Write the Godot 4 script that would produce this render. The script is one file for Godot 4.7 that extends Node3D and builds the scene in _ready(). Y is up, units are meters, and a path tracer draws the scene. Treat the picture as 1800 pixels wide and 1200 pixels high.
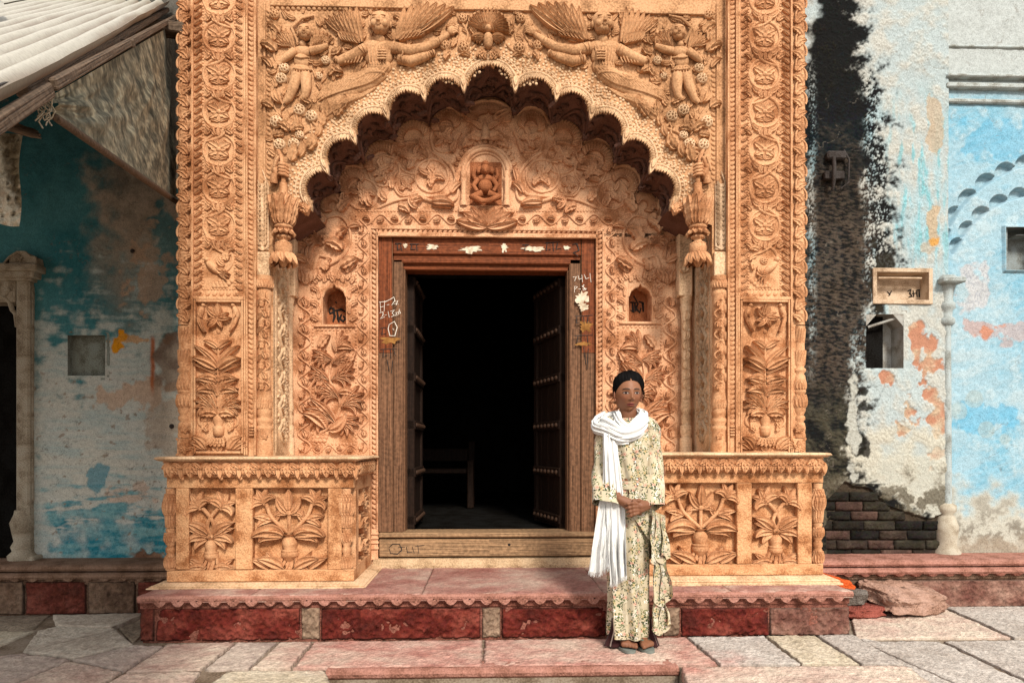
extends Node3D

# ---------------------------------------------------------------- measuring
# u, v: where a point shows in the photograph (1800 x 1200); z: the plane it stands on (the arch face is z = 0, the door wall z = -0.45)
const LENS := 1200.0
const TURN := 0.03335
const COSY := 0.99944
const EYE := 1.14
const CZ := 4.5
var M := {}
var L := {}
var n1 := FastNoiseLite.new()
var n2 := FastNoiseLite.new()
var n3 := FastNoiseLite.new()
var rng := RandomNumberGenerator.new()
var numbered := {}

func Q(u: float, v: float, z: float) -> Vector3:
	var a := (u - 900.0) / LENS
	var w := CZ - z
	return Vector3(w * (a + TURN) / (1.0 - a * TURN), EYE - w * (v - 785.0) / LENS / (COSY * (1.0 - a * TURN)), z)

func G(u: float, v: float, y: float) -> Vector3:      # on the level y
	var a := (u - 900.0) / LENS
	var w := (EYE - y) * LENS * COSY * (1.0 - a * TURN) / (v - 785.0)
	return Vector3(w * (a + TURN) / (1.0 - a * TURN), y, CZ - w)

func px(z: float) -> float:
	return (CZ - z) / LENS

# ---------------------------------------------------------------- shapes gathered into one mesh
class Acc:
	var v := PackedVector3Array()
	var n := PackedVector3Array()
	var base := Transform3D.IDENTITY
	func put(t: Array, x: Transform3D) -> void:
		var m := base * x
		var k := 0 if m.basis.determinant() > 0.0 else 2
		v.append_array(m * t[k])
		n.append_array(Transform3D(m.basis.orthonormalized(), Vector3.ZERO) * t[k + 1])
	func fit(t: Array, x: Transform3D) -> void:        # as put, with normals right under any stretch
		var m := base * x
		var k := 0 if m.basis.determinant() > 0.0 else 2
		v.append_array(m * t[k])
		n.append_array(Transform3D(m.basis.inverse().transposed(), Vector3.ZERO) * t[k + 1])
	func tri(a: Vector3, b: Vector3, c: Vector3, na: Vector3, nb: Vector3, nc: Vector3) -> void:
		# corners run counter-clockwise as seen from outside; Godot's front faces run clockwise
		v.append(base * a); v.append(base * c); v.append(base * b)
		n.append(base.basis * na); n.append(base.basis * nc); n.append(base.basis * nb)
	func quad(a: Vector3, b: Vector3, c: Vector3, d: Vector3) -> void:
		var m := (b - a).cross(d - a)
		if m.length_squared() < 1e-14:
			m = (c - b).cross(d - b)
		m = m.normalized()
		tri(a, b, c, m, m, m)
		tri(a, c, d, m, m, m)
	func quadn(a: Vector3, b: Vector3, c: Vector3, d: Vector3, na: Vector3, nb: Vector3, nc: Vector3, nd: Vector3) -> void:
		tri(a, b, c, na, nb, nc)
		tri(a, c, d, na, nc, nd)
	func box(lo: Vector3, hi: Vector3, e := 0.004) -> void:
		# a block with chamfered edges
		e = minf(e, 0.3 * minf(hi.x - lo.x, minf(hi.y - lo.y, hi.z - lo.z)))
		var c := (lo + hi) * 0.5
		var h := (hi - lo) * 0.5
		for ax in 3:
			for s: float in [-1.0, 1.0]:
				var nn := Vector3.ZERO
				nn[ax] = s
				var b := (ax + 1) % 3
				var d := (ax + 2) % 3
				var p: Array[Vector3] = []
				for k in [[-1.0, -1.0], [1.0, -1.0], [1.0, 1.0], [-1.0, 1.0]]:
					var q := c
					q[ax] += s * h[ax]
					q[b] += k[0] * (h[b] - e)
					q[d] += k[1] * (h[d] - e)
					p.append(q)
				if s > 0: quad(p[0], p[1], p[2], p[3])
				else: quad(p[3], p[2], p[1], p[0])
				# edge strips, each shared edge once
				for t: float in [-1.0, 1.0]:
					var q0 := c; var q1 := c; var q2 := c; var q3 := c
					q0[ax] += s * h[ax]; q0[b] += t * (h[b] - e); q0[d] += -(h[d] - e)
					q1[ax] += s * h[ax]; q1[b] += t * (h[b] - e); q1[d] += (h[d] - e)
					q2[ax] += s * (h[ax] - e); q2[b] += t * h[b]; q2[d] += (h[d] - e)
					q3[ax] += s * (h[ax] - e); q3[b] += t * h[b]; q3[d] += -(h[d] - e)
					if s * t > 0: quad(q0, q3, q2, q1)
					else: quad(q0, q1, q2, q3)
		for sx: float in [-1.0, 1.0]:      # the eight small corners
			for sy: float in [-1.0, 1.0]:
				for sz: float in [-1.0, 1.0]:
					var s3 := Vector3(sx, sy, sz)
					var k0 := c + Vector3(h.x, h.y - e, h.z - e) * s3
					var k1 := c + Vector3(h.x - e, h.y, h.z - e) * s3
					var k2 := c + Vector3(h.x - e, h.y - e, h.z) * s3
					var nn := s3.normalized()
					if sx * sy * sz > 0: tri(k0, k1, k2, nn, nn, nn)
					else: tri(k0, k2, k1, nn, nn, nn)
	func tube(p: PackedVector3Array, r: PackedFloat32Array, sides := 6, up := Vector3(0, 0, 1), flat := 1.0) -> void:
		# a closed, tapering tube along a line in space
		var rings: Array[PackedVector3Array] = []
		var nrm: Array[PackedVector3Array] = []
		var m := p.size()
		for i in m:
			var d := (p[mini(i + 1, m - 1)] - p[maxi(i - 1, 0)]).normalized()
			var sx := d.cross(up)
			if sx.length() < 0.05: sx = d.cross(Vector3(1, 0.3, 0))
			sx = sx.normalized()
			var sy := sx.cross(d).normalized()
			var ring := PackedVector3Array()
			var nr := PackedVector3Array()
			for k in sides:
				var a := TAU * k / sides
				var o := sx * cos(a) + sy * (sin(a) * flat)
				ring.append(p[i] + o * r[i])
				nr.append((sx * cos(a) * flat + sy * sin(a)).normalized())
			rings.append(ring); nrm.append(nr)
		for i in m - 1:
			for k in sides:
				var j := (k + 1) % sides
				quadn(rings[i][k], rings[i + 1][k], rings[i + 1][j], rings[i][j], nrm[i][k], nrm[i + 1][k], nrm[i + 1][j], nrm[i][j])
		for k in sides:
			var j := (k + 1) % sides
			tri(rings[0][k], rings[0][j], p[0], nrm[0][k], nrm[0][j], (p[0] - p[1]).normalized())
			tri(rings[m - 1][j], rings[m - 1][k], p[m - 1], nrm[m - 1][j], nrm[m - 1][k], (p[m - 1] - p[m - 2]).normalized())
	func stroke(p: PackedVector2Array, r0: float, r1: float, z := 0.0, hgt := 1.0, zs := PackedFloat32Array()) -> void:
		# a raised half-round line on the plane z
		var m := p.size()
		if m < 2: return
		var cs := [-1.0, -0.72, 0.0, 0.72, 1.0]
		var sn := [-0.3, 0.66, 1.0, 0.66, -0.3]
		var pa: Array[Vector3] = []
		var pn: Array[Vector3] = []
		for i in m:
			var d := (p[mini(i + 1, m - 1)] - p[maxi(i - 1, 0)]).normalized()
			var s := Vector3(d.y, -d.x, 0)
			var r := lerpf(r0, r1, float(i) / (m - 1))
			if i == 0 or i == m - 1: r *= 0.55
			if zs.size() == m: z = zs[i]
			for k in 5:
				pa.append(Vector3(p[i].x, p[i].y, z) + s * (r * cs[k]) + Vector3(0, 0, r * hgt * sn[k]))
				pn.append((s * cs[k] + Vector3(0, 0, maxf(sn[k], 0.1))).normalized())
		for i in m - 1:
			for k in 4:
				var a := i * 5 + k
				quadn(pa[a], pa[a + 1], pa[a + 6], pa[a + 5], pn[a], pn[a + 1], pn[a + 6], pn[a + 5])
	func lathe(c: Vector3, prof: PackedVector2Array, sides := 16, from := 0.0, to := TAU) -> void:
		# prof: (radius, height) from the bottom up; turned about the y axis through c; angle 0 faces +z
		var m := prof.size()
		var ns := PackedVector2Array()
		for i in m:
			var d := prof[mini(i + 1, m - 1)] - prof[maxi(i - 1, 0)]
			ns.append(Vector2(d.y, -d.x).normalized())
		for k in sides:
			var a0 := lerpf(from, to, float(k) / sides)
			var a1 := lerpf(from, to, float(k + 1) / sides)
			var d0 := Vector3(sin(a0), 0, cos(a0))
			var d1 := Vector3(sin(a1), 0, cos(a1))
			for i in m - 1:
				var y0 := Vector3(0, prof[i].y, 0)
				var y1 := Vector3(0, prof[i + 1].y, 0)
				quadn(c + d0 * prof[i].x + y0, c + d1 * prof[i].x + y0, c + d1 * prof[i + 1].x + y1, c + d0 * prof[i + 1].x + y1,
					d0 * ns[i].x + Vector3(0, ns[i].y, 0), d1 * ns[i].x + Vector3(0, ns[i].y, 0), d1 * ns[i + 1].x + Vector3(0, ns[i + 1].y, 0), d0 * ns[i + 1].x + Vector3(0, ns[i + 1].y, 0))
	func sweep(path: PackedVector3Array, prof: PackedVector2Array, out: PackedVector3Array, flat := true) -> void:
		# a moulding: prof (outward, up) carried along a level path whose outward direction at each point is out
		for i in path.size() - 1:
			for k in prof.size() - 1:
				var a := path[i] + out[i] * prof[k].x + Vector3(0, prof[k].y, 0)
				var b := path[i + 1] + out[i + 1] * prof[k].x + Vector3(0, prof[k].y, 0)
				var c := path[i + 1] + out[i + 1] * prof[k + 1].x + Vector3(0, prof[k + 1].y, 0)
				var d := path[i] + out[i] * prof[k + 1].x + Vector3(0, prof[k + 1].y, 0)
				quad(a, b, c, d)
	func tpl() -> Array:
		var rv := PackedVector3Array(); var rn := PackedVector3Array()
		rv.resize(v.size()); rn.resize(v.size())
		for i in range(0, v.size(), 3):
			rv[i] = v[i]; rv[i + 1] = v[i + 2]; rv[i + 2] = v[i + 1]
			rn[i] = n[i]; rn[i + 1] = n[i + 2]; rn[i + 2] = n[i + 1]
		return [v, n, rv, rn]
	func mesh() -> ArrayMesh:
		var nn := n
		for i in nn.size():
			nn[i] = nn[i].normalized()
		var am := ArrayMesh.new()
		var ar := []
		ar.resize(Mesh.ARRAY_MAX)
		ar[Mesh.ARRAY_VERTEX] = v
		ar[Mesh.ARRAY_NORMAL] = nn
		am.add_surface_from_arrays(Mesh.PRIMITIVE_TRIANGLES, ar)
		return am

func grid(nu: int, nv: int, f: Callable) -> Array:      # a template: f(s, t) -> place, s across and t along, both 0..1
	var a := Acc.new()
	var p: Array[Vector3] = []
	for j in nv + 1:
		for i in nu + 1:
			p.append(f.call(float(i) / nu, float(j) / nv))
	var w := nu + 1
	var nn: Array[Vector3] = []
	for j in nv + 1:
		for i in nu + 1:
			var dx := p[j * w + mini(i + 1, nu)] - p[j * w + maxi(i - 1, 0)]
			var dy := p[mini(j + 1, nv) * w + i] - p[maxi(j - 1, 0) * w + i]
			var c := dx.cross(dy)
			nn.append(c.normalized() if c.length_squared() > 1e-16 else Vector3(0, 0, 1))
	for j in nv:
		for i in nu:
			var k := j * w + i
			a.quadn(p[k], p[k + 1], p[k + w + 1], p[k + w], nn[k], nn[k + 1], nn[k + w + 1], nn[k + w])
	return a.tpl()

func leaf(bend: float, wid: float, lobes: int, lift := 0.10) -> Array:
	# chip-carved: sheer sides, a sharp rim, two hollows and a raised midrib
	var qs := [-0.96, -0.78, -0.42, -0.1, 0.0, 0.1, 0.42, 0.78, 0.96]
	var zs := [0.92, 0.80, 0.52, 0.66, 1.0, 0.66, 0.52, 0.80, 0.92]
	var f := func(s: float, t: float) -> Vector3:
		var th := bend * t
		var sp := Vector2(0, t) if absf(bend) < 0.02 else Vector2((1.0 - cos(th)) / bend, sin(th) / bend)
		var rim := s < -0.5 or s > 1.5
		var k := int(round(clampf(s, 0.0, 1.0) * 8.0))
		var q: float = qs[k] * (1.05 if rim else 1.0)
		var w := wid * pow(sin(PI * pow(clampf(t * 0.97 + 0.03, 0.0, 1.0), 0.75)), 0.8) + 0.014
		var lb := 1.0
		if lobes > 0:
			lb = absf(sin(PI * lobes * t))
			w *= 0.74 + 0.36 * lb
		var hh := (0.07 + wid * 0.75) * (0.5 + 0.5 * sin(PI * minf(t * 0.85 + 0.12, 1.0))) * (0.8 + 0.2 * lb)
		var z: float = hh * zs[k] + lift * t * t
		if rim: z = -0.06
		var o := Vector2(cos(th), -sin(th)) * (q * w)
		return Vector3(sp.x + o.x, sp.y + o.y, z)
	var nv := 9 if lobes == 0 else 15
	var out := Acc.new()
	for g in [grid(8, nv, f), grid(1, nv, func(s: float, t: float) -> Vector3: return f.call(-1.0 if s < 0.5 else 0.0, t)), grid(1, nv, func(s: float, t: float) -> Vector3: return f.call(1.0 if s < 0.5 else 2.0, t))]:
		out.v.append_array(g[0])
		out.n.append_array(g[1])
	return out.tpl()

func dome(h: float, rings := 4, sides := 9) -> Array:
	var a := Acc.new()
	var pr := PackedVector2Array()
	for i in rings + 1:
		var t := PI * 0.5 * i / rings
		pr.append(Vector2(cos(t), sin(t) * h - 0.08))
	a.base = Transform3D(Basis(Vector3(1, 0, 0), Vector3(0, 0, 1), Vector3(0, -1, 0)), Vector3.ZERO)
	a.lathe(Vector3.ZERO, pr, sides)
	return a.tpl()

func ball(rings := 8, sides := 12) -> Array:
	var a := Acc.new()
	var pr := PackedVector2Array()
	for i in rings + 1:
		var t := -PI * 0.5 + PI * i / rings
		pr.append(Vector2(cos(t), sin(t)))
	a.lathe(Vector3.ZERO, pr, sides)
	return a.tpl()

func pod() -> Array:       # a round seed head pierced with holes
	var holes := [Vector2.ZERO]
	for k in 7:
		holes.append(Vector2(cos(TAU * k / 7.0), sin(TAU * k / 7.0)) * 0.6)
	var f := func(s: float, t: float) -> Vector3:
		var a := -TAU * s
		var r := 1.0 - t
		var q := Vector2(cos(a), sin(a)) * r
		var z := 0.75 * sqrt(maxf(1.0 - r * r, 0.0)) - 0.1
		for h: Vector2 in holes:
			z -= 0.5 * exp(-q.distance_squared_to(h) / 0.014)
		return Vector3(q.x, q.y, z)
	return grid(34, 14, f)

func T2(p: Vector3, rot: float, s: float, mir := 1.0, h := 1.0) -> Transform3D:
	var b := Basis(Vector3(0, 0, 1), rot) * Basis.from_scale(Vector3(s * mir, s, s * h))
	return Transform3D(b, p)

func arc2(a: Vector2, b: Vector2, bulge: float, k := 10) -> PackedVector2Array:   # from a to b, swelling to the left of the way by bulge x the chord
	var out := PackedVector2Array()
	var d := b - a
	var m := (a + b) * 0.5 + Vector2(-d.y, d.x) * bulge * 2.0
	for i in k + 1:
		var t := float(i) / k
		out.append(a * (1 - t) * (1 - t) + m * (2 * t * (1 - t)) + b * t * t)
	return out

func round_arc(a: Vector2, b: Vector2, bulge: float, k := 10) -> PackedVector2Array:    # a true circular arc
	var out := PackedVector2Array()
	var d := b - a
	var c := d.length()
	var h := bulge * c
	var r := (c * c * 0.25 + h * h) / (2.0 * h)
	var nrm := Vector2(-d.y, d.x) / c
	var ctr := (a + b) * 0.5 + nrm * (h - r)
	var a0 := (a - ctr).angle()
	var sweep := -2.0 * asin(clampf(c * 0.5 / r, -1, 1))
	if h > r: sweep = -TAU - sweep
	for i in k + 1:
		out.append(ctr + Vector2.from_angle(a0 + sweep * i / k) * r)
	return out

func spiral(c: Vector2, r: float, a0: float, turns: float, shrink := 0.2, k := 18) -> PackedVector2Array:
	var out := PackedVector2Array()
	for i in k + 1:
		var t := float(i) / k
		out.append(c + Vector2.from_angle(a0 + TAU * turns * t) * r * lerpf(1.0, shrink, t))
	return out

# ---------------------------------------------------------------- things and parts
func named(called: String) -> String:
	if not numbered.has(called):
		numbered[called] = 0
		return called
	numbered[called] += 1
	return "%s_%03d" % [called, numbered[called]]

func thing(called: String, label: String, category: String, at := Vector3.ZERO, group := "") -> Node3D:
	var o := Node3D.new()
	o.name = named(called)
	add_child(o, true)
	o.position = at
	tag(o, label, category, group)
	return o

func tag(o: Node, label: String, category: String, group := "") -> void:
	o.set_meta("label", label)
	o.set_meta("category", category)
	if group: o.set_meta("group", group)

func part(called: String, shape, mat: Material, parent: Node = self, x := Transform3D.IDENTITY) -> MeshInstance3D:
	var o := MeshInstance3D.new()
	o.mesh = shape.mesh() if shape is Acc else shape
	o.material_override = mat
	o.name = called if parent != self else named(called)
	parent.add_child(o, true)
	var from := Transform3D.IDENTITY
	var p := parent
	while p is Node3D and p != self:
		from = (p as Node3D).transform * from
		p = p.get_parent()
	o.transform = from.affine_inverse() * x
	return o

func ground_piece(o: Node, kind := "structure") -> Node:
	o.set_meta("kind", kind)
	return o

func sc(r: float, g: float, b: float) -> Color:       # a real-world base colour, given as linear values
	return Color(r, g, b).linear_to_srgb()

func shade(t: float, a: Color, b: Color, c: Color) -> Color:
	return a.lerp(b, t * 2.0) if t < 0.5 else b.lerp(c, t * 2.0 - 1.0)

func noise_pic(seed_: int, freq: float, oct: int, size := 512, kind := FastNoiseLite.TYPE_SIMPLEX_SMOOTH) -> PackedByteArray:
	var n := FastNoiseLite.new()
	n.seed = seed_
	n.frequency = freq
	n.noise_type = kind
	n.fractal_octaves = oct
	n.fractal_gain = 0.55
	return n.get_seamless_image(size, size).get_data()

func mottle(seed_: int, a: Color, b: Color, c: Color, f1: float, f2: float, mix: float, speck := 0.0, size := 512) -> ImageTexture:
	# cloudy patches of three colours with a finer grain over them; colours are multipliers
	var p := noise_pic(seed_, f1, 4, size)
	var q := noise_pic(seed_ + 7, f2, 4, size)
	var d := PackedByteArray()
	d.resize(size * size * 3)
	for i in size * size:
		var t := clampf((p[i] / 255.0 - 0.5) * 1.35 + 0.5 + (q[i] / 255.0 - 0.5) * mix, 0.0, 1.0)
		var k := shade(t, a, b, c)
		var g := 1.0 + (q[i] / 255.0 - 0.5) * 0.34
		if speck > 0.0 and q[i] < 70: g *= 1.0 - speck
		d[i * 3] = int(clampf(k.r * g, 0.0, 1.0) * 255.0)
		d[i * 3 + 1] = int(clampf(k.g * g, 0.0, 1.0) * 255.0)
		d[i * 3 + 2] = int(clampf(k.b * g, 0.0, 1.0) * 255.0)
	var im := Image.create_from_data(size, size, false, Image.FORMAT_RGB8, d)
	return ImageTexture.create_from_image(im)

func grain(seed_: int, f: float, oct: int, kind := FastNoiseLite.TYPE_SIMPLEX_SMOOTH) -> ImageTexture:
	return ImageTexture.create_from_image(Image.create_from_data(512, 512, false, Image.FORMAT_L8, noise_pic(seed_, f, oct, 512, kind)))

func mat(col: Color, rough: float, tex: Texture2D = null, bump: Texture2D = null, relief := 0.0, scale := Vector3.ONE, own := false) -> StandardMaterial3D:
	var m := StandardMaterial3D.new()
	m.albedo_color = col
	m.roughness = rough
	m.metallic_specular = 0.25
	if tex: m.albedo_texture = tex
	if bump:
		m.heightmap_enabled = true
		m.heightmap_texture = bump
		m.heightmap_scale = relief
	if tex or bump:
		m.uv1_triplanar = true
		m.uv1_world_triplanar = not own
		m.uv1_scale = scale
	return m

func vmat(rough: float, tex: Texture2D, bump: Texture2D, relief: float, scale: Vector3) -> StandardMaterial3D:
	var m := mat(Color.WHITE, rough, tex, bump, relief, scale)
	m.vertex_color_use_as_albedo = true
	return m

# a displaced, coloured sheet: corners a b c d run counter-clockwise seen from outside; its rim falls back by thick
func slab(nu: int, nv: int, a: Vector3, b: Vector3, c: Vector3, d: Vector3, thick: float, rough: float, col: Callable, soft := 0.012, wob := 0.0) -> ArrayMesh:
	var up := (b - a).cross(d - a).normalized()
	var vs := PackedVector3Array()
	var cs := PackedColorArray()
	var w := nu + 3
	var rim := soft / maxf(0.05, (b - a).length())
	var rimv := soft / maxf(0.05, (d - a).length())
	for j in nv + 3:
		for i in nu + 3:
			var edge := i == 0 or j == 0 or i == nu + 2 or j == nv + 2
			var s := clampf(float(i - 1) / nu, 0.0, 1.0)
			var t := clampf(float(j - 1) / nv, 0.0, 1.0)
			var p := a.lerp(b, s).lerp(d.lerp(c, s), t)
			if wob > 0.0:
				var ew := 1.0 - minf(1.0, 8.0 * minf(minf(s, 1 - s), minf(t, 1 - t)))
				var inw := ((a + b + c + d) * 0.25 - p).normalized()
				p += inw * (wob * ew * (0.5 + n2.get_noise_3dv(p * 3.0)))
			var e := minf(minf(s, 1 - s) / rim, minf(t, 1 - t) / rimv)
			var hgt := rough * (n2.get_noise_3dv(p) * 1.2 + n3.get_noise_3dv(p) * 0.7) - soft * 0.45 * pow(1.0 - minf(e, 1.0), 2.0)
			if edge: hgt = -thick
			vs.append(p + up * hgt)
			cs.append(col.call(p, minf(e, 1.0)))
	return sheet(nu + 2, nv + 2, vs, cs, func(_i, _j): return false)

func sheet(nu: int, nv: int, vs: PackedVector3Array, cs: PackedColorArray, skip: Callable, uvs := PackedVector2Array()) -> ArrayMesh:
	var w := nu + 1
	var ix := PackedInt32Array()
	var ns := PackedVector3Array()
	ns.resize(vs.size())
	for j in nv + 1:
		for i in w:
			var k := j * w + i
			var dx := vs[k if i == nu else k + 1] - vs[k if i == 0 else k - 1]
			var dy := vs[k if j == nv else k + w] - vs[k if j == 0 else k - w]
			ns[k] = dx.cross(dy).normalized()
			if i < nu and j < nv and not skip.call(i, j):
				ix.append_array(PackedInt32Array([k, k + w + 1, k + 1, k, k + w, k + w + 1]))
	var am := ArrayMesh.new()
	var ar := []
	ar.resize(Mesh.ARRAY_MAX)
	ar[Mesh.ARRAY_VERTEX] = vs
	ar[Mesh.ARRAY_NORMAL] = ns
	if cs.size() == vs.size(): ar[Mesh.ARRAY_COLOR] = cs
	if uvs.size() == vs.size(): ar[Mesh.ARRAY_TEX_UV] = uvs
	ar[Mesh.ARRAY_INDEX] = ix
	am.add_surface_from_arrays(Mesh.PRIMITIVE_TRIANGLES, ar)
	return am

# ---------------------------------------------------------------- the scene
func _ready() -> void:
	# camera: level, turned a little to the right, lens shifted upwards
	var cam := Camera3D.new()
	cam.name = "camera"
	cam.projection = Camera3D.PROJECTION_FRUSTUM
	cam.near = 0.05
	cam.far = 200.0
	cam.size = 0.05
	cam.frustum_offset = Vector2(0.0, 0.05 * 185.0 / 1200.0)
	cam.position = Vector3(0, EYE, CZ)
	cam.rotation = Vector3(0, -atan(TURN), 0)
	add_child(cam)
	cam.current = true
	# sky: bright thin overcast
	var we := WorldEnvironment.new()
	we.name = "world_environment"
	var env := Environment.new()
	env.background_mode = Environment.BG_SKY
	var sm := ProceduralSkyMaterial.new()
	sm.sky_top_color = Color(0.82, 0.83, 0.84)
	sm.sky_horizon_color = Color(0.86, 0.85, 0.83)
	sm.sky_curve = 0.2
	sm.ground_bottom_color = Color(0.42, 0.36, 0.31)
	sm.ground_horizon_color = Color(0.55, 0.5, 0.45)
	sm.energy_multiplier = 0.72
	var sky := Sky.new()
	sky.sky_material = sm
	env.sky = sky
	env.tonemap_mode = Environment.TONE_MAPPER_LINEAR
	env.tonemap_exposure = 2.98
	env.sdfgi_enabled = true
	env.ssao_enabled = true
	env.ssil_enabled = true
	we.environment = env
	add_child(we)
	var sun := DirectionalLight3D.new()
	sun.name = "sun"
	sun.light_color = Color(1.0, 0.97, 0.92)
	sun.light_energy = 0.5
	sun.light_angular_distance = 12.0
	sun.shadow_enabled = true
	sun.rotation_degrees = Vector3(-39, 16, 0)
	add_child(sun)

	rng.seed = 7
	n1.seed = 11; n1.frequency = 1.1; n1.fractal_octaves = 4
	n2.seed = 23; n2.frequency = 5.5; n2.fractal_octaves = 4
	n3.seed = 31; n3.frequency = 26.0; n3.fractal_octaves = 3
	materials()
	templates()
	paving()
	plinths()
	left_wall()
	right_wall()
	gateway()
	pedestals()
	doorway()
	interior()
	tin_roof()
	loose_stones()
	girl()

func materials() -> void:
	var g_fine := grain(3, 0.11, 4)
	var g_rough := grain(5, 0.05, 5)
	var t_sand := mottle(41, Color(0.70, 0.60, 0.53), Color(0.92, 0.88, 0.86), Color(1, 1, 1), 0.007, 0.13, 0.35)
	var t_dirty := mottle(57, Color(0.72, 0.68, 0.64), Color(0.93, 0.91, 0.89), Color(1, 1, 1), 0.008, 0.12, 0.5)
	var t_grey := mottle(77, Color(0.93, 0.93, 0.93), Color(0.97, 0.97, 0.97), Color(1, 1, 1), 0.02, 0.09, 0.4)
	var wp := wood_pic()
	var t_wood := ImageTexture.create_from_image(wp)
	wp = wp.duplicate()
	wp.rotate_90(CLOCKWISE)
	var t_wood_h := ImageTexture.create_from_image(wp)
	M.sand = mat(sc(0.64, 0.365, 0.195), 0.85, t_sand, g_fine, 0.22, Vector3.ONE * 1.1)
	M.sand_top = mat(sc(0.56, 0.315, 0.165), 0.88, t_dirty, g_fine, 0.22, Vector3.ONE * 0.9)
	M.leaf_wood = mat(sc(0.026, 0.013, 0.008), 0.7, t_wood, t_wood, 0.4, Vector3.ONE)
	M.sand_rear = mat(sc(0.70, 0.41, 0.24), 0.85, t_sand, g_fine, 0.22, Vector3.ONE * 1.1)
	M.sand_pale = mat(sc(0.72, 0.50, 0.315), 0.85, t_dirty, g_fine, 0.3, Vector3.ONE * 0.9)
	M.sand_grey = mat(sc(0.58, 0.42, 0.28), 0.9, t_dirty, g_fine, 0.05, Vector3.ONE * 1.1)
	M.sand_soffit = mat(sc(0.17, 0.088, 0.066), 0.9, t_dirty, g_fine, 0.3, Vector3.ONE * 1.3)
	M.sand_rough = mat(sc(0.62, 0.345, 0.175), 0.9, t_sand, g_rough, 0.6, Vector3.ONE * 1.2)
	M.shrine = mat(sc(0.38, 0.14, 0.06), 0.75, t_dirty, g_fine, 0.5, Vector3.ONE * 1.5)
	M.stone = vmat(0.9, t_grey, g_rough, 0.7, Vector3.ONE * 1.4)
	M.plaster = vmat(0.95, t_grey, g_fine, 0.07, Vector3.ONE * 1.6)
	M.scallop = mat(sc(0.24, 0.095, 0.07), 0.9, t_dirty, g_rough, 1.0, Vector3.ONE * 1.4)
	M.lip = mat(sc(0.38, 0.185, 0.145), 0.85, t_dirty, g_rough, 0.8, Vector3.ONE * 1.2)
	M.lip_pale = mat(sc(0.56, 0.40, 0.25), 0.85, t_dirty, g_rough, 0.8, Vector3.ONE * 1.2)
	(M.plaster as StandardMaterial3D).metallic_specular = 0.02
	M.ledge_dark = mat(sc(0.24, 0.15, 0.105), 0.9, t_dirty, g_rough, 0.8, Vector3.ONE * 1.2)
	M.dark = mat(sc(0.05, 0.045, 0.04), 0.95, t_grey, g_rough, 0.8, Vector3.ONE)
	M.earth = mat(sc(0.22, 0.17, 0.12), 0.95, t_dirty, g_rough, 1.5, Vector3.ONE)
	M.white_plaster = mat(sc(0.42, 0.47, 0.47), 0.9, t_dirty, g_fine, 0.3, Vector3.ONE * 1.6)
	M.shaft = mat(sc(0.40, 0.465, 0.48), 0.9, t_dirty, g_fine, 0.3, Vector3.ONE * 1.6)
	M.blue_plaster = mat(sc(0.42, 0.66, 0.76), 0.9, t_dirty, g_fine, 0.3, Vector3.ONE * 1.2)
	M.old_stucco = mat(sc(0.42, 0.37, 0.29), 0.9, t_dirty, g_fine, 0.8, Vector3.ONE * 1.6)
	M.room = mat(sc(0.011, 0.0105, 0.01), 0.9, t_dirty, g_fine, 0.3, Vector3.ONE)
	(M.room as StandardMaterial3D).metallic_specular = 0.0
	M.wood = mat(sc(0.245, 0.127, 0.072), 0.7, t_wood, t_wood, 0.5, Vector3.ONE)
	M.wood_red = mat(sc(0.26, 0.075, 0.028), 0.65, t_wood, t_wood, 0.4, Vector3.ONE)
	M.lintel = mat(sc(0.26, 0.075, 0.028), 0.65, t_wood_h, t_wood_h, 0.4, Vector3.ONE)
	M.wood_pale = mat(sc(0.46, 0.29, 0.165), 0.75, t_wood_h, t_wood_h, 0.6, Vector3.ONE)
	for k in ["wood", "wood_red", "wood_pale"]:
		(M[k] as StandardMaterial3D).uv1_triplanar = true
	(M.wood_pale as StandardMaterial3D).uv1_scale = Vector3(1, 1, 1)
	M.wood_dark = mat(sc(0.045, 0.022, 0.013), 0.7, t_wood, t_wood, 0.4, Vector3.ONE)
	M.timber = mat(sc(0.17, 0.12, 0.085), 0.85, t_wood_h, t_wood_h, 0.6, Vector3.ONE * 1.3, true)
	M.iron = mat(sc(0.05, 0.042, 0.04), 0.6, t_dirty, g_fine, 0.5, Vector3.ONE * 2.0)
	M.brass = mat(sc(0.045, 0.024, 0.015), 0.5)
	M.tin = vmat(0.5, t_grey, null, 0.0, Vector3.ONE * 1.5)
	M.tarp = mat(sc(0.47, 0.455, 0.39), 0.9, mottle(97, Color(0.36, 0.38, 0.37), Color(0.66, 0.65, 0.60), Color(1, 0.97, 0.88), 0.02, 0.07, 0.6), g_fine, 0.1, Vector3(1.3, 0.95, 0.36))
	M.sacking = mat(sc(0.52, 0.48, 0.38), 0.9, t_dirty, g_fine, 0.5, Vector3.ONE * 1.5)
	M.chalk = mat(sc(0.78, 0.72, 0.62), 0.95)
	M.black_paint = mat(sc(0.018, 0.015, 0.014), 0.8)
	M.paper = mat(sc(0.72, 0.62, 0.48), 0.9, t_dirty, null, 0.0, Vector3.ONE * 3.0)
	M.yellow_paint = mat(sc(0.33, 0.16, 0.045), 0.85, t_dirty, null, 0.0, Vector3.ONE * 3.0)
	M.orange_rock = mat(sc(0.62, 0.10, 0.02), 0.8, t_dirty, g_rough, 1.5, Vector3.ONE * 2.0)

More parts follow.
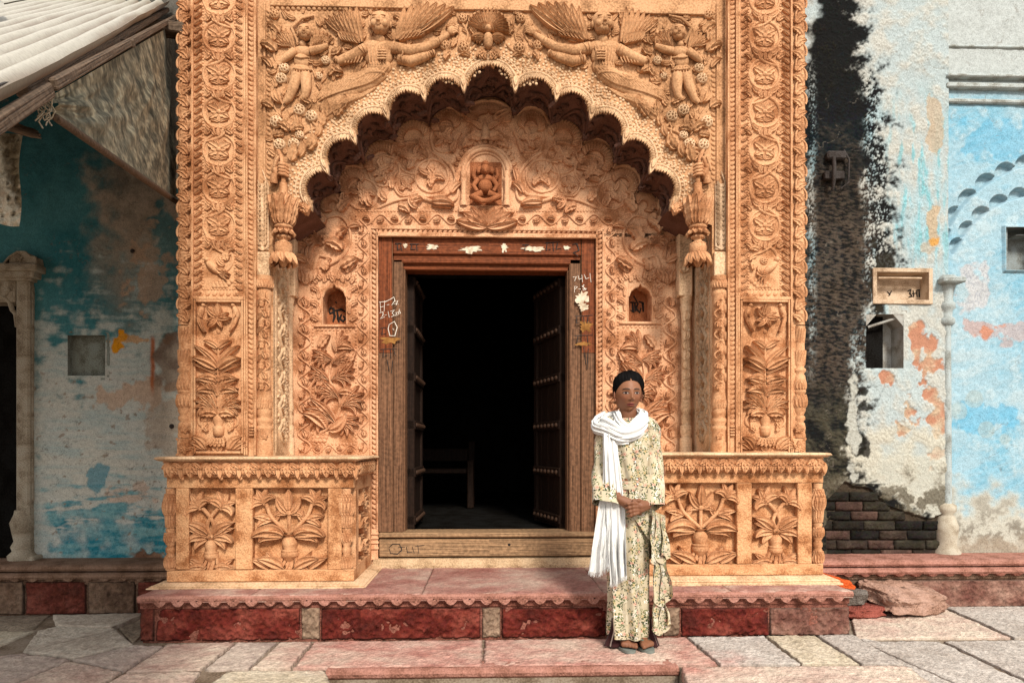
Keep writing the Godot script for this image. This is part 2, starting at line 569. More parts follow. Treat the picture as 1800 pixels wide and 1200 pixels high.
func wood_pic() -> Image:
	# grain that runs along the picture's height
	var p := noise_pic(71, 0.02, 4)
	var q := noise_pic(73, 0.05, 5)
	var d := PackedByteArray()
	d.resize(512 * 512 * 3)
	for y in 512:
		for x in 512:
			var xs := (x * 6) % 512
			var a := p[((y / 6 + x * 3) % 512) * 512 + xs] / 255.0
			var b := q[(y % 512) * 512 + x] / 255.0
			var streak := p[((y / 9 + 77) % 512) * 512 + (x * 11) % 512] / 255.0
			var k := 0.74 + 0.32 * (a - 0.35) + 0.26 * (streak - 0.5) + 0.3 * (b - 0.5)
			if streak < 0.30: k *= 0.8
			k = clampf(k, 0.2, 1.0)
			var o := (y * 512 + x) * 3
			d[o] = int(k * 255); d[o + 1] = int(k * 250); d[o + 2] = int(k * 244)
	return Image.create_from_data(512, 512, false, Image.FORMAT_RGB8, d)

func templates() -> void:
	L.leaf = leaf(0.0, 0.19, 0)
	L.leaf1 = leaf(0.7, 0.18, 0)
	L.leaf2 = leaf(1.4, 0.19, 0)
	L.long = leaf(0.45, 0.085, 0)
	L.feather = leaf(0.35, 0.10, 0, 0.02)
	L.droop = leaf(2.2, 0.21, 0, 0.2)
	L.aca = leaf(0.5, 0.27, 3)
	L.aca2 = leaf(1.5, 0.28, 3)
	L.petal = leaf(0.0, 0.30, 0, 0.05)
	L.heart = leaf(0.25, 0.34, 2, 0.02)
	var pm := Acc.new()      # a spray of narrow leaves that curl over to one side
	for q in [[0.6, 1.0, 0.10], [1.1, 0.99, 0.02], [1.6, 0.94, -0.06], [2.1, 0.87, -0.14], [2.6, 0.76, -0.24]]:
		pm.put(leaf(q[0], 0.095, 0, 0.04), T2(Vector3(0, 0, 0), q[2], q[1], 1.0, 1.1))
	L.plume = pm.tpl()
	L.dome = dome(0.8)
	L.low = dome(0.4)
	L.ball = ball()
	L.pod = pod()
	var f := Acc.new()
	for k in 6:
		f.put(L.petal, T2(Vector3.ZERO, TAU * k / 6.0, 1.0))
	f.put(L.dome, T2(Vector3(0, 0, 0.05), 0, 0.32))
	L.flower = f.tpl()
	f = Acc.new()
	for k in 5:
		f.put(L.petal, T2(Vector3.ZERO, TAU * k / 5.0, 1.0))
	f.put(L.dome, T2(Vector3(0, 0, 0.05), 0, 0.4))
	L.small_flower = f.tpl()
	f = Acc.new()       # a lily: three standing petals and two that fall back
	f.put(L.leaf, T2(Vector3.ZERO, 0.0, 0.95))
	f.put(L.leaf1, T2(Vector3.ZERO, -0.35, 1.0))
	f.put(L.leaf1, T2(Vector3.ZERO, 0.35, 1.0, -1.0))
	f.put(L.droop, T2(Vector3(0.02, 0.02, 0.05), -0.55, 0.95))
	f.put(L.droop, T2(Vector3(-0.02, 0.02, 0.05), 0.55, 0.95, -1.0))
	f.put(L.dome, T2(Vector3(0, -0.02, 0.02), 0, 0.16))
	L.lily = f.tpl()
	f = Acc.new()       # a ring with four lobed leaves and curled ends, as on the pilasters
	var ring := PackedVector2Array()
	for k in 25:
		ring.append(Vector2.from_angle(TAU * k / 24.0 - PI * 0.5))
	f.stroke(ring, 0.085, 0.085, 0.0, 1.5)
	for s: float in [-1.0, 1.0]:
		f.put(L.heart, T2(Vector3(0.04 * s, 0.02, 0.02), -0.95 * s, 0.80, s, 1.0))
		f.put(L.heart, T2(Vector3(0.05 * s, -0.04, 0.02), -2.0 * s, 0.70, s, 1.0))
		f.put(L.leaf2, T2(Vector3(0.03 * s, -0.62, 0.0), -0.75 * s, 0.55, s, 1.2))
		f.put(L.petal, T2(Vector3(0.10 * s, 0.42, 0.0), -0.5 * s, 0.36, s, 1.2))
		f.put(L.leaf2, T2(Vector3(0.05 * s, 0.30, 0.0), -0.2 * s, 0.5, s, 1.2))
	f.put(L.leaf, T2(Vector3(0, -0.62, 0.0), 0.0, 0.62, 1.0, 1.3))
	f.put(L.dome, T2(Vector3(0, -0.01, 0.12), 0, 0.17, 1.0, 1.2))
	L.medal = f.tpl()
	f = Acc.new()       # a ring holding a cluster of leaves
	f.stroke(ring, 0.09, 0.09, 0.0, 1.2)
	for k in 7:
		f.put([L.aca, L.leaf1, L.aca2][k % 3], T2(Vector3(0.16 * cos(k * 2.4), 0.16 * sin(k * 2.4), 0.04), k * TAU / 7.0 + 0.3, 0.66 + 0.1 * (k % 2), 1.0 if k % 2 else -1.0, 1.2))
	for k in 4:
		f.put(L.dome, T2(Vector3(0.2 * cos(k * 1.57 + 0.5), 0.2 * sin(k * 1.57 + 0.5), 0.1), 0, 0.16))
	L.cluster = f.tpl()

# ---------------------------------------------------------------- carved runs, on the plane z of whatever base the gathering mesh has
func rope(a: Acc, p: Vector2, q: Vector2, w: float, pitch: float, z: float, slant := 0.9) -> void:
	var d := (q - p)
	var k := int(d.length() / pitch)
	for i in k:
		var c := p + d * ((i + 0.5) / k)
		var b := Basis(Vector3(0, 0, 1), d.angle() + slant) * Basis.from_scale(Vector3(w * 0.62, pitch * 0.36, w * 0.42))
		a.fit(L.dome, Transform3D(b, Vector3(c.x, c.y, z)))

func beads(a: Acc, p: Vector2, q: Vector2, r: float, pitch: float, z: float, h := 1.0) -> void:
	var k := int((q - p).length() / pitch)
	for i in k:
		var c := p.lerp(q, (i + 0.5) / k)
		a.put(L.dome, T2(Vector3(c.x, c.y, z), 0, r, 1.0, h))

func vine(a: Acc, p: Vector2, q: Vector2, w: float, bays: int, z: float, h := 1.0, full := 1.0) -> void:
	# a waving stem with a curled shoot, a leaf and a bud in every bay
	var d := (q - p).normalized()
	var s := Vector2(d.y, -d.x)
	var len := (q - p).length() / bays
	var stem := PackedVector2Array()
	for i in bays * 9 + 1:
		var t := float(i) / 9.0
		stem.append(p + d * (t * len) + s * (sin(PI * t) * w * 0.40))
	a.stroke(stem, w * 0.065, w * 0.065, z, h * 1.2)
	var ang := d.angle() - PI * 0.5
	for i in bays:
		var e := 1.0 if i % 2 == 0 else -1.0
		var c := p + d * ((i + 0.5) * len) - s * (e * w * 0.10)
		var start := ang + (PI * 0.5 + e * 0.3) + PI
		a.stroke(spiral(c, minf(len * 0.42, w * 0.34), start, -e * 0.85, 0.25, 12), w * 0.055, w * 0.04, z, h * 1.3)
		var sz := minf(len * 0.75, w * 0.62) * full
		a.put(L.aca2, T2(Vector3(c.x, c.y, z) - Vector3(d.x, d.y, 0) * sz * 0.4, ang + e * 0.35, sz * 0.95, e, h * 1.2))
		a.put(L.leaf2, T2(Vector3(c.x, c.y, z) + Vector3(s.x, s.y, 0) * (e * w * 0.1), ang + PI * 0.75 * e, sz * 0.6, -e, h))
		var o := c + s * (e * w * 0.46) + d * (len * 0.42)
		a.put(L.leaf1, T2(Vector3(o.x, o.y, z), ang + 2.2 * e, sz * 0.42, e, h))
		a.put(L.dome, T2(Vector3(c.x, c.y, z) - Vector3(s.x, s.y, 0) * (e * w * 0.16), 0, w * 0.07, 1.0, h))

func diag_leaves(a: Acc, p: Vector2, q: Vector2, w: float, pitch: float, z: float, e := 1.0) -> void:
	# slanting leaves with little flowers, packed along a strip
	var d := q - p
	var k := int(d.length() / pitch)
	var ang := d.angle() - PI * 0.5
	var s := Vector2(d.y, -d.x).normalized()
	for i in k:
		var c := p + d * (float(i) / k)
		var o := c - s * (e * w * 0.36)
		a.put(L.leaf1, T2(Vector3(o.x, o.y, z), ang - 0.75 * e, w * 1.05, e, 1.4))
		var m := c + s * (e * w * 0.28)
		if i % 3 == 0: a.put(L.small_flower, T2(Vector3(m.x, m.y, z), i * 0.5, w * 0.34, 1.0, 1.3))

func lattice(a: Acc, line: PackedVector2Array, offs: Array, r: float, z: float) -> void:
	# rows of knobs that follow a line at given distances to its left
	for row in offs.size():
		var dist := 0.0
		var next := r * (1.0 if row % 2 == 0 else 2.0)
		for i in line.size() - 1:
			var d := line[i + 1] - line[i]
			var l := d.length()
			var nrm := Vector2(-d.y, d.x) / maxf(l, 1e-6)
			while next <= dist + l:
				var c = line[i] + d * ((next - dist) / l) + nrm * offs[row]
				a.put(L.dome, T2(Vector3(c.x, c.y, z), 0, r * (0.92 if row % 2 == 0 else 0.75), 1.0, 1.1))
				next += r * 1.95
			dist += l

# ---------------------------------------------------------------- ground
func stone_colour(a: Color, b: Color, c: Color, f := 1.0, seed_ := 0.0) -> Callable:
	return func(p: Vector3, e: float) -> Color:
		var t := clampf(0.5 + 0.75 * n1.get_noise_3d(p.x * f + seed_, p.y * f, p.z * f) + 0.45 * n2.get_noise_3d(p.x + seed_, p.y, p.z), 0.0, 1.0)
		return shade(t, a, b, c) * (0.9 + 0.35 * n3.get_noise_3dv(p))

func paving() -> void:
	var gr := Acc.new()
	gr.box(Vector3(-40, -0.6, -40), Vector3(40, -0.2, 40), 0.01)
	ground_piece(part("ground", gr, M.earth))
	var root := Node3D.new()
	root.name = "pavement"
	add_child(root, true)
	ground_piece(root)
	# the bed below the flags, with the notch of the entrance step left out
	var bed := Acc.new()
	bed.box(Vector3(-9, -0.199, -0.6), Vector3(-0.84, -0.014, 7), 0.01)
	bed.box(Vector3(0.99, -0.199, -0.6), Vector3(9, -0.014, 7), 0.01)
	bed.box(Vector3(-0.839, -0.199, -0.6), Vector3(0.989, -0.014, 0.98), 0.01)
	part("bed", bed, mat(sc(0.27, 0.215, 0.165), 0.95, (M.earth as StandardMaterial3D).albedo_texture, null, 0, Vector3.ONE), root)
	var grey := [Color(0.42, 0.345, 0.275), Color(0.53, 0.45, 0.365), Color(0.61, 0.54, 0.445)]
	var warm := [Color(0.42, 0.27, 0.22), Color(0.56, 0.42, 0.34), Color(0.64, 0.53, 0.42)]
	var mauve := [Color(0.34, 0.25, 0.22), Color(0.48, 0.38, 0.32), Color(0.58, 0.48, 0.40)]
	var buff := [Color(0.46, 0.38, 0.27), Color(0.57, 0.48, 0.36), Color(0.64, 0.56, 0.44)]
	var pink := [Color(0.42, 0.18, 0.145), Color(0.53, 0.315, 0.255), Color(0.60, 0.45, 0.36)]
	var cool := [Color(0.385, 0.325, 0.28), Color(0.47, 0.41, 0.36), Color(0.55, 0.49, 0.435)]
	var dark := [Color(0.22, 0.17, 0.125), Color(0.34, 0.27, 0.20), Color(0.44, 0.36, 0.27)]
	# u v of the four corners (far left, far right, near right, near left), tones, height
	var flags := [
		[[-260, 1084], [88, 1080], [60, 1106], [-330, 1130], dark, -0.01], [[-330, 1112], [62, 1108], [-40, 1152], [-420, 1190], buff, -0.006],
		[[92, 1080], [262, 1076], [196, 1102], [100, 1098], grey, 0.012], [[66, 1108], [100, 1100], [206, 1104], [40, 1144], grey, 0.004],
		[[208, 1104], [268, 1078], [262, 1104], [232, 1130], dark, -0.004], [[44, 1144], [206, 1106], [232, 1131], [128, 1156], grey, 0.006],
		[[-420, 1196], [40, 1148], [124, 1158], [-20, 1216], mauve, 0.0], [[128, 1158], [234, 1133], [288, 1134], [214, 1178], mauve, 0.004],
		[[-20, 1220], [122, 1161], [212, 1180], [120, 1240], warm, -0.002], [[294, 1131], [412, 1128], [352, 1176], [222, 1180], warm, 0.003],
		[[417, 1128], [486, 1128], [436, 1174], [358, 1176], mauve, 0.0], [[124, 1240], [216, 1184], [352, 1179], [300, 1252], warm, 0.002],
		[[491, 1128], [548, 1127], [510, 1172], [441, 1174], warm, 0.003], [[306, 1252], [398, 1179], [571, 1177], [594, 1246], buff, 0.008],
		# the reddened step before the door
		[[553, 1127], [848, 1124], [846, 1170], [515, 1173], pink, 0.002], [[852, 1124], [1204, 1119], [1262, 1167], [850, 1170], pink, 0.0],
		# to the right of the step
		[[1209, 1119], [1342, 1117], [1406, 1166], [1267, 1167], cool, 0.004], [[1347, 1117], [1432, 1116], [1511, 1166], [1411, 1166], buff, 0.0],
		[[1437, 1116], [1499, 1114], [1588, 1166], [1516, 1166], cool, 0.003], [[1198, 1171], [1594, 1169], [1700, 1246], [1222, 1250], warm, 0.0],
		[[1504, 1117], [1556, 1128], [1740, 1230], [1704, 1246], cool, -0.004], [[1512, 1126], [1651, 1126], [1842, 1216], [1746, 1230], cool, 0.002],
		[[1659, 1126], [1812, 1124], [2050, 1200], [1850, 1216], cool, 0.0], [[1820, 1124], [2000, 1122], [2300, 1186], [2058, 1200], grey, 0.0],
		[[1490, 1058], [1641, 1060], [1776, 1120], [1505, 1121], warm, 0.0], [[1648, 1060], [1795, 1056], [1936, 1117], [1784, 1120], cool, 0.003],
		[[1802, 1056], [2050, 1052], [2300, 1112], [1944, 1117], grey, 0.0],
	]
	for f in flags:
		var q: Array[Vector3] = []
		for k in 4: q.append(G(f[k][0], f[k][1], f[5]))
		var mid := (q[0] + q[1] + q[2] + q[3]) * 0.25
		for k in 4: q[k] += (q[k] - mid).normalized() * 0.007
		var tn: Array = f[4]
		var nu := clampi(int((q[2] - q[3]).length() / 0.012), 8, 70)
		var nv := clampi(int((q[1] - q[2]).length() / 0.012), 8, 50)
		var rd: bool = tn == pink
		part("flagstone", slab(nu, nv, q[3], q[2], q[1], q[0], 0.05, 0.005, paved(tn[0], tn[1], tn[2], q[0].x * 3.1 + q[0].z, rd), 0.006, 0.012), M.stone, root)
	# further flags beside and behind the viewer's place
	for k in 6:
		for s: float in [-1.0, 1.0]:
			var z0 := 1.28 + 0.95 * k
			var x0 := 1.05 if s > 0 else -1.95
			for j in 3:
				var xa := x0 + s * 0.96 * j
				var t: Array = [warm, grey, cool][(k + j) % 3]
				part("flagstone", slab(8, 8, Vector3(xa, 0, z0 + 0.93), Vector3(xa + 0.92, 0, z0 + 0.93), Vector3(xa + 0.92, 0, z0), Vector3(xa, 0, z0), 0.05, 0.006, stone_colour(t[0], t[1], t[2]), 0.012), M.stone, root)
	# the worn nosing of the step
	var st := Acc.new()
	var pr := PackedVector2Array([Vector2(-0.12, -0.002), Vector2(0.0, 0.0), Vector2(0.018, -0.006), Vector2(0.026, -0.02), Vector2(0.022, -0.038), Vector2(0.008, -0.05), Vector2(0.0, -0.056), Vector2(0.0, -0.2)])
	var rv := PackedVector2Array()
	for i in pr.size(): rv.append(pr[pr.size() - 1 - i])
	var zz := G(850, 1171, 0).z + 0.02
	st.sweep(PackedVector3Array([Vector3(-0.834, -0.001, zz), Vector3(0.984, -0.001, zz)]), rv, PackedVector3Array([Vector3(0, 0, 1), Vector3(0, 0, 1)]))
	part("step_nosing", st, M.lip, root)

func paved(a: Color, b: Color, c: Color, seed_: float, red: bool) -> Callable:
	return func(p: Vector3, e: float) -> Color:
		var t := clampf(0.5 + 0.7 * n1.get_noise_3d(p.x * 1.3 + seed_, p.y, p.z * 1.3) + 0.55 * n2.get_noise_3d(p.x + seed_, p.y, p.z * 1.5), 0.0, 1.0)
		var k := shade(t, a, b, c)
		if not red:
			# rubbed-in red powder near the door and the painted stones
			var r := maxf(0.0, 1.0 - Vector2(p.x + 0.55, (p.z - 0.75) * 1.5).length() / 0.7) + maxf(0.0, 1.0 - Vector2(p.x - 2.55, (p.z + 0.1) * 1.4).length() / 0.4) + 0.8 * maxf(0.0, 1.0 - Vector2(p.x - 1.0, (p.z - 0.9) * 1.5).length() / 0.5)
			k = k.lerp(Color(0.50, 0.14, 0.11), clampf(r * (0.55 + n2.get_noise_3dv(p * 1.2)), 0.0, 0.6))
		k = k.lerp(Color(0.20, 0.15, 0.115), 0.28 * pow(1.0 - e, 2.0))
		return k * (0.92 + 0.45 * n3.get_noise_3dv(p))

# ---------------------------------------------------------------- plinths
func scallops(a: Acc, u0: float, u1: float, v: float, z: float, count: int, h: float) -> void:
	var p0 := Q(u0, v, z)
	var p1 := Q(u1, v, z)
	var w := (p1.x - p0.x) / count
	for i in count:
		var x := p0.x + (i + 0.5) * w
		var pts: Array[Vector3] = []
		var out := PackedVector2Array()
		for k in 11:
			var t := PI * k / 10.0
			out.append(Vector2(-cos(t) * w * 0.46, -sin(t) * h * (0.86 + 0.14 * sin(t) * sin(t) * sin(t))))
		var y := p0.y
		var zf := 0.028 + 0.008 * rng.randf()
		for k in 10:
			var a0 := Vector3(x + out[k].x, y + out[k].y, z)
			var a1 := Vector3(x + out[k + 1].x, y + out[k + 1].y, z)
			var b0 := Vector3(x + out[k].x * 0.86, y + out[k].y * 0.88, z + zf)
			var b1 := Vector3(x + out[k + 1].x * 0.86, y + out[k + 1].y * 0.88, z + zf)
			a.quad(a0, a1, b1, b0)
			a.quad(b0, b1, Vector3(x, y - h * 0.35, z + zf + 0.006), Vector3(x, y, z + zf))

func wall_blocks(root: Node, z: float, v0: float, v1: float, list: Array, rough: float) -> void:
	for b in list:
		var p := Q(b[0], v1, z)
		var q := Q(b[1], v0, z)
		var c: Array = b[2]
		var nu := clampi(int((q.x - p.x) / 0.009), 6, 150)
		part("stone_block", slab(nu, 26, Vector3(p.x + 0.002, 0, z), Vector3(q.x - 0.002, 0, z), Vector3(q.x - 0.002, q.y, z), Vector3(p.x + 0.002, q.y, z), 0.04, rough, block_colour(c, b[0] * 0.37), 0.01), M.stone, root)

func block_colour(c: Array, seed_: float) -> Callable:
	return func(p: Vector3, e: float) -> Color:
		var w := n2.get_noise_3d(p.x + seed_, p.y * 1.4, 4.0)
		var t := clampf(0.5 + 0.6 * n1.get_noise_3d(p.x * 1.6 + seed_, p.y * 1.6, 0) + 0.6 * w, 0.0, 1.0)
		var k := shade(t, c[0], c[1], c[2])
		# dark seams in the split stone
		var vn := absf(n1.get_noise_3d(p.x * 2.2 + seed_, p.y * 3.4, 9.0))
		k *= 1.0 - 0.45 * smoothstep(0.03, 0.0, vn)
		k = k.lerp(c[3] if c.size() > 3 else c[0], clampf(0.8 * pow(1.0 - e, 1.5), 0, 1))
		return k * (0.9 + 0.5 * n3.get_noise_3dv(p))

func plinths() -> void:
	var red := [Color(0.060, 0.014, 0.011), Color(0.125, 0.020, 0.014), Color(0.23, 0.058, 0.040), Color(0.07, 0.025, 0.018)]
	var drk := [Color(0.07, 0.026, 0.018), Color(0.14, 0.036, 0.024), Color(0.22, 0.07, 0.05), Color(0.06, 0.03, 0.022)]
	var beige := [Color(0.16, 0.105, 0.07), Color(0.26, 0.175, 0.12), Color(0.36, 0.25, 0.175), Color(0.22, 0.13, 0.09)]
	var faded := [Color(0.13, 0.05, 0.038), Color(0.22, 0.11, 0.082), Color(0.32, 0.19, 0.145), Color(0.14, 0.09, 0.07)]
	var brown := [Color(0.085, 0.05, 0.034), Color(0.165, 0.10, 0.066), Color(0.27, 0.18, 0.125), Color(0.06, 0.04, 0.03)]
	# the doorstep plinth: a core, facing blocks, a scalloped course and a rounded slab on top
	var t := thing("entrance_plinth", "low red stone plinth with a scalloped edge running below the carved gateway", "plinth", Vector3(0.07, 0, 0))
	var zf := 0.43
	var x0 := Q(245, 1100, zf).x
	var x1 := Q(1494, 1100, zf).x
	var core := Acc.new()
	core.box(Vector3(x0 + 0.01, -0.1, -0.6), Vector3(x1 - 0.01, 0.2, zf - 0.012), 0.004)
	part("core", core, M.scallop, t)
	wall_blocks(t, zf, 1068, 1126, [[245, 270, drk], [274, 527, red], [529, 562, beige], [564, 845, red], [847, 880, beige], [882, 1066, red], [1068, 1164, drk], [1166, 1196, beige], [1198, 1352, red], [1354, 1494, faded]], 0.02)
	var sd := Acc.new()
	sd.box(Vector3(x0, 0, -0.5), Vector3(x0 + 0.012, 0.19, zf - 0.02), 0.003)
	sd.box(Vector3(x1 - 0.012, 0, -0.5), Vector3(x1, 0.19, zf - 0.02), 0.003)
	part("end_stone", sd, M.scallop, t)
	var s := Acc.new()
	scallops(s, 268, 1485, 1050, zf + 0.004, 39, 0.058)
	part("scalloped_course", s, M.lip, t)
	s = Acc.new()
	s.box(Vector3(x0, 0.188, -0.5), Vector3(x1, 0.232, zf), 0.003)
	part("course_band", s, M.scallop, t)
	var xl := Q(240, 1045, 0.47).x
	var xr := Q(1501, 1040, 0.47).x
	var cuts := [xl, Q(437, 1045, 0.47).x, Q(740, 1045, 0.47).x, Q(1062, 1045, 0.47).x, Q(1290, 1045, 0.47).x, xr]
	var lip := PackedVector2Array([Vector2(-0.02, -0.045), Vector2(0.02, -0.042), Vector2(0.034, -0.028), Vector2(0.036, -0.014), Vector2(0.026, -0.003), Vector2(0.01, 0.0)])
	for i in cuts.size() - 1:
		var a: float = cuts[i] + 0.0002
		var b: float = cuts[i + 1] - 0.0002
		var tread := slab(clampi(int((b - a) / 0.014), 10, 80), 56, Vector3(a, 0.273, zf + 0.035), Vector3(b, 0.273, zf + 0.035), Vector3(b, 0.273, -0.44), Vector3(a, 0.273, -0.44), 0.04, 0.004, stone_colour(Color(0.29, 0.115, 0.095), Color(0.40, 0.21, 0.17), Color(0.50, 0.35, 0.28), 1.6, i * 3.0), 0.01)
		var o := part("tread_slab", tread, M.stone, t)
		var e := Acc.new()
		e.sweep(PackedVector3Array([Vector3(a, 0.272, zf + 0.008), Vector3(b, 0.272, zf + 0.008)]), lip, PackedVector3Array([Vector3(0, 0, 1), Vector3(0, 0, 1)]))
		if i == 0:
			e.box(Vector3(a - 0.01, 0.232, -0.44), Vector3(a + 0.03, 0.268, zf + 0.03), 0.012)
		if i == cuts.size() - 2:
			e.box(Vector3(b - 0.03, 0.232, -0.44), Vector3(b + 0.01, 0.268, zf + 0.03), 0.012)
		part("rounded_edge", e, M.lip, o)
	# ledges along the foot of both side walls
	for s2: float in [-1.0, 1.0]:
		var lf := s2 < 0
		var w := thing("wall_ledge", "dark stone ledge with worn blocks below the blue wall on the left" if lf else "pale red stone ledge with scallops below the black-stained wall on the right", "ledge", Vector3(-3.0 if lf else 3.2, 0, -0.35))
		var z := -0.24
		var ua := -340.0 if lf else 1440.0
		var ub := 300.0 if lf else 2150.0
		var c2 := Acc.new()
		var pa := Q(ua, 1075, z)
		var pb := Q(ub, 1055, z)
		c2.box(Vector3(pa.x, -0.1, -1.0), Vector3(pb.x, 0.2, z - 0.02), 0.004)
		c2.box(Vector3(pa.x, 0.2, -1.0), Vector3(pb.x, 0.235, z - 0.006), 0.004)
		part("core", c2, M.ledge_dark, w)
		if lf:
			wall_blocks(w, z, 1022, 1082, [[-330, -160, brown], [-156, -30, drk], [-26, 40, brown], [44, 149, drk], [153, 236, brown], [240, 300, drk]], 0.012)
		else:
			wall_blocks(w, z, 1019, 1062, [[1440, 1585, brown], [1588, 1850, faded], [1854, 2150, brown]], 0.012)
		var s3 := Acc.new()
		scallops(s3, ua + 4, ub - 4, 1012 if lf else 1002, z, 20 if lf else 24, 0.05)
		part("scalloped_course", s3, M.ledge_dark if lf else M.scallop, w)
		var lp := Acc.new()
		var y := 0.30
		for k in 2:
			var pf := PackedVector2Array([Vector2(0.0, 0.0), Vector2(0.035, 0.004), Vector2(0.045, 0.02), Vector2(0.04, 0.034), Vector2(0.015, 0.045), Vector2(-0.06 - 0.2 * k, 0.05)])
			lp.sweep(PackedVector3Array([Vector3(pa.x, y - 0.06 + 0.052 * k, z - 0.02 * k), Vector3(pb.x, y - 0.06 + 0.052 * k, z - 0.02 * k)]), pf, PackedVector3Array([Vector3(0, 0, 1), Vector3(0, 0, 1)]))
		part("ledge_moulding", lp, M.ledge_dark if lf else M.lip, w)

# ---------------------------------------------------------------- painted, peeling walls
func ss(a: float, b: float, x: float) -> float:
	return smoothstep(a, b, x)

func blob(u: float, v: float, cu: float, cv: float, ru: float, rv: float, n: float) -> float:
	# 1 inside a ragged patch, 0 outside
	var d := sqrt((u - cu) * (u - cu) / (ru * ru) + (v - cv) * (v - cv) / (rv * rv))
	return smoothstep(1.15, 0.85, d + n * 0.9)

func plaster_wall(z: float, u0: float, u1: float, v0: float, v1: float, step: float, holes: Array, look: Callable) -> ArrayMesh:
	var nu := int((u1 - u0) / step)
	var nv := int((v1 - v0) / step)
	var us := PackedFloat32Array()
	var vv := PackedFloat32Array()
	for i in nu + 1: us.append(u0 + (u1 - u0) * i / nu)
	for j in nv + 1: vv.append(v1 + (v0 - v1) * j / nv)
	for h: Rect2 in holes:
		for e in [h.position.x, h.end.x]:
			for i in nu + 1:
				if absf(us[i] - e) < step * 0.51: us[i] = e
		for e in [h.position.y, h.end.y]:
			for j in nv + 1:
				if absf(vv[j] - e) < step * 0.51: vv[j] = e
	var vs := PackedVector3Array()
	var cs := PackedColorArray()
	vs.resize((nu + 1) * (nv + 1))
	cs.resize((nu + 1) * (nv + 1))
	for j in nv + 1:
		for i in nu + 1:
			var r: Array = look.call(us[i], vv[j])
			var p := Q(us[i], vv[j], z)
			var dep: float = r[1]
			for h: Rect2 in holes:
				if h.grow(3.0).has_point(Vector2(us[i], vv[j])): dep *= 0.3
			p.z += dep
			vs[j * (nu + 1) + i] = p
			cs[j * (nu + 1) + i] = r[0]
	return sheet(nu, nv, vs, cs, func(i: int, j: int) -> bool:
		var c := Vector2((us[i] + us[i + 1]) * 0.5, (vv[j] + vv[j + 1]) * 0.5)
		for h: Rect2 in holes:
			if h.has_point(c): return true
		return false)

func niche(a: Acc, r: Rect2, z: float, depth: float, lip := 0.0) -> void:
	var lo := Q(r.position.x, r.end.y, z)
	var hi := Q(r.end.x, r.position.y, z)
	var t := 0.03
	var zf := z + lip
	var zb := z - depth
	a.box(Vector3(lo.x - t, lo.y - t, zb - t), Vector3(hi.x + t, hi.y + t, zb), 0.002)
	a.box(Vector3(lo.x - t, lo.y - t, zb), Vector3(lo.x, hi.y + t, zf), 0.002)
	a.box(Vector3(hi.x, lo.y - t, zb), Vector3(hi.x + t, hi.y + t, zf), 0.002)
	a.box(Vector3(lo.x, lo.y - t, zb), Vector3(hi.x, lo.y, zf), 0.002)
	a.box(Vector3(lo.x, hi.y, zb), Vector3(hi.x, hi.y + t, zf), 0.002)

func scrawl(lines: Array, z: float, r: float) -> Acc:
	# writing: each line is a list of u, v pairs, laid on the surface z as a thin coat of paint
	var a := Acc.new()
	for l: Array in lines:
		var pts := PackedVector2Array()
		for k in l:
			var p := Q(k[0], k[1], z)
			pts.append(Vector2(p.x, p.y))
		a.stroke(pts, r * px(z), r * px(z), z + 0.0006, 0.25)
	return a

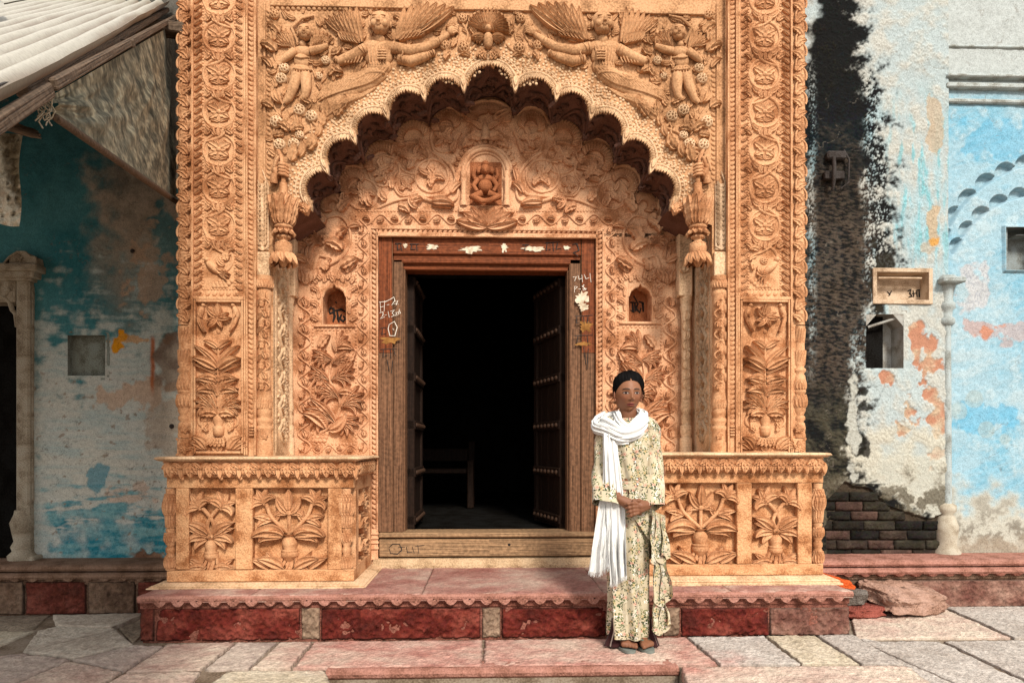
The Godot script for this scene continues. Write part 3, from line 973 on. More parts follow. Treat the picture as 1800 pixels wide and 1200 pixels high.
func left_look(u: float, v: float) -> Array:
	var x := u * 0.0042
	var y := v * 0.0042
	var a := n1.get_noise_3d(x * 1.2, y * 1.2, 1.0)
	var b := n2.get_noise_3d(x, y, 2.0)
	var h := n2.get_noise_3d(x * 0.5, y * 3.2, 5.0)      # brushed sideways
	var f := n3.get_noise_3d(x, y, 3.0)
	var teal := Color(0.075, 0.225, 0.25).lerp(Color(0.045, 0.135, 0.152), ss(440, 170, v + b * 90.0))  # teal, deep and bare darken upwards: grime, with roof shade mixed in
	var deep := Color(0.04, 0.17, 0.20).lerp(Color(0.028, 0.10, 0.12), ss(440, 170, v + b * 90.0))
	var pale := Color(0.53, 0.545, 0.50)
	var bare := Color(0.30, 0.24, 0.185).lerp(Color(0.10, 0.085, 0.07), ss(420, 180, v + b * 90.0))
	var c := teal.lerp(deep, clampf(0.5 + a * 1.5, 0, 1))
	# bare mortar on the upper right
	var m := ss(-34.0, 44.0, (u - 176.0) + b * 55.0 + a * 30.0) * ss(600.0, 430.0, v + b * 120.0)
	m *= 1.0 - 0.8 * blob(u, v, 300, 470, 40, 120, b)
	c = c.lerp(bare.lerp(bare * 1.35, clampf(0.5 + b, 0, 1)), m * 0.9)
	# whitewash below
	var w := ss(495.0, 665.0, v + b * 190.0 + h * 120.0 - ss(120, 40, u) * 50.0)
	var ww := pale.lerp(Color(0.56, 0.55, 0.48), clampf(0.45 + a * 1.6, 0, 1)).lerp(Color(0.38, 0.47, 0.46), clampf(h * 1.4 + 0.15, 0, 0.75))
	c = c.lerp(ww, w)
	# peach and rust
	c = c.lerp(Color(0.55, 0.36, 0.24), 0.7 * blob(u, v, 240, 690, 60, 26, b * 1.4))
	c = c.lerp(Color(0.50, 0.33, 0.22), 0.6 * blob(u, v, 262, 480, 34, 60, b * 1.6))
	c = c.lerp(Color(0.58, 0.42, 0.32), 0.7 * blob(u, v, 215, 870, 42, 16, b * 1.6))
	c = c.lerp(Color(0.42, 0.12, 0.035), 0.9 * ss(6.0, 1.0, absf(u - 267.0 - 3.0 * b)) * ss(585, 600, v) * ss(700, 660, v + b * 40))
	c = c.lerp(Color(0.70, 0.30, 0.02), blob(u, v, 203, 609, 13, 15, b * 2.4))
	c = c.lerp(Color(0.62, 0.28, 0.05), 0.6 * blob(u, v, 240, 598, 34, 6, b * 2.6))
	c = c.lerp(Color(0.20, 0.135, 0.10).lerp(Color(0.34, 0.28, 0.22), clampf(0.5 + b * 1.5, 0, 1)), 0.9 * blob(u, v, 300, 640, 28, 46, b * 0.9))
	c = c.lerp(Color(0.40, 0.30, 0.22), 0.6 * blob(u, v, 298, 745, 34, 62, b * 1.2))
	# blue band at the foot
	var bl := ss(868.0, 905.0, v + h * 90.0 + b * 30.0) * ss(70.0, 112.0, u + b * 60.0)
	c = c.lerp(Color(0.03, 0.21, 0.275).lerp(Color(0.20, 0.39, 0.41), clampf(0.4 + h * 1.6 + f * 0.4, 0, 1)), bl * clampf(0.85 + b, 0, 1))
	c = c.lerp(Color(0.08, 0.27, 0.34), 0.75 * blob(u, v, 170, 845, 14, 34, b * 1.8))
	# fallen plaster at the lower right and along the ledge
	var peel := ss(-4.0, 2.0, (v - 962.0) - absf(u - 247.0) * 0.55 + b * 26.0) * ss(225.0, 236.0, u + b * 18)
	peel = maxf(peel, ss(988.0, 991.0, v + b * 10.0))
	c = c.lerp(Color(0.19, 0.095, 0.06).lerp(Color(0.33, 0.20, 0.13), clampf(0.5 + b * 2, 0, 1)), peel)
	# chips and cracks
	var chip := ss(0.46, 0.52, n2.get_noise_3d(x * 1.9, y * 2.4, 8.0) + 0.12 * f)
	chip *= ss(560, 700, v)
	c = c.lerp(Color(0.30, 0.235, 0.18), chip * 0.8)
	var crack := ss(0.016, 0.0, absf(n1.get_noise_3d(x * 2.6, y * 4.4, 6.0))) * ss(0.0, 0.3, a + 0.1)
	c = c.lerp(Color(0.16, 0.14, 0.12), crack * 0.7)
	# pock marks
	var pk := ss(0.50, 0.60, n3.get_noise_3d(x * 0.9, y * 0.9, 12.0)) * ss(740, 860, v) * ss(200, 250, u)
	c = c.lerp(Color(0.10, 0.085, 0.075), pk * 0.8)
	var dep := 0.012 * a + 0.0045 * b + 0.0028 * h + 0.0012 * f - 0.012 * peel - 0.004 * chip - 0.004 * crack - 0.004 * pk
	dep -= 0.006 * blob(u, v, 300, 640, 28, 46, b * 0.9)
	c *= 0.97 + 0.16 * f
	return [c, dep]

func left_wall() -> void:
	var z := -0.5
	var w := thing("blue_wall", "weathered turquoise and whitewashed wall with peeling plaster left of the carved gateway", "wall", Vector3(-2.6, 0.3, -0.5))
	var hole := Rect2(118, 589, 66, 71)
	var door := Rect2(-60, 505, 92, 500)
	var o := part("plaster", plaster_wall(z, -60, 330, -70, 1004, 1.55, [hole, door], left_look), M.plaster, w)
	var core := Acc.new()
	var q0 := Q(120, 1004, z)
	var a0 := Q(330, -70, z)
	core.box(Vector3(Q(40, 0, z).x, 0.2, -1.0), Vector3(Q(108, 0, z).x, a0.y, -0.53), 0.01)
	core.box(Vector3(Q(194, 0, z).x, 0.2, -1.0), Vector3(a0.x + 0.1, a0.y, -0.53), 0.01)
	core.box(Vector3(-6.5, Q(0, 500, z).y, -1.0), Vector3(Q(38, 0, z).x, a0.y, -0.53), 0.01)
	core.box(Vector3(Q(108, 0, z).x, Q(0, 580, z).y, -1.0), Vector3(Q(194, 0, z).x, a0.y, -0.531), 0.01)
	core.box(Vector3(Q(108, 0, z).x, 0.2, -1.0), Vector3(Q(194, 0, z).x, Q(0, 668, z).y, -0.531), 0.01)
	core.box(Vector3(-6.5, 0.2, -1.0), Vector3(-4.36, Q(0, 500, z).y - 0.002, -0.5), 0.01)
	part("masonry", core, M.old_stucco, w)
	var nc := Acc.new()
	niche(nc, hole, z, 0.05, -0.004)
	part("square_niche", nc, mat(sc(0.24, 0.275, 0.25), 0.9, (M.sacking as StandardMaterial3D).albedo_texture, null, 0, Vector3.ONE * 1.5), w)
	# stains and a bolt
	var bolt := Acc.new()
	bolt.put(L.dome, T2(Q(301, 749, z + 0.006), 0, 0.018))
	bolt.put(L.dome, T2(Q(232, 441, z + 0.004), 0, 0.016))
	part("iron_plug", bolt, M.iron, w)

	# the stuccoed doorway at the far left
	var d := thing("stucco_doorway", "grey stucco door surround with a small pediment and a dark plank door, at the left end", "doorway", Vector3(-3.6, 0.3, -0.45))
	var st := Acc.new()
	var zz := z + 0.07
	var f := func(u0: float, u1: float, v0: float, v1: float, zb: float, zf: float, e: float) -> void:
		var lo := Q(u0, v1, zf)
		var hi := Q(u1, v0, zf)
		st.box(Vector3(lo.x, lo.y, zb), Vector3(hi.x, hi.y, zf), e)
	f.call(26, 50, 486, 990, z - 0.12, z + 0.05, 0.012)
	f.call(40, 56, 500, 880, z - 0.1, z + 0.02, 0.008)
	f.call(-70, 26, 486, 530, z - 0.12, z + 0.045, 0.006)
	f.call(-70, 58, 474, 486, z - 0.05, z + 0.085, 0.006)
	f.call(-70, 62, 462, 474, z - 0.05, z + 0.11, 0.008)
	f.call(-70, 54, 486, 492, z - 0.05, z + 0.065, 0.004)
	part("jamb_and_lintel", st, M.old_stucco, d)
	var ped := Acc.new()
	var pp := [[2, 462], [12, 450], [26, 441], [40, 441], [50, 450], [58, 450], [60, 462]]
	for k in pp.size() - 1:
		var a := Q(pp[k][0], pp[k][1], zz + 0.03)
		var b := Q(pp[k + 1][0], pp[k + 1][1], zz + 0.03)
		var yb := Q(30, 462, zz + 0.03).y
		ped.quad(Vector3(a.x, yb, a.z - 0.02), Vector3(b.x, yb, b.z - 0.02), Vector3(b.x, b.y, b.z - 0.02), Vector3(a.x, a.y, a.z - 0.02))
		ped.quad(Vector3(b.x, b.y, b.z - 0.02), Vector3(b.x, b.y, z - 0.03), Vector3(a.x, a.y, z - 0.03), Vector3(a.x, a.y, a.z - 0.02))
		var line := PackedVector2Array([Vector2(a.x, a.y), Vector2(b.x, b.y)])
		ped.stroke(line, 0.014, 0.014, zz + 0.01, 1.0)
	ped.put(L.small_flower, T2(Q(33, 454, zz + 0.012), 0, 0.03))
	part("pediment", ped, M.old_stucco, d)
	var arch := Acc.new()
	var ap := PackedVector2Array()
	for k in [[-40, 524], [-20, 520], [0, 520], [10, 524], [16, 532], [20, 545], [26, 552], [27, 575]]:
		var p := Q(k[0], k[1], z + 0.04)
		ap.append(Vector2(p.x, p.y))
	arch.stroke(ap, 0.016, 0.016, z + 0.035, 1.0)
	for k in 3:
		for j in 3:
			arch.put(L.leaf1, T2(Q(4 + 14 * k - 18, 512 - 8 * j, z + 0.044), 1.2 * k + j, 0.04, 1.0 if k % 2 else -1.0))
	part("arch_moulding", arch, M.old_stucco, d)
	var bs := Acc.new()
	bs.lathe(Q(38, 985, z + 0.03), PackedVector2Array([Vector2(0.085, 0), Vector2(0.09, 0.04), Vector2(0.06, 0.07), Vector2(0.07, 0.10), Vector2(0.05, 0.14), Vector2(0.062, 0.2), Vector2(0.075, 0.27), Vector2(0.05, 0.33), Vector2(0.045, 0.36)]), 14)
	bs.box(Q(26, 990, z + 0.1) - Vector3(0.04, 0.0, 0.14), Q(50, 978, z + 0.1) + Vector3(0.03, 0, 0), 0.01)
	part("pot_base", bs, M.old_stucco, d)
	for k in 6:
		var pl := Acc.new()
		var x1 := Q(28, 0, z - 0.12).x - 0.13 * k
		pl.box(Vector3(x1 - 0.126, 0.29, z - 0.2), Vector3(x1, Q(0, 515, z).y, z - 0.13), 0.006)
		part("door_plank", pl, M.wood_dark, d)
	var bt := Acc.new()
	for v in [560, 640, 735, 835, 930]:
		var y := Q(0, v, z).y
		bt.box(Vector3(-4.6, y - 0.02, z - 0.13), Vector3(Q(28, 0, z - 0.12).x, y + 0.02, z - 0.105), 0.004)
	part("door_ledger", bt, M.wood_dark, d)

func right_bay(u: float, v: float) -> float:
	# depth of the scalloped blind arch in the blue bay
	var dep := 0.0
	var rows := [[[1671, 418, 17], [1687, 380, 19.5], [1710, 350, 19.5], [1741, 323, 20], [1775, 303, 19.7], [1811, 289, 19.2], [1848, 281, 19], [1886, 278, 19]], [[1690, 432, 15.5], [1708, 404, 17], [1733, 379, 18], [1764, 358, 18], [1798, 346, 18], [1834, 338, 18], [1870, 336, 18]]]
	for k in 2:
		var list: Array = rows[k]
		for n in list.size():
			var q: Array = list[n]
			var r: float = q[2]
			var dx: float = u - q[0]
			var dy: float = v - q[1]
			var d := sqrt(dx * dx + dy * dy)
			if d > r + 2.0: continue
			# the chord the half disc stands on follows the run of the arch
			var o: Array = list[mini(n + 1, list.size() - 1)]
			var w: Array = list[maxi(n - 1, 0)]
			var dir := Vector2(o[0] - w[0], o[1] - w[1]).normalized()
			var up: float = dx * dir.y - dy * dir.x
			dep -= 0.05 * clampf((up + 0.02 * r) / (0.22 * r), 0.0, 1.0) * ss(r + 1.0, r - 1.0, d)
	return dep

func right_look(u: float, v: float) -> Array:
	var x := u * 0.0042
	var y := v * 0.0042
	var a := n1.get_noise_3d(x * 1.1, y * 1.1, 11.0)
	var b := n2.get_noise_3d(x, y, 12.0)
	var s := n2.get_noise_3d(x * 2.6, y * 0.55, 15.0)     # streaks that run down
	var h := n2.get_noise_3d(x * 0.6, y * 2.6 + x * 0.8, 17.0)
	var f := n3.get_noise_3d(x, y, 13.0)
	var f2 := n3.get_noise_3d(x * 2.2, y * 1.5, 14.0)
	var bay := u > 1668.0
	var c: Color
	var dep := 0.010 * a + 0.005 * b + 0.0022 * f
	if bay:
		c = Color(0.31, 0.46, 0.535).lerp(Color(0.19, 0.40, 0.52), ss(-0.3, 0.7, a * 1.1 + h * 0.8)).lerp(Color(0.42, 0.51, 0.54), 0.7 * ss(-0.15, 0.6, b * 0.7 + h * 0.6 + f * 0.3 - a * 0.4))
		c = c.lerp(Color(0.43, 0.46, 0.45), ss(190, 120, v))
		c = c.lerp(Color(0.10, 0.36, 0.54), 0.5 * blob(u, v, 1760, 240, 70, 30, b * 1.5) + 0.6 * blob(u, v, 1745, 738, 75, 22, b * 1.5))
		c = c.lerp(Color(0.50, 0.48, 0.48), 0.8 * blob(u, v, 1716, 500, 28, 38, b * 1.2))
		c = c.lerp(Color(0.44, 0.27, 0.23), 0.7 * blob(u, v, 1730, 575, 24, 12, b * 2.0) + 0.55 * blob(u, v, 1780, 585, 34, 12, b * 2.4))
		c = c.lerp(Color(0.30, 0.32, 0.36), 0.8 * blob(u, v, 1716, 500, 28, 38, b * 1.2) * ss(0.15, 0.4, f2 + 0.1))
		for q in [[1690, 722, 15], [1719, 700, 15], [1741, 755, 15], [1772, 772, 10]]:
			c = c.lerp(Color(0.34, 0.40, 0.385), 0.55 * ss(q[2] + 1.5, q[2] - 1.5, Vector2(u - q[0], v - q[1]).length() + b * 4.0))
		# damp foot
		var ft := ss(835.0, 905.0, v + b * 70.0)
		c = c.lerp(Color(0.47, 0.455, 0.39), ft)
		var md := ss(850.0, 960.0, v + b * 60.0) * ss(-0.15, 0.25, b + f * 0.6)
		c = c.lerp(Color(0.17, 0.15, 0.12), md * 0.85)
		c = c.lerp(Color(0.34, 0.28, 0.21), ss(935, 965, v + b * 25) * 0.7)
		dep += -0.03 * ss(1668, 1672, u) + right_bay(u, v)
	else:
		c = Color(0.41, 0.47, 0.475).lerp(Color(0.455, 0.455, 0.415), ss(-0.3, 0.4, b - a * 0.5))
		c = c.lerp(Color(0.33, 0.475, 0.52), ss(-0.25, 0.35, a * 1.2 + s * 0.7 - 0.05) * ss(120, 260, v) * ss(700, 520, v))
		c = c.lerp(Color(0.16, 0.42, 0.46), 0.7 * ss(0.15, 0.42, s + a * 0.4) * ss(1550, 1590, u) * ss(120, 300, v) * ss(480, 400, v))
		c = c.lerp(Color(0.47, 0.35, 0.23), 0.75 * blob(u, v, 1642, 215, 12, 45, b * 1.4) + 0.9 * blob(u, v, 1640, 390, 10, 42, b * 1.4) + 0.6 * blob(u, v, 1628, 436, 22, 14, b * 1.6))
		# peeled to brick-coloured undercoat
		var pe := blob(u, v, 1606, 577, 15, 17, b * 1.7)
		pe = maxf(pe, blob(u, v, 1612, 612, 9, 28, b * 1.4))
		pe = maxf(pe, blob(u, v, 1634, 632, 16, 32, b * 1.9 + f * 0.35))
		pe = maxf(pe, blob(u, v, 1640, 695, 14, 16, b * 1.9 + f * 0.35))
		pe = maxf(pe, blob(u, v, 1562, 662, 15, 10, b * 1.9 + f * 0.35))
		pe = maxf(pe, blob(u, v, 1590, 751, 24, 12, b * 1.9 + f * 0.35))
		pe = maxf(pe, blob(u, v, 1596, 716, 10, 22, b * 1.9 + f * 0.35))
		pe = maxf(pe, blob(u, v, 1648, 740, 12, 60, b * 1.8))
		c = c.lerp(Color(0.43, 0.185, 0.105).lerp(Color(0.48, 0.345, 0.23), clampf(0.35 + b * 2.0 + (v - 640.0) * 0.004, 0, 1)), pe * 0.92)
		c = c.lerp(Color(0.49, 0.46, 0.37), 0.7 * ss(740, 800, v + b * 50))
		dep -= 0.004 * pe
		# flaking limewash
		var fl := ss(0.2, 0.34, f2 + b * 0.5)
		dep += 0.004 * fl
		c *= 0.95 + 0.12 * fl
		# the black run of mould, from the top down to the foot
		var le := 1408.0
		var re := 1514.0
		if v < 60: re = lerpf(1500, 1516, clampf((v + 60) / 120.0, 0, 1))
		elif v < 150: re = lerpf(1516, 1545, (v - 60) / 90.0)
		elif v < 450: re = lerpf(1545, 1572, (v - 150) / 300.0)
		elif v < 560: re = lerpf(1572, 1548, (v - 450) / 110.0)
		elif v < 700: re = lerpf(1536, 1512, (v - 560) / 140.0)
		elif v < 850: re = lerpf(1526, 1505, (v - 700) / 150.0)
		else: re = lerpf(1530, 1700, (v - 850) / 110.0)
		var mo := ss(16.0, -16.0, u - re + b * 50.0 + f * 20.0 + h * 22.0)
		if v < 110: mo *= ss(1424.0, 1440.0, u + b * 30.0 + v * 0.12)
		# lighter, half-cleaned belly in the middle of the run
		var be := ss(1512.0, 1530.0, u + b * 18.0) * ss(90, 170, v + b * 40) * ss(1562.0, 1545.0, u - ss(150, 400, v) * 12.0 + b * 12.0) * ss(560, 470, v)
		be = maxf(be, ss(1418, 1427, u + b * 16) * ss(1440, 1424, u) * ss(90, 150, v) * ss(700, 560, v) * 0.75)
		be = maxf(be, ss(1490, 1505, u + b * 30) * ss(545, 620, v) * 0.62 * ss(860, 760, v))
		mo *= 1.0 - 0.92 * be * ss(-0.08, 0.26, f2 * 0.8 + f * 0.4 + b * 0.5)
		var black := Color(0.0025, 0.002, 0.002)
		var umber := Color(0.068, 0.048, 0.034)
		var hatch := n3.get_noise_3d(x * 0.55 + y * 0.25, y * 1.9 - x * 0.4, 19.0)
		var tone := black.lerp(umber, ss(190.0, 420.0, v + b * 150.0) * clampf(0.5 + hatch * 1.9 + s * 0.6, 0, 1) * ss(760, 620, v) * ss(1556, 1515, u))
		tone = tone.lerp(Color(0.055, 0.048, 0.032), ss(640, 760, v) * clampf(0.4 + b * 1.5 + hatch, 0, 1))
		c = c.lerp(tone, mo * 0.97)
		# stray islands of mould in the pale part
		c = c.lerp(Color(0.02, 0.018, 0.015), 0.92 * maxf(blob(u, v, 1523, 790, 10, 22, b * 2.0), blob(u, v, 1518, 712, 12, 30, b * 2.2)))
		c = c.lerp(Color(0.03, 0.026, 0.02), 0.9 * blob(u, v, 1556, 490, 20, 46, b * 1.6))
		c = c.lerp(Color(0.10, 0.085, 0.06), 0.85 * ss(830, 880, v + b * 60 + f * 30.0) * ss(0.0, 0.2, b + 0.1 + f * 0.5))
		c = c.lerp(Color(0.45, 0.45, 0.40), 0.85 * blob(u, v, 1499, 745, 9, 75, b * 1.9) * ss(600, 660, v))
		dep += 0.0035 * hatch * mo
		# plaster fallen off the bricks
		var edge := brick_line(u)
		var br := ss(-1.0, 1.5, v - edge + b * 12.0) * ss(1452, 1458, u)
		c = c.lerp(Color(0.06, 0.045, 0.032), br)
		dep -= 0.024 * br
	var crack := ss(0.014, 0.0, absf(n1.get_noise_3d(x * 2.2, y * 2.2, 16.0))) * ss(0.05, 0.3, a + b * 0.3)
	c = c.lerp(Color(0.20, 0.17, 0.14), crack * 0.6)
	dep -= 0.003 * crack
	c *= 0.97 + 0.13 * f
	return [c, dep]

func brick_line(u: float) -> float:
	var k := [[1452, 880], [1485, 851], [1530, 858], [1558, 883], [1609, 909], [1651, 903], [1700, 905]]
	for i in k.size() - 1:
		if u < k[i + 1][0]:
			return lerpf(k[i][1], k[i + 1][1], clampf((u - k[i][0]) / (k[i + 1][0] - k[i][0]), 0, 1))
	return 905.0

func right_wall() -> void:
	var z := -0.5
	var w := thing("stained_wall", "peeling white and pale blue wall with a broad black mould stain right of the gateway", "wall", Vector3(3.0, 0.3, -0.5))
	var h1 := Rect2(1541, 479, 91, 48)
	var h2 := Rect2(1523, 552, 66, 95)
	var h3 := Rect2(1771, 398, 74, 76)
	part("plaster", plaster_wall(z, 1396, 1980, -70, 984, 1.55, [h1, h2, h3], right_look), M.plaster, w)
	var core := Acc.new()
	core.box(Vector3(Q(1400, 0, z).x, 0.2, -1.2), Vector3(6.5, Q(0, -70, z).y, -0.80), 0.01)
	part("masonry", core, M.old_stucco, w)
	var a := Acc.new()
	niche(a, h1, z, 0.10, 0.012)
	a.box(Q(1541, 491, z - 0.03), Q(1622, 487, z - 0.0) + Vector3(0, 0, 0.0), 0.003)
	part("letterbox_niche", a, mat(sc(0.56, 0.43, 0.31), 0.9, (M.sacking as StandardMaterial3D).albedo_texture, null, 0, Vector3.ONE * 1.6), w)
	part("black_lettering", scrawl([[[1596, 512], [1602, 509], [1600, 515], [1604, 521], [1598, 522]], [[1606, 510], [1607, 522]], [[1604, 516], [1612, 515]], [[1612, 510], [1613, 522]], [[1616, 509], [1617, 522], [1622, 520]], [[1612, 510], [1621, 509]], [[1560, 512], [1566, 518]], [[1568, 511], [1563, 520]]], z - 0.097, 1.6), M.black_paint, w)
	var b := Acc.new()
	niche(b, h2, z, 0.16, -0.003)
	var c0 := Q(1523, 552, z)
	var c1 := Q(1589, 552, z)
	for s: float in [1.0, -1.0]:
		var k := c0 if s > 0 else c1
		var t0 := Vector3(k.x, k.y - 0.09, z - 0.002)
		var t1 := Vector3(k.x + 0.08 * s, k.y, z - 0.002)
		if s < 0.0:
			var sw := t0
			t0 = t1
			t1 = sw
		b.tri(Vector3(k.x, k.y, z - 0.002), t0, t1, Vector3(0, 0, 1), Vector3(0, 0, 1), Vector3(0, 0, 1))
		if s > 0.0: b.quad(Vector3(k.x, k.y - 0.09, z - 0.002), Vector3(k.x, k.y - 0.09, z - 0.16), Vector3(k.x + 0.08 * s, k.y, z - 0.16), Vector3(k.x + 0.08 * s, k.y, z - 0.002))
		else: b.quad(Vector3(k.x + 0.08 * s, k.y, z - 0.002), Vector3(k.x + 0.08 * s, k.y, z - 0.16), Vector3(k.x, k.y - 0.09, z - 0.16), Vector3(k.x, k.y - 0.09, z - 0.002))
	b.tube(PackedVector3Array([Q(1526, 575, z - 0.05), Q(1586, 556, z - 0.02)]), PackedFloat32Array([0.011, 0.011]), 6)
	part("gabled_niche", b, mat(sc(0.36, 0.36, 0.34), 0.9, (M.sacking as StandardMaterial3D).albedo_texture, null, 0, Vector3.ONE * 1.6), w)
	var c := Acc.new()
	niche(c, h3, z - 0.052, 0.14, 0.006)
	c.box(Q(1771, 420, z - 0.16), Q(1845, 412, z - 0.07), 0.004)
	part("arched_niche", c, mat(sc(0.26, 0.30, 0.31), 0.9, (M.sacking as StandardMaterial3D).albedo_texture, null, 0, Vector3.ONE * 1.6), w)
	# a ring let into the blind arch
	var rg := Acc.new()
	var rp := PackedVector2Array()
	for k in 17: rp.append(Vector2.from_angle(TAU * k / 16.0) * 0.05 + Vector2(Q(1793, 363, z - 0.05).x, Q(1793, 363, z - 0.05).y))
	rg.stroke(rp, 0.008, 0.008, z - 0.055, 1.5)
	part("ring_socket", rg, M.iron, w)
	# mouldings over the bay
	var mo := Acc.new()
	var x0 := Q(1664, 0, z).x
	for k in [[134, 0.055, 0.012], [150, 0.045, 0.02], [176, 0.03, 0.016], [78, 0.018, 0.01]]:
		var y := Q(1700, k[0], z).y
		mo.box(Vector3(x0, y - k[2], z - 0.06), Vector3(6.4, y + k[2], z - 0.03 + k[1]), 0.008)
	part("cornice_moulding", mo, M.white_plaster, w)
	# slender half-round shaft at the corner of the bay
	var sh := Acc.new()
	var cx := Q(1668, 0, z).x
	var yb := Q(1668, 900, z).y
	var yt := Q(1668, 560, z).y
	sh.lathe(Vector3(cx, 0, z - 0.018), PackedVector2Array([Vector2(0.030, yb), Vector2(0.033, yb + 0.05), Vector2(0.027, yt)]), 8, -1.9, 1.9)
	part("shaft", sh, M.shaft, w)
	var cp := Acc.new()
	var pr := PackedVector2Array()
	for k in [[0.036, 572], [0.06, 568], [0.06, 560], [0.042, 556], [0.044, 545], [0.062, 541], [0.062, 533], [0.046, 528], [0.05, 512], [0.075, 495], [0.078, 488], [0.06, 484]]:
		pr.append(Vector2(k[0], Q(1668, k[1], z).y))
	cp.lathe(Vector3(cx, 0, z - 0.03), pr, 14, -1.9, 1.9)
	cp.box(Vector3(cx - 0.085, Q(0, 486, z).y, z - 0.05), Vector3(cx + 0.085, Q(0, 476, z).y, z + 0.08), 0.008)
	part("shaft_capital", cp, M.shaft, w)
	var bp := Acc.new()
	pr = PackedVector2Array()
	for k in [[0.095, 984], [0.1, 970], [0.07, 958], [0.078, 945], [0.085, 925], [0.06, 908], [0.045, 904], [0.07, 898], [0.07, 888], [0.04, 884]]:
		pr.append(Vector2(k[0], Q(1668, k[1], z).y))
	bp.lathe(Vector3(cx, 0, z - 0.03), pr, 14, -1.9, 1.9)
	part("shaft_base", bp, mat(sc(0.46, 0.42, 0.34), 0.9, (M.sacking as StandardMaterial3D).albedo_texture, null, 0, Vector3.ONE * 2.0), w)
	# bare bricks at the foot
	var tones := [Color(0.02, 0.017, 0.013), Color(0.04, 0.028, 0.021), Color(0.062, 0.036, 0.028), Color(0.014, 0.012, 0.01), Color(0.032, 0.027, 0.019)]
	for r in 8:
		var v1 := 982.0 - r * 17.0
		var u := 1444.0 - (r % 2) * 24.0
		while u < 1652.0:
			var wd := 46.0 + 10.0 * rng.randf()
			var v0 := v1 - 15.0
			if v0 > brick_line(u + wd * 0.5) - 2.0:
				var k0: Color = tones[rng.randi() % 5]
				var e0 := k0 * 1.7
				var zb := z + 0.014 * rng.randf() - 0.010
				part("brick", slab(10, 5, Q(u, v1, zb), Q(minf(u + wd - 2.0, 1654.0), v1 + rng.randf() * 1.0, zb), Q(minf(u + wd - 2.0, 1654.0), v0, zb), Q(u, v0, zb), 0.03, 0.014, stone_colour(k0 * 0.55, k0, e0, 4.0, u)), M.stone, w)
			u += wd
	# a rusted bracket on the black stain
	var ib := thing("iron_bracket", "rusty black iron hook bracket fixed high on the black mould stain", "bracket", Q(1468, 300, z))
	var ia := Acc.new()
	ia.box(Q(1450, 284, z), Q(1490, 264, z + 0.05), 0.012)
	part("bracket_plate", ia, M.iron, ib)
	ia = Acc.new()
	ia.box(Q(1446, 318, z), Q(1486, 300, z + 0.045), 0.006)
	part("bracket_plate", ia, M.iron, ib)
	var ic := Acc.new()
	ic.tube(PackedVector3Array([Q(1466, 276, z + 0.06), Q(1467, 296, z + 0.07), Q(1466, 318, z + 0.07), Q(1464, 334, z + 0.04)]), PackedFloat32Array([0.014, 0.016, 0.015, 0.01]), 7)
	ic.tube(PackedVector3Array([Q(1484, 264, z + 0.03), Q(1493, 280, z + 0.04), Q(1492, 320, z + 0.04), Q(1478, 332, z + 0.03)]), PackedFloat32Array([0.008, 0.008, 0.008, 0.006]), 6)
	part("hook", ic, M.iron, ib)

# ---------------------------------------------------------------- the carved gateway
const TIPS_L := [[544, 360], [573, 295], [622, 242], [680, 199], [745, 166], [815, 151]]
const TIPS_R := [[906, 151], [979, 166], [1040, 199], [1099, 242], [1146, 294], [1182, 359]]
const NOTCH := [[546, 364], [580, 333], [626, 292], [682, 243], [748, 208], [808, 196]]

func V2(u: float, v: float, z: float) -> Vector2:
	var p := Q(u, v, z)
	return Vector2(p.x, p.y)

func arch_line(z: float) -> Array:       # [line from left to right over the cusps, cusp points]
	var pts := PackedVector2Array()
	var tips: Array = []
	for t in TIPS_L: tips.append(V2(t[0], t[1], z))
	var apex := V2(864, 109, z)
	var right: Array = []
	for t in TIPS_R: right.append(V2(t[0], t[1], z))
	for i in 5:
		var a := round_arc(tips[i], tips[i + 1], 0.36, 12)
		a.remove_at(a.size() - 1)
		pts.append_array(a)
	var b := round_arc(tips[5], apex, 0.2, 10)
	b.remove_at(b.size() - 1)
	pts.append_array(b)
	b = round_arc(apex, right[0], 0.2, 10)
	b.remove_at(b.size() - 1)
	pts.append_array(b)
	for i in 5:
		var a := round_arc(right[i], right[i + 1], 0.36, 12)
		if i < 4: a.remove_at(a.size() - 1)
		pts.append_array(a)
	return [pts, tips + right, apex]

func strip_box(a: Acc, u0: float, u1: float, v0: float, v1: float, z0: float, z1: float, e := 0.003) -> void:
	var p := Q(minf(u0, u1), v1, z1)
	var q := Q(maxf(u0, u1), v0, z1)
	a.box(Vector3(p.x, p.y, z0), Vector3(q.x, q.y, z1), e)

func turned(a: Acc, u: float, z: float, list: Array, sides := 16) -> void:
	var pr := PackedVector2Array()
	for k in list: pr.append(Vector2(k[0] * px(z), Q(u, k[1], z).y))
	a.lathe(Vector3(Q(u, 500, z).x, 0, z), pr, sides, -1.75, 1.75)

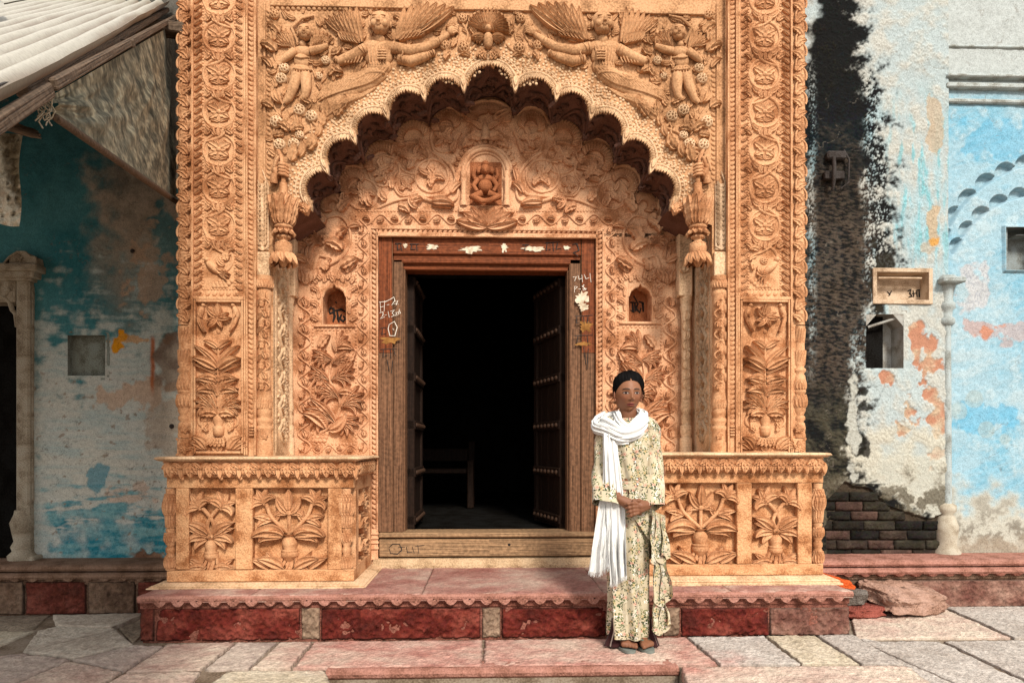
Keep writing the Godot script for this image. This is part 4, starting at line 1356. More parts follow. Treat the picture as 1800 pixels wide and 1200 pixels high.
func gateway() -> void:
	var g := thing("carved_gateway", "tall carved orange sandstone gateway with a scalloped arch around the door", "gateway", Vector3(0.03, 1.07, 0))
	var y0 := 1.076
	var yt := Q(860, -110, 0).y
	# masonry: middle slab cut by the arch, two piers
	var al := arch_line(0.0)
	var line: PackedVector2Array = al[0]
	var op := PackedVector2Array([V2(480, 790, 0), V2(480, 396, 0), V2(512, 378, 0)])
	op[0].y = y0
	op.append_array(line)
	op.append_array(PackedVector2Array([V2(1213, 378, 0), V2(1252, 396, 0), V2(1252, 790, 0)]))
	op[op.size() - 1].y = y0
	var xl := Q(446, 500, 0).x
	var xr := Q(1283, 500, 0).x
	var poly := PackedVector2Array([Vector2(xl, y0), Vector2(xl, yt), Vector2(xr, yt), Vector2(xr, y0)])
	var rev := op.duplicate()
	rev.reverse()
	poly.append_array(rev)
	var body := Acc.new()
	var tri := Geometry2D.triangulate_polygon(poly)
	for i in range(0, tri.size(), 3):
		var a := poly[tri[i]]
		var b := poly[tri[i + 1]]
		var c := poly[tri[i + 2]]
		if (b - a).cross(c - a) < 0.0:
			var t := b
			b = c
			c = t
		body.tri(Vector3(a.x, a.y, 0), Vector3(b.x, b.y, 0), Vector3(c.x, c.y, 0), Vector3(0, 0, 1), Vector3(0, 0, 1), Vector3(0, 0, 1))
	body.box(Vector3(xl, yt - 0.2, -0.6), Vector3(xr, yt, -0.02), 0.004)
	part("arch_slab", body, M.sand_top, g)
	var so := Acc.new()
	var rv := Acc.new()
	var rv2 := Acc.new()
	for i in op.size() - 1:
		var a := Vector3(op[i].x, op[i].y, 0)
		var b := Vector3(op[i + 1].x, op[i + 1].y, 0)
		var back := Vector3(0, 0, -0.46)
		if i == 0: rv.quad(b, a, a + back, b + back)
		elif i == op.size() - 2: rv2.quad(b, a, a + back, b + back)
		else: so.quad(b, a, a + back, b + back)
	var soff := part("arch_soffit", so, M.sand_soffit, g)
	var reveal := part("reveal", rv, M.sand_pale, g)
	soffit_carving(soff, al)
	var reveal2 := part("reveal", rv2, M.sand_pale, g)
	reveal_carving(reveal, reveal2, op)
	for s in 2: pier(g, s)
	spandrel(g, al)
	rear_wall(g)
	for s in 2: pendant(g, s)

func soffit_carving(parent: Node, al: Array) -> void:
	# a vine with a rosette under every lobe, on the underside of the arch
	var line: PackedVector2Array = al[0]
	var a := Acc.new()
	var z := -0.22
	var stem := PackedVector3Array()
	var rad := PackedFloat32Array()
	for i in range(1, line.size() - 1):
		var d := (line[i + 1] - line[i - 1]).normalized()
		var nrm := Vector2(d.y, -d.x)
		var p := line[i] + nrm * 0.004
		stem.append(Vector3(p.x, p.y, z - 0.09 + 0.10 * sin(i * 0.52)))
		rad.append(0.014)
	a.tube(stem, rad, 6)
	for i in range(3, line.size() - 2, 3):
		var d := (line[i + 1] - line[i - 1]).normalized()
		var nrm := Vector2(d.y, -d.x)
		var ex := Vector3(d.x, d.y, 0)
		var ez := Vector3(nrm.x, nrm.y, 0)
		var ey := ez.cross(ex)
		var fb := Transform3D(Basis(ex, ey, ez), Vector3(line[i].x, line[i].y, 0))
		a.base = fb
		var zz := (-0.12 if i % 2 == 0 else -0.33)
		if i % 6 == 3:
			a.put(L.flower, T2(Vector3(0, -zz if ey.z < 0 else zz, 0.012), i, 0.05, 1.0, 1.0))
		for k in 3:
			a.put(L.aca, T2(Vector3(0.02 * (k - 1), (0.08 + 0.13 * k) * (1.0 if ey.z < 0 else -1.0), 0.006), i * 1.3 + k * 2.1, 0.07, 1.0 if k % 2 else -1.0, 0.9))
	a.base = Transform3D.IDENTITY
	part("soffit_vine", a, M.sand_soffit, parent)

func reveal_carving(left: Node, right: Node, op: PackedVector2Array) -> void:
	# flat lozenges and leaves cut into the two inner sides
	for s: float in [-1.0, 1.0]:
		var x := op[0].x if s < 0 else op[op.size() - 1].x
		var parent := left if s < 0 else right
		var a := Acc.new()
		# local x runs into the depth, local z faces the opening
		a.base = Transform3D(Basis(Vector3(0, 0, -1 if s < 0 else 1), Vector3(0, 1, 0), Vector3(1 if s < 0 else -1, 0, 0)), Vector3(x, 0, -0.2))
		var e := 1.0
		for k in 9:
			var y := 1.25 + 0.16 * k
			a.stroke(PackedVector2Array([Vector2(0, y - 0.085), Vector2(0.10, y), Vector2(0, y + 0.085), Vector2(-0.10, y), Vector2(0, y - 0.085)]), 0.012, 0.012, 0.0, 1.6)
			for j in 4: a.put(L.aca, T2(Vector3(0, y, 0), j * PI * 0.5 + 0.4, 0.085, e, 1.1))
			a.put(L.small_flower, T2(Vector3(0.09, y + 0.08, 0), k, 0.035))
			a.put(L.small_flower, T2(Vector3(-0.09, y + 0.08, 0), k, 0.035))
		for q: float in [-0.15, 0.15]:
			a.stroke(PackedVector2Array([Vector2(q, 1.1), Vector2(q, 2.62)]), 0.01, 0.01, 0.0)
		part("lozenge_carving", a, M.sand_pale if s < 0 else M.sand_grey, parent)
		# slim shaft in the inner corner
		var c := Acc.new()
		var u := 506.0 if s < 0 else 1206.0
		var zc := -0.40
		var sc_ := 9.5
		turned(c, u, zc, [[11, 800], [11, 770], [8, 768], [10, 760], [10, 748], [7, 746], [9, 740], [9, 732], [7, 728], [10, 718], [8.5, 705], [8, 640], [8, 560], [9, 548], [11, 540], [9, 536], [11, 528], [11, 520]], 14)
		for k in 9:
			var p := Q(u, 700 - 17 * k, zc)
			c.put(L.leaf2, T2(Vector3(p.x - 0.01, p.y, zc + sc_ * px(zc) * 0.72), 0.7 * (1 if k % 2 else -1), 0.07, 1.0 if k % 2 else -1.0, 1.3))
			c.put(L.dome, T2(Vector3(p.x + 0.015 * (1 if k % 2 else -1), p.y, zc + sc_ * px(zc) * 0.72), 0, 0.012))
		strip_box(c, u - 12, u + 12, 330, 520, -0.45, zc + 0.045, 0.006)
		c.put(L.aca2, T2(Q(u - 4, 480, zc + 0.045), 0.2, 0.12, 1.0, 1.2))
		c.put(L.aca2, T2(Q(u + 4, 420, zc + 0.045), -0.3, 0.12, -1.0, 1.2))
		part("corner_shaft", c, M.sand_pale, parent)

func pier(g: Node, side: int) -> void:
	var mr := func(u: float) -> float: return u if side == 0 else 1729.0 - u
	var e := 1.0 if side == 0 else -1.0
	var z := 0.05
	var k := px(z)
	var b := Acc.new()
	strip_box(b, mr.call(316.0), mr.call(446.0), -112, 803, -0.55, z - 0.012, 0.004)
	# raised frames of the long panel and the lower panel
	for f in [[335, 338, -112, 800], [427.5, 431, -112, 800], [431.5, 434.5, -112, 800], [446, 449, -112, 800]]:
		strip_box(b, mr.call(f[0]), mr.call(f[1]), f[2], f[3], z - 0.03, z + 0.012, 0.002)
	strip_box(b, mr.call(338.0), mr.call(427.0), 521, 526, z - 0.02, z + 0.014, 0.002)
	for f in [[339, 342.5, 527, 797], [423, 426.5, 527, 797]]:
		strip_box(b, mr.call(f[0]), mr.call(f[1]), f[2], f[3], z - 0.03, z + 0.018, 0.003)
	for f in [[527, 530.5], [793, 797]]:
		strip_box(b, mr.call(343.0), mr.call(422.5), f[0], f[1], z - 0.03, z + 0.018, 0.003)
	var pm := part("pier", b, M.sand, g)
	var zf := z - 0.012
	# leafy border strips either side of the medallions
	var a := Acc.new()
	diag_leaves(a, V2(mr.call(347.0), 522, zf), V2(mr.call(347.0), -110, zf), 15 * k, 12.5 * k, zf, e)
	diag_leaves(a, V2(mr.call(421.0), 522, zf), V2(mr.call(421.0), -110, zf), 12 * k, 12.5 * k, zf, -e)
	rope(a, V2(mr.call(347.0), 516, zf), V2(mr.call(420.0), 516, zf), 9 * k, 11 * k, zf, 0.9)
	part("leaf_border", a, M.sand, pm)
	a = Acc.new()
	beads(a, V2(mr.call(356.5), 510, zf), V2(mr.call(356.5), -110, zf), 2.2 * k, 5.2 * k, zf)
	beads(a, V2(mr.call(413.0), 510, zf), V2(mr.call(413.0), -110, zf), 2.2 * k, 5.2 * k, zf)
	beads(a, V2(mr.call(358.0), 508, zf), V2(mr.call(412.0), 508, zf), 2.2 * k, 5.2 * k, zf)
	beads(a, V2(mr.call(433.0), 800, z + 0.01), V2(mr.call(433.0), -110, z + 0.01), 1.2 * k, 6.0 * k, z + 0.01)
	part("bead_border", a, M.sand, pm)
	a = Acc.new()
	rope(a, V2(mr.call(440.2), 745, zf), V2(mr.call(440.2), -110, zf), 9.5 * k, 8.6 * k, zf, 0.85 * e)
	for v in [748, 753, 758, 763]:
		strip_box(a, mr.call(436.5), mr.call(445.0), v, v + 3, zf - 0.005, zf + 0.02, 0.003)
	part("rope_moulding", a, M.sand, pm)
	# medallions up the middle, each with a calyx below
	for i in 9:
		var v := 396.0 - 66.3 * i
		var m := Acc.new()
		var c := Q(mr.call(385.0), v, zf)
		m.put(L.medal, T2(c, 0.06 * sin(i * 2.3), 27.5 * k, e, 0.8))
		var d := Q(mr.call(385.0), v + 40.0, zf)
		m.put(L.aca2, T2(d + Vector3(-0.02, 0.0, 0), 0.9, 15 * k, 1.0, 1.3))
		m.put(L.aca2, T2(d + Vector3(0.02, 0.0, 0), -0.9, 15 * k, -1.0, 1.3))
		m.put(L.leaf, T2(d + Vector3(0, -0.01, 0.005), 0.0, 15 * k, 1.0, 1.3))
		m.put(L.leaf2, T2(d + Vector3(-0.03, 0.03, 0), 1.6, 20 * k, 1.0, 1.2))
		m.put(L.leaf2, T2(d + Vector3(0.03, 0.03, 0), -1.6, 20 * k, -1.0, 1.2))
		for s: float in [-1.0, 1.0]:
			m.put(L.aca2, T2(Q(mr.call(385.0 + 23.0 * s), v + 40.0, zf), 0.35 * s, 17 * k, -s, 1.2))
			m.put(L.leaf2, T2(Q(mr.call(385.0 + 24.0 * s), v + 27.0, zf), (PI - 0.4) * s, 15 * k, s, 1.2))
		var w := 1.0 if i % 2 else -1.0
		m.stroke(arc2(V2(mr.call(385.0 + 24.0 * w), v + 14.0, zf), V2(mr.call(385.0 - 24.0 * w), v + 52.0, zf), 0.16 * w * e, 10), 2.4 * k, 2.4 * k, zf, 1.7)
		part("medallion", m, M.sand, pm)
	# the lowest bay: a bird among leaves over a heap of scales
	a = Acc.new()
	var cb := V2(mr.call(385.0), 462, zf)
	a.stroke(spiral(cb + Vector2(0, 0.03), 26 * k, -2.0, 0.8, 0.75, 20), 3 * k, 2 * k, zf)
	var P := func(u: float, v: float) -> Vector3: return Q(mr.call(u), v, zf)
	a.fit(L.ball, Transform3D(Basis(Vector3(0, 0, 1), -0.75 * e) * Basis.from_scale(Vector3(17 * k, 7 * k, 0.03)), P.call(374.0, 470.0)))
	a.fit(L.ball, Transform3D(Basis.from_scale(Vector3(5 * k, 5 * k, 0.03)), P.call(364.0, 457.0)))
	a.put(L.pod, T2(P.call(374.0, 458.0) + Vector3(0.045 * e, 0, 0.0), 0, 8 * k))
	for j in 3: a.put(L.long, T2(P.call(380.0, 476.0), -2.1 * e + 0.25 * j, 26 * k, e, 1.6))
	for j in 5: a.put([L.aca2, L.leaf2][j % 2], T2(P.call(395.0 + 3 * (j % 3), 440.0 + 9 * j), -0.8 * e + 0.7 * j, 20 * k, e, 1.3))
	for j in 12: a.put(L.dome, T2(P.call(386.0 + 7 * (j % 4) - 5 * (j / 4), 494.0 + 4.5 * (j / 4)), 0, 4.4 * k))
	part("bird_carving", a, M.sand, pm)
	lower_panel(pm, mr, e, z)
	outer_strip(pm, mr, e, z)
	# the plain band beside the spandrel and the carved console on it
	var n := Acc.new()
	strip_box(n, mr.call(450.0), mr.call(473.0), 442, 488, -0.02, 0.03, 0.006)
	part("plain_block", n, M.sand_pale, pm)
	n = Acc.new()
	strip_box(n, mr.call(450.0), mr.call(471.5), 322, 440, -0.02, 0.012, 0.006)
	var q := V2(mr.call(461.0), 380, 0.012)
	n.stroke(PackedVector2Array([q + Vector2(-0.035, 0.2), q + Vector2(-0.036, -0.2), q + Vector2(0, -0.222), q + Vector2(0.036, -0.2), q + Vector2(0.036, 0.2), q + Vector2(0, 0.3)]), 0.008, 0.006, 0.012)
	for j in 13:
		n.put(L.leaf1, T2(Vector3(q.x - 0.012, q.y - 0.19 + 0.032 * j, 0.012), 0.7, 0.045, 1.0, 1.6))
		n.put(L.leaf1, T2(Vector3(q.x + 0.012, q.y - 0.19 + 0.032 * j, 0.012), -0.7, 0.045, -1.0, 1.6))
	part("leaf_console", n, M.sand_grey if side == 1 else M.sand_pale, pm)
	# engaged colonette at the corner of the opening
	n = Acc.new()
	var uc: float = mr.call(464.5)
	var zc := 0.005
	turned(n, uc, zc, [[14, 803], [14, 778], [12, 776], [12, 757], [14, 755], [14, 750], [11, 747], [14, 742], [14, 737], [11, 733], [13, 729], [13, 724], [12, 720], [13.5, 705], [11.5, 690], [11, 640], [11.5, 540], [12, 522], [14, 518], [13, 514], [11, 510], [13, 500], [14.5, 490], [14.5, 486]], 18)
	vine(n, V2(uc, 688, zc + 0.036), V2(uc, 524, zc + 0.036), 21 * px(zc), 9, zc + 0.034, 1.8, 1.15)
	for j in 14:
		var s := 1.0 if j % 2 else -1.0
		n.put(L.leaf1, Transform3D(Basis(Vector3(0, 1, 0), 0.8 * s) * Basis(Vector3(0, 0, 1), 0.5 * s) * Basis.from_scale(Vector3(0.06, 0.06, 0.07)), Q(uc, 684 - 12.0 * j, zc) + Vector3(sin(0.8) * s * 10.5, 0, cos(0.8) * 10.5) * px(zc)))
	for j in 9:
		var t := -1.2 + 0.3 * j
		var p := Q(uc, 718, zc) + Vector3(sin(t) * 12.5, 0, cos(t) * 12.5) * px(zc)
		n.put(L.long, Transform3D(Basis(Vector3(0, 1, 0), t) * Basis.from_scale(Vector3(0.06, 0.06, 0.05)), p))
		p = Q(uc, 508, zc) + Vector3(sin(t) * 12.0, 0, cos(t) * 12.0) * px(zc)
		n.put(L.petal, Transform3D(Basis(Vector3(0, 1, 0), t) * Basis.from_scale(Vector3(0.055, 0.055, 0.06)), p))
	n.put(L.small_flower, T2(Q(uc, 766, zc + 12.0 * px(zc)), 0, 7 * k))
	part("colonette", n, M.sand, pm)

func lower_panel(pm: Node, mr: Callable, e: float, z: float) -> void:
	# a vase with a tall plant; two birds in the upper corners
	var o := part("plant_panel", plate(Q(minf(mr.call(343.0), mr.call(423.0)), 793, z - 0.0105), Q(maxf(mr.call(343.0), mr.call(423.0)), 530, z - 0.0105)), M.sand, pm)
	var zf := z - 0.0105
	var k := px(zf)
	var a := Acc.new()
	var cx: float = mr.call(384.0)
	var P := func(du: float, v: float) -> Vector3: return Q(cx + du, v, zf)
	var st := PackedVector2Array()
	for v in [726, 700, 670, 640, 610, 588]: st.append(V2(cx + 0.8 * sin(v), v, zf))
	a.stroke(st, 3.2 * k, 2.0 * k, zf, 1.4)
	# [offset, height, turn, length, shape]
	var lv := [
		[0.5, 612, 0.75, 30, "leaf1"], [1, 622, 0.55, 22, "long"], [1, 641, 0.62, 56, "long"], [1.5, 648, 0.80, 50, "leaf1"], [1.5, 656, 0.98, 46, "long"], [2, 665, 1.0, 34, "leaf2"],
		[1.5, 672, 1.05, 40, "leaf1"], [2, 690, 0.42, 26, "leaf"], [1.5, 690, 0.85, 40, "leaf2"], [1.5, 696, 0.35, 48, "plume"], [2, 716, 0.3, 46, "plume"], [3, 722, 0.62, 50, "plume"], [2, 706, 1.05, 30, "leaf1"],
		[1.0, 680, 0.6, 34, "long"], [2, 728, 0.95, 34, "aca2"]]
	for s: float in [-1.0, 1.0]:
		for l in lv:
			a.put(L[l[4]], T2(P.call(l[0] * s, l[1]), -l[2] * s, l[3] * k * 0.88, s, 1.6))
		a.stroke(arc2(V2(cx + 2 * s, 728, zf), V2(cx + 33 * s, 722, zf), 0.35 * s, 12), 2.0 * k, 1.4 * k, zf, 1.4)
		a.stroke(spiral(V2(cx + 24 * s, 741, zf), 13 * k, PI * 0.5, -0.85 * s, 0.35, 14), 3.2 * k, 2.2 * k, zf, 1.3)
		for j in 3: a.put(L.aca2, T2(P.call((13 + 5 * j) * s, 735 + 4.0 * j), -(1.2 + 0.8 * j) * s, 17 * k, s, 1.4))
		# corner leaves at the foot
		for j in 3: a.put(L.leaf2, T2(P.call((20 + 5.0 * j) * s, 789), -(0.15 + 0.28 * j) * s, (34 - 5 * j) * k, s, 1.4))
		a.stroke(spiral(V2(cx + 17 * s, 781, zf), 8 * k, PI * 0.9 if s > 0 else 0.1, 0.8 * s, 0.3, 12), 2.2 * k, 1.6 * k, zf, 1.3)
		# clusters of flowers
		for j in 5: a.put(L.dome, T2(P.call((25 + 4.5 * cos(j * 1.3)) * s, 692 + 4.5 * sin(j * 1.3)), 0, 3.2 * k))
		for j in 3: a.put(L.small_flower, T2(P.call((28 - 4.0 * j) * s, 640 + 6.0 * j), j, 4.5 * k, 1.0, 1.2))
		# the bird
		a.fit(L.ball, Transform3D(Basis(Vector3(0, 0, 1), 0.35 * s) * Basis.from_scale(Vector3(6 * k, 13 * k, 0.026)), P.call(31.0 * s, 549)))
		a.fit(L.ball, Transform3D(Basis.from_scale(Vector3(4.2 * k, 4.0 * k, 0.026)), P.call(26.0 * s, 537)))
		a.put(L.leaf, T2(P.call(23.5 * s, 536.5), 1.7 * s, 6 * k, s, 1.5))
		for j in 2: a.put(L.long, T2(P.call((33 + 2 * j) * s, 555), (PI - 0.12 - 0.1 * j) * s, 32 * k, s, 1.6))
		a.put(L.leaf, T2(P.call(33 * s, 545), (PI - 0.3) * s, 15 * k, s, 2.2))
	part("stem_and_leaves", a, M.sand, o)
	var fl := Acc.new()
	for j in 8:
		var t := PI * (j + 0.5) / 8.0 * 2.0
		fl.put(L.leaf1 if j % 2 else L.leaf, T2(P.call(0, 558) + Vector3(0, 0, 0.006), t, (24 if j % 2 else 20) * k, 1.0 if j < 4 else -1.0, 1.6))
	fl.put(L.leaf, T2(P.call(0, 556), 0, 22 * k, 1.0, 1.8))
	fl.put(L.dome, T2(P.call(0, 560) + Vector3(0, 0, 0.012), 0, 5 * k))
	fl.put(L.dome, T2(P.call(0, 583), 0, 4 * k))
	part("flower", fl, M.sand, o)
	var vs := Acc.new()
	var pr := PackedVector2Array()
	for q in [[4, 768], [9, 764], [10, 757], [9.5, 754], [10.5, 750], [6, 748], [10, 740], [9.5, 733], [5, 728], [8, 724], [8.5, 722]]:
		pr.append(Vector2(q[0] * k, Q(cx, q[1], zf).y))
	vs.base = Transform3D(Basis.from_scale(Vector3(1, 1, 0.8)), Vector3(0, 0, zf * 0.2))
	vs.lathe(Vector3(Q(cx, 0, zf).x, 0, zf), pr, 16, -1.6, 1.6)
	vs.base = Transform3D.IDENTITY
	for j in 5: vs.put(L.aca, T2(P.call(-8.0 + 4.0 * j, 769) + Vector3(0, 0, 0.02), PI + (j - 2) * 0.25, 17 * k, 1.0, 1.4))
	for j in 5: vs.put(L.petal, T2(P.call(0, 792) + Vector3(0, 0, 0.004), (j - 2) * 0.45, 13 * k, 1.0, 1.6))
	part("vase", vs, M.sand, o)

func plate(lo: Vector3, hi: Vector3) -> Acc:
	var a := Acc.new()
	a.quad(Vector3(lo.x, lo.y, lo.z), Vector3(hi.x, lo.y, lo.z), Vector3(hi.x, hi.y, lo.z), Vector3(lo.x, hi.y, lo.z))
	return a

func outer_strip(pm: Node, mr: Callable, e: float, z: float) -> void:
	# the rounded outer edge: a run of leaves above, a turned baluster below
	var u: float = mr.call(324.0)
	var zc := z - 0.03
	var k := px(zc)
	var a := Acc.new()
	turned(a, u, zc, [[10.0, 572], [10.0, -112]], 12)
	var j := 0
	var v := 566.0
	while v > -112.0:
		var s := 1.0 if j % 2 else -1.0
		var p := Q(u - 5 * s, v, zc + 8.0 * k)
		a.put(L.aca2, T2(p, -0.30 * s, 23 * k, s, 0.8))
		a.put(L.leaf1, T2(Q(u + 4 * s, v - 4, zc + 8.0 * k), 0.5 * s, 15 * k, -s, 0.8))
		a.stroke(arc2(V2(u - 8 * s, v, zc), V2(u + 8 * s, v - 24, zc), 0.3 * s, 9), 2.0 * k, 1.5 * k, zc + 8.6 * k, 1.2)
		a.put(L.leaf2, T2(Q(u + 4 * s, v - 14, zc + 6.0 * k), -0.2 * s, 13 * k, -s, 0.9))
		v -= 21.0
		j += 1
	part("leaf_strip", a, M.sand, pm)
	a = Acc.new()
	turned(a, u, zc, [[11, 770], [11, 764], [10, 760], [11, 752], [9.5, 744], [7, 741], [10.5, 737], [10, 732], [7.5, 730], [11, 722], [11, 715], [9, 700], [8, 694], [11.5, 690], [11.5, 687], [8.5, 684], [11.5, 672], [10.5, 662], [8, 657], [11.5, 653], [11.5, 649], [8, 646], [10.5, 640], [9, 600], [10.5, 574]], 16)
	for i in 7:
		var t := -1.2 + 0.4 * i
		var d := Vector3(sin(t), 0, cos(t))
		for q in [[716, 11.0, 0.085], [686, 9.5, 0.07], [642, 10.0, 0.10], [604, 9.0, 0.10]]:
			a.put(L.petal if q[0] > 650 else L.long, Transform3D(Basis(Vector3(0, 1, 0), t) * Basis.from_scale(Vector3(q[2] * 0.8, q[2], 0.05)), Q(u, q[0], zc) + d * (q[1] * k * 0.9)))
	a.put(L.flower, T2(Q(u, 753, zc + 10 * k), 0.3, 9 * k))
	part("baluster", a, M.sand, pm)
	a = Acc.new()
	strip_box(a, u - 14, u + 12, 771, 803, -0.1, z + 0.012, 0.005)
	a.put(L.flower, T2(Q(u, 786, z + 0.012), 0.2, 12 * px(z), 1.0, 1.3))
	for s in [[-11, 11], [-11, -12], [9, 11], [9, -12]]: a.put(L.petal, T2(Q(u + s[0], 786 + s[1], z + 0.012), atan2(s[0], s[1]) + PI, 6 * px(z)))
	part("rosette_block", a, M.sand, pm)

func pendant(g: Node, side: int) -> void:
	# a leafy bud with a second bud hanging from it, below a hand that grips a stalk
	var mr := func(u: float) -> float: return u if side == 0 else 1725.0 - u
	var e := 1.0 if side == 0 else -1.0
	var z := 0.045
	var k := px(z)
	var u: float = mr.call(498.0)
	var a := Acc.new()
	var c := Q(u, 400, z)
	var pr := PackedVector2Array()
	for q in [[3, 470], [6, 466], [13, 456], [17.5, 443], [18, 434], [15, 427], [9, 425], [8, 422], [12, 419], [12.5, 416], [8, 413], [9, 408], [18, 402], [19, 399], [17, 396], [20, 385], [21, 372], [18, 358], [13, 345], [9, 336], [8, 322]]:
		pr.append(Vector2(q[0] * k * 0.84, Q(u, q[1], z).y))
	a.lathe(Vector3(c.x, 0, z), pr, 20)
	for i in 11:
		var t := TAU * i / 11.0
		var d := Vector3(sin(t), 0, cos(t))
		var tilt := Basis(Vector3(0, 1, 0), t)
		a.put(L.aca, Transform3D(tilt * Basis(Vector3(1, 0, 0), 0.18) * Basis.from_scale(Vector3(0.095, 0.19, 0.08)), Q(u, 396, z) + d * (13.9 * k)))
		a.put(L.long, Transform3D(tilt * Basis(Vector3(1, 0, 0), -0.28) * Basis.from_scale(Vector3(0.10, 0.12, 0.07)), Q(u, 372, z) + d * (16.4 * k)))
		a.put(L.petal, Transform3D(tilt * Basis(Vector3(1, 0, 0), 0.5 + PI) * Basis.from_scale(Vector3(0.075, 0.09, -0.07)), Q(u, 427, z) + d * (11.3 * k)))
		a.put(L.petal, Transform3D(tilt * Basis(Vector3(0, 0, 1), 0.28) * Basis(Vector3(1, 0, 0), PI - 0.35) * Basis.from_scale(Vector3(0.07, 0.085, -0.07)), Q(u, 446, z) + d * (13.0 * k)))
		a.put(L.dome, Transform3D(tilt * Basis.from_scale(Vector3(0.012, 0.012, 0.012)), Q(u, 417, z) + d * (10.1 * k)))
		a.put(L.petal, Transform3D(tilt * Basis(Vector3(1, 0, 0), PI * 0.5 + 0.9) * Basis.from_scale(Vector3(0.06, 0.05, 0.05)), Q(u, 402, z) + d * (12.6 * k)))
	part("bud_pendant", a, M.sand, g)
	# scrolls between the bud and the first cusp
	a = Acc.new()
	for i in 5:
		a.put([L.aca2, L.leaf2][i % 2], T2(Q(mr.call(512.0 + 6.0 * i), 372 - 4.0 * i, 0.02), (-0.6 - 0.45 * i) * e, 24 * k, e, 1.5))
	a.put(L.small_flower, T2(Q(mr.call(527.0), 366, 0.03), 0, 8 * k))
	# the hand
	var h := Q(mr.call(497.0), 300, 0.035)
	var pts := PackedVector3Array([Q(mr.call(496.0), 338, 0.03), Q(mr.call(498.0), 318, 0.04), Q(mr.call(496.0), 296, 0.04), Q(mr.call(494.0), 276, 0.03), Q(mr.call(488.0), 262, 0.01)])
	a.tube(pts, PackedFloat32Array([0.016, 0.016, 0.014, 0.014, 0.012]), 8)
	for i in 4:
		var y := h.y + 0.03 - 0.021 * i
		a.tube(PackedVector3Array([Vector3(h.x - 0.036 * e, y, 0.03), Vector3(h.x - 0.012 * e, y + 0.002, 0.068), Vector3(h.x + 0.02 * e, y - 0.002, 0.064), Vector3(h.x + 0.036 * e, y - 0.006, 0.04)]), PackedFloat32Array([0.012, 0.0125, 0.012, 0.009]), 7)
	a.fit(L.ball, Transform3D(Basis(Vector3(0, 0, 1), 0.3 * e) * Basis.from_scale(Vector3(0.026, 0.055, 0.03)), h + Vector3(-0.045 * e, 0.0, -0.008)))
	a.tube(PackedVector3Array([h + Vector3(-0.05 * e, 0.02, 0.01), h + Vector3(-0.035 * e, 0.06, 0.02), h + Vector3(-0.02 * e, 0.085, 0.02)]), PackedFloat32Array([0.014, 0.013, 0.009]), 7)
	a.tube(PackedVector3Array([h + Vector3(-0.055 * e, -0.02, 0.0), h + Vector3(-0.06 * e, -0.08, -0.01)]), PackedFloat32Array([0.024, 0.028]), 8)
	part("gripping_hand", a, M.sand, g)

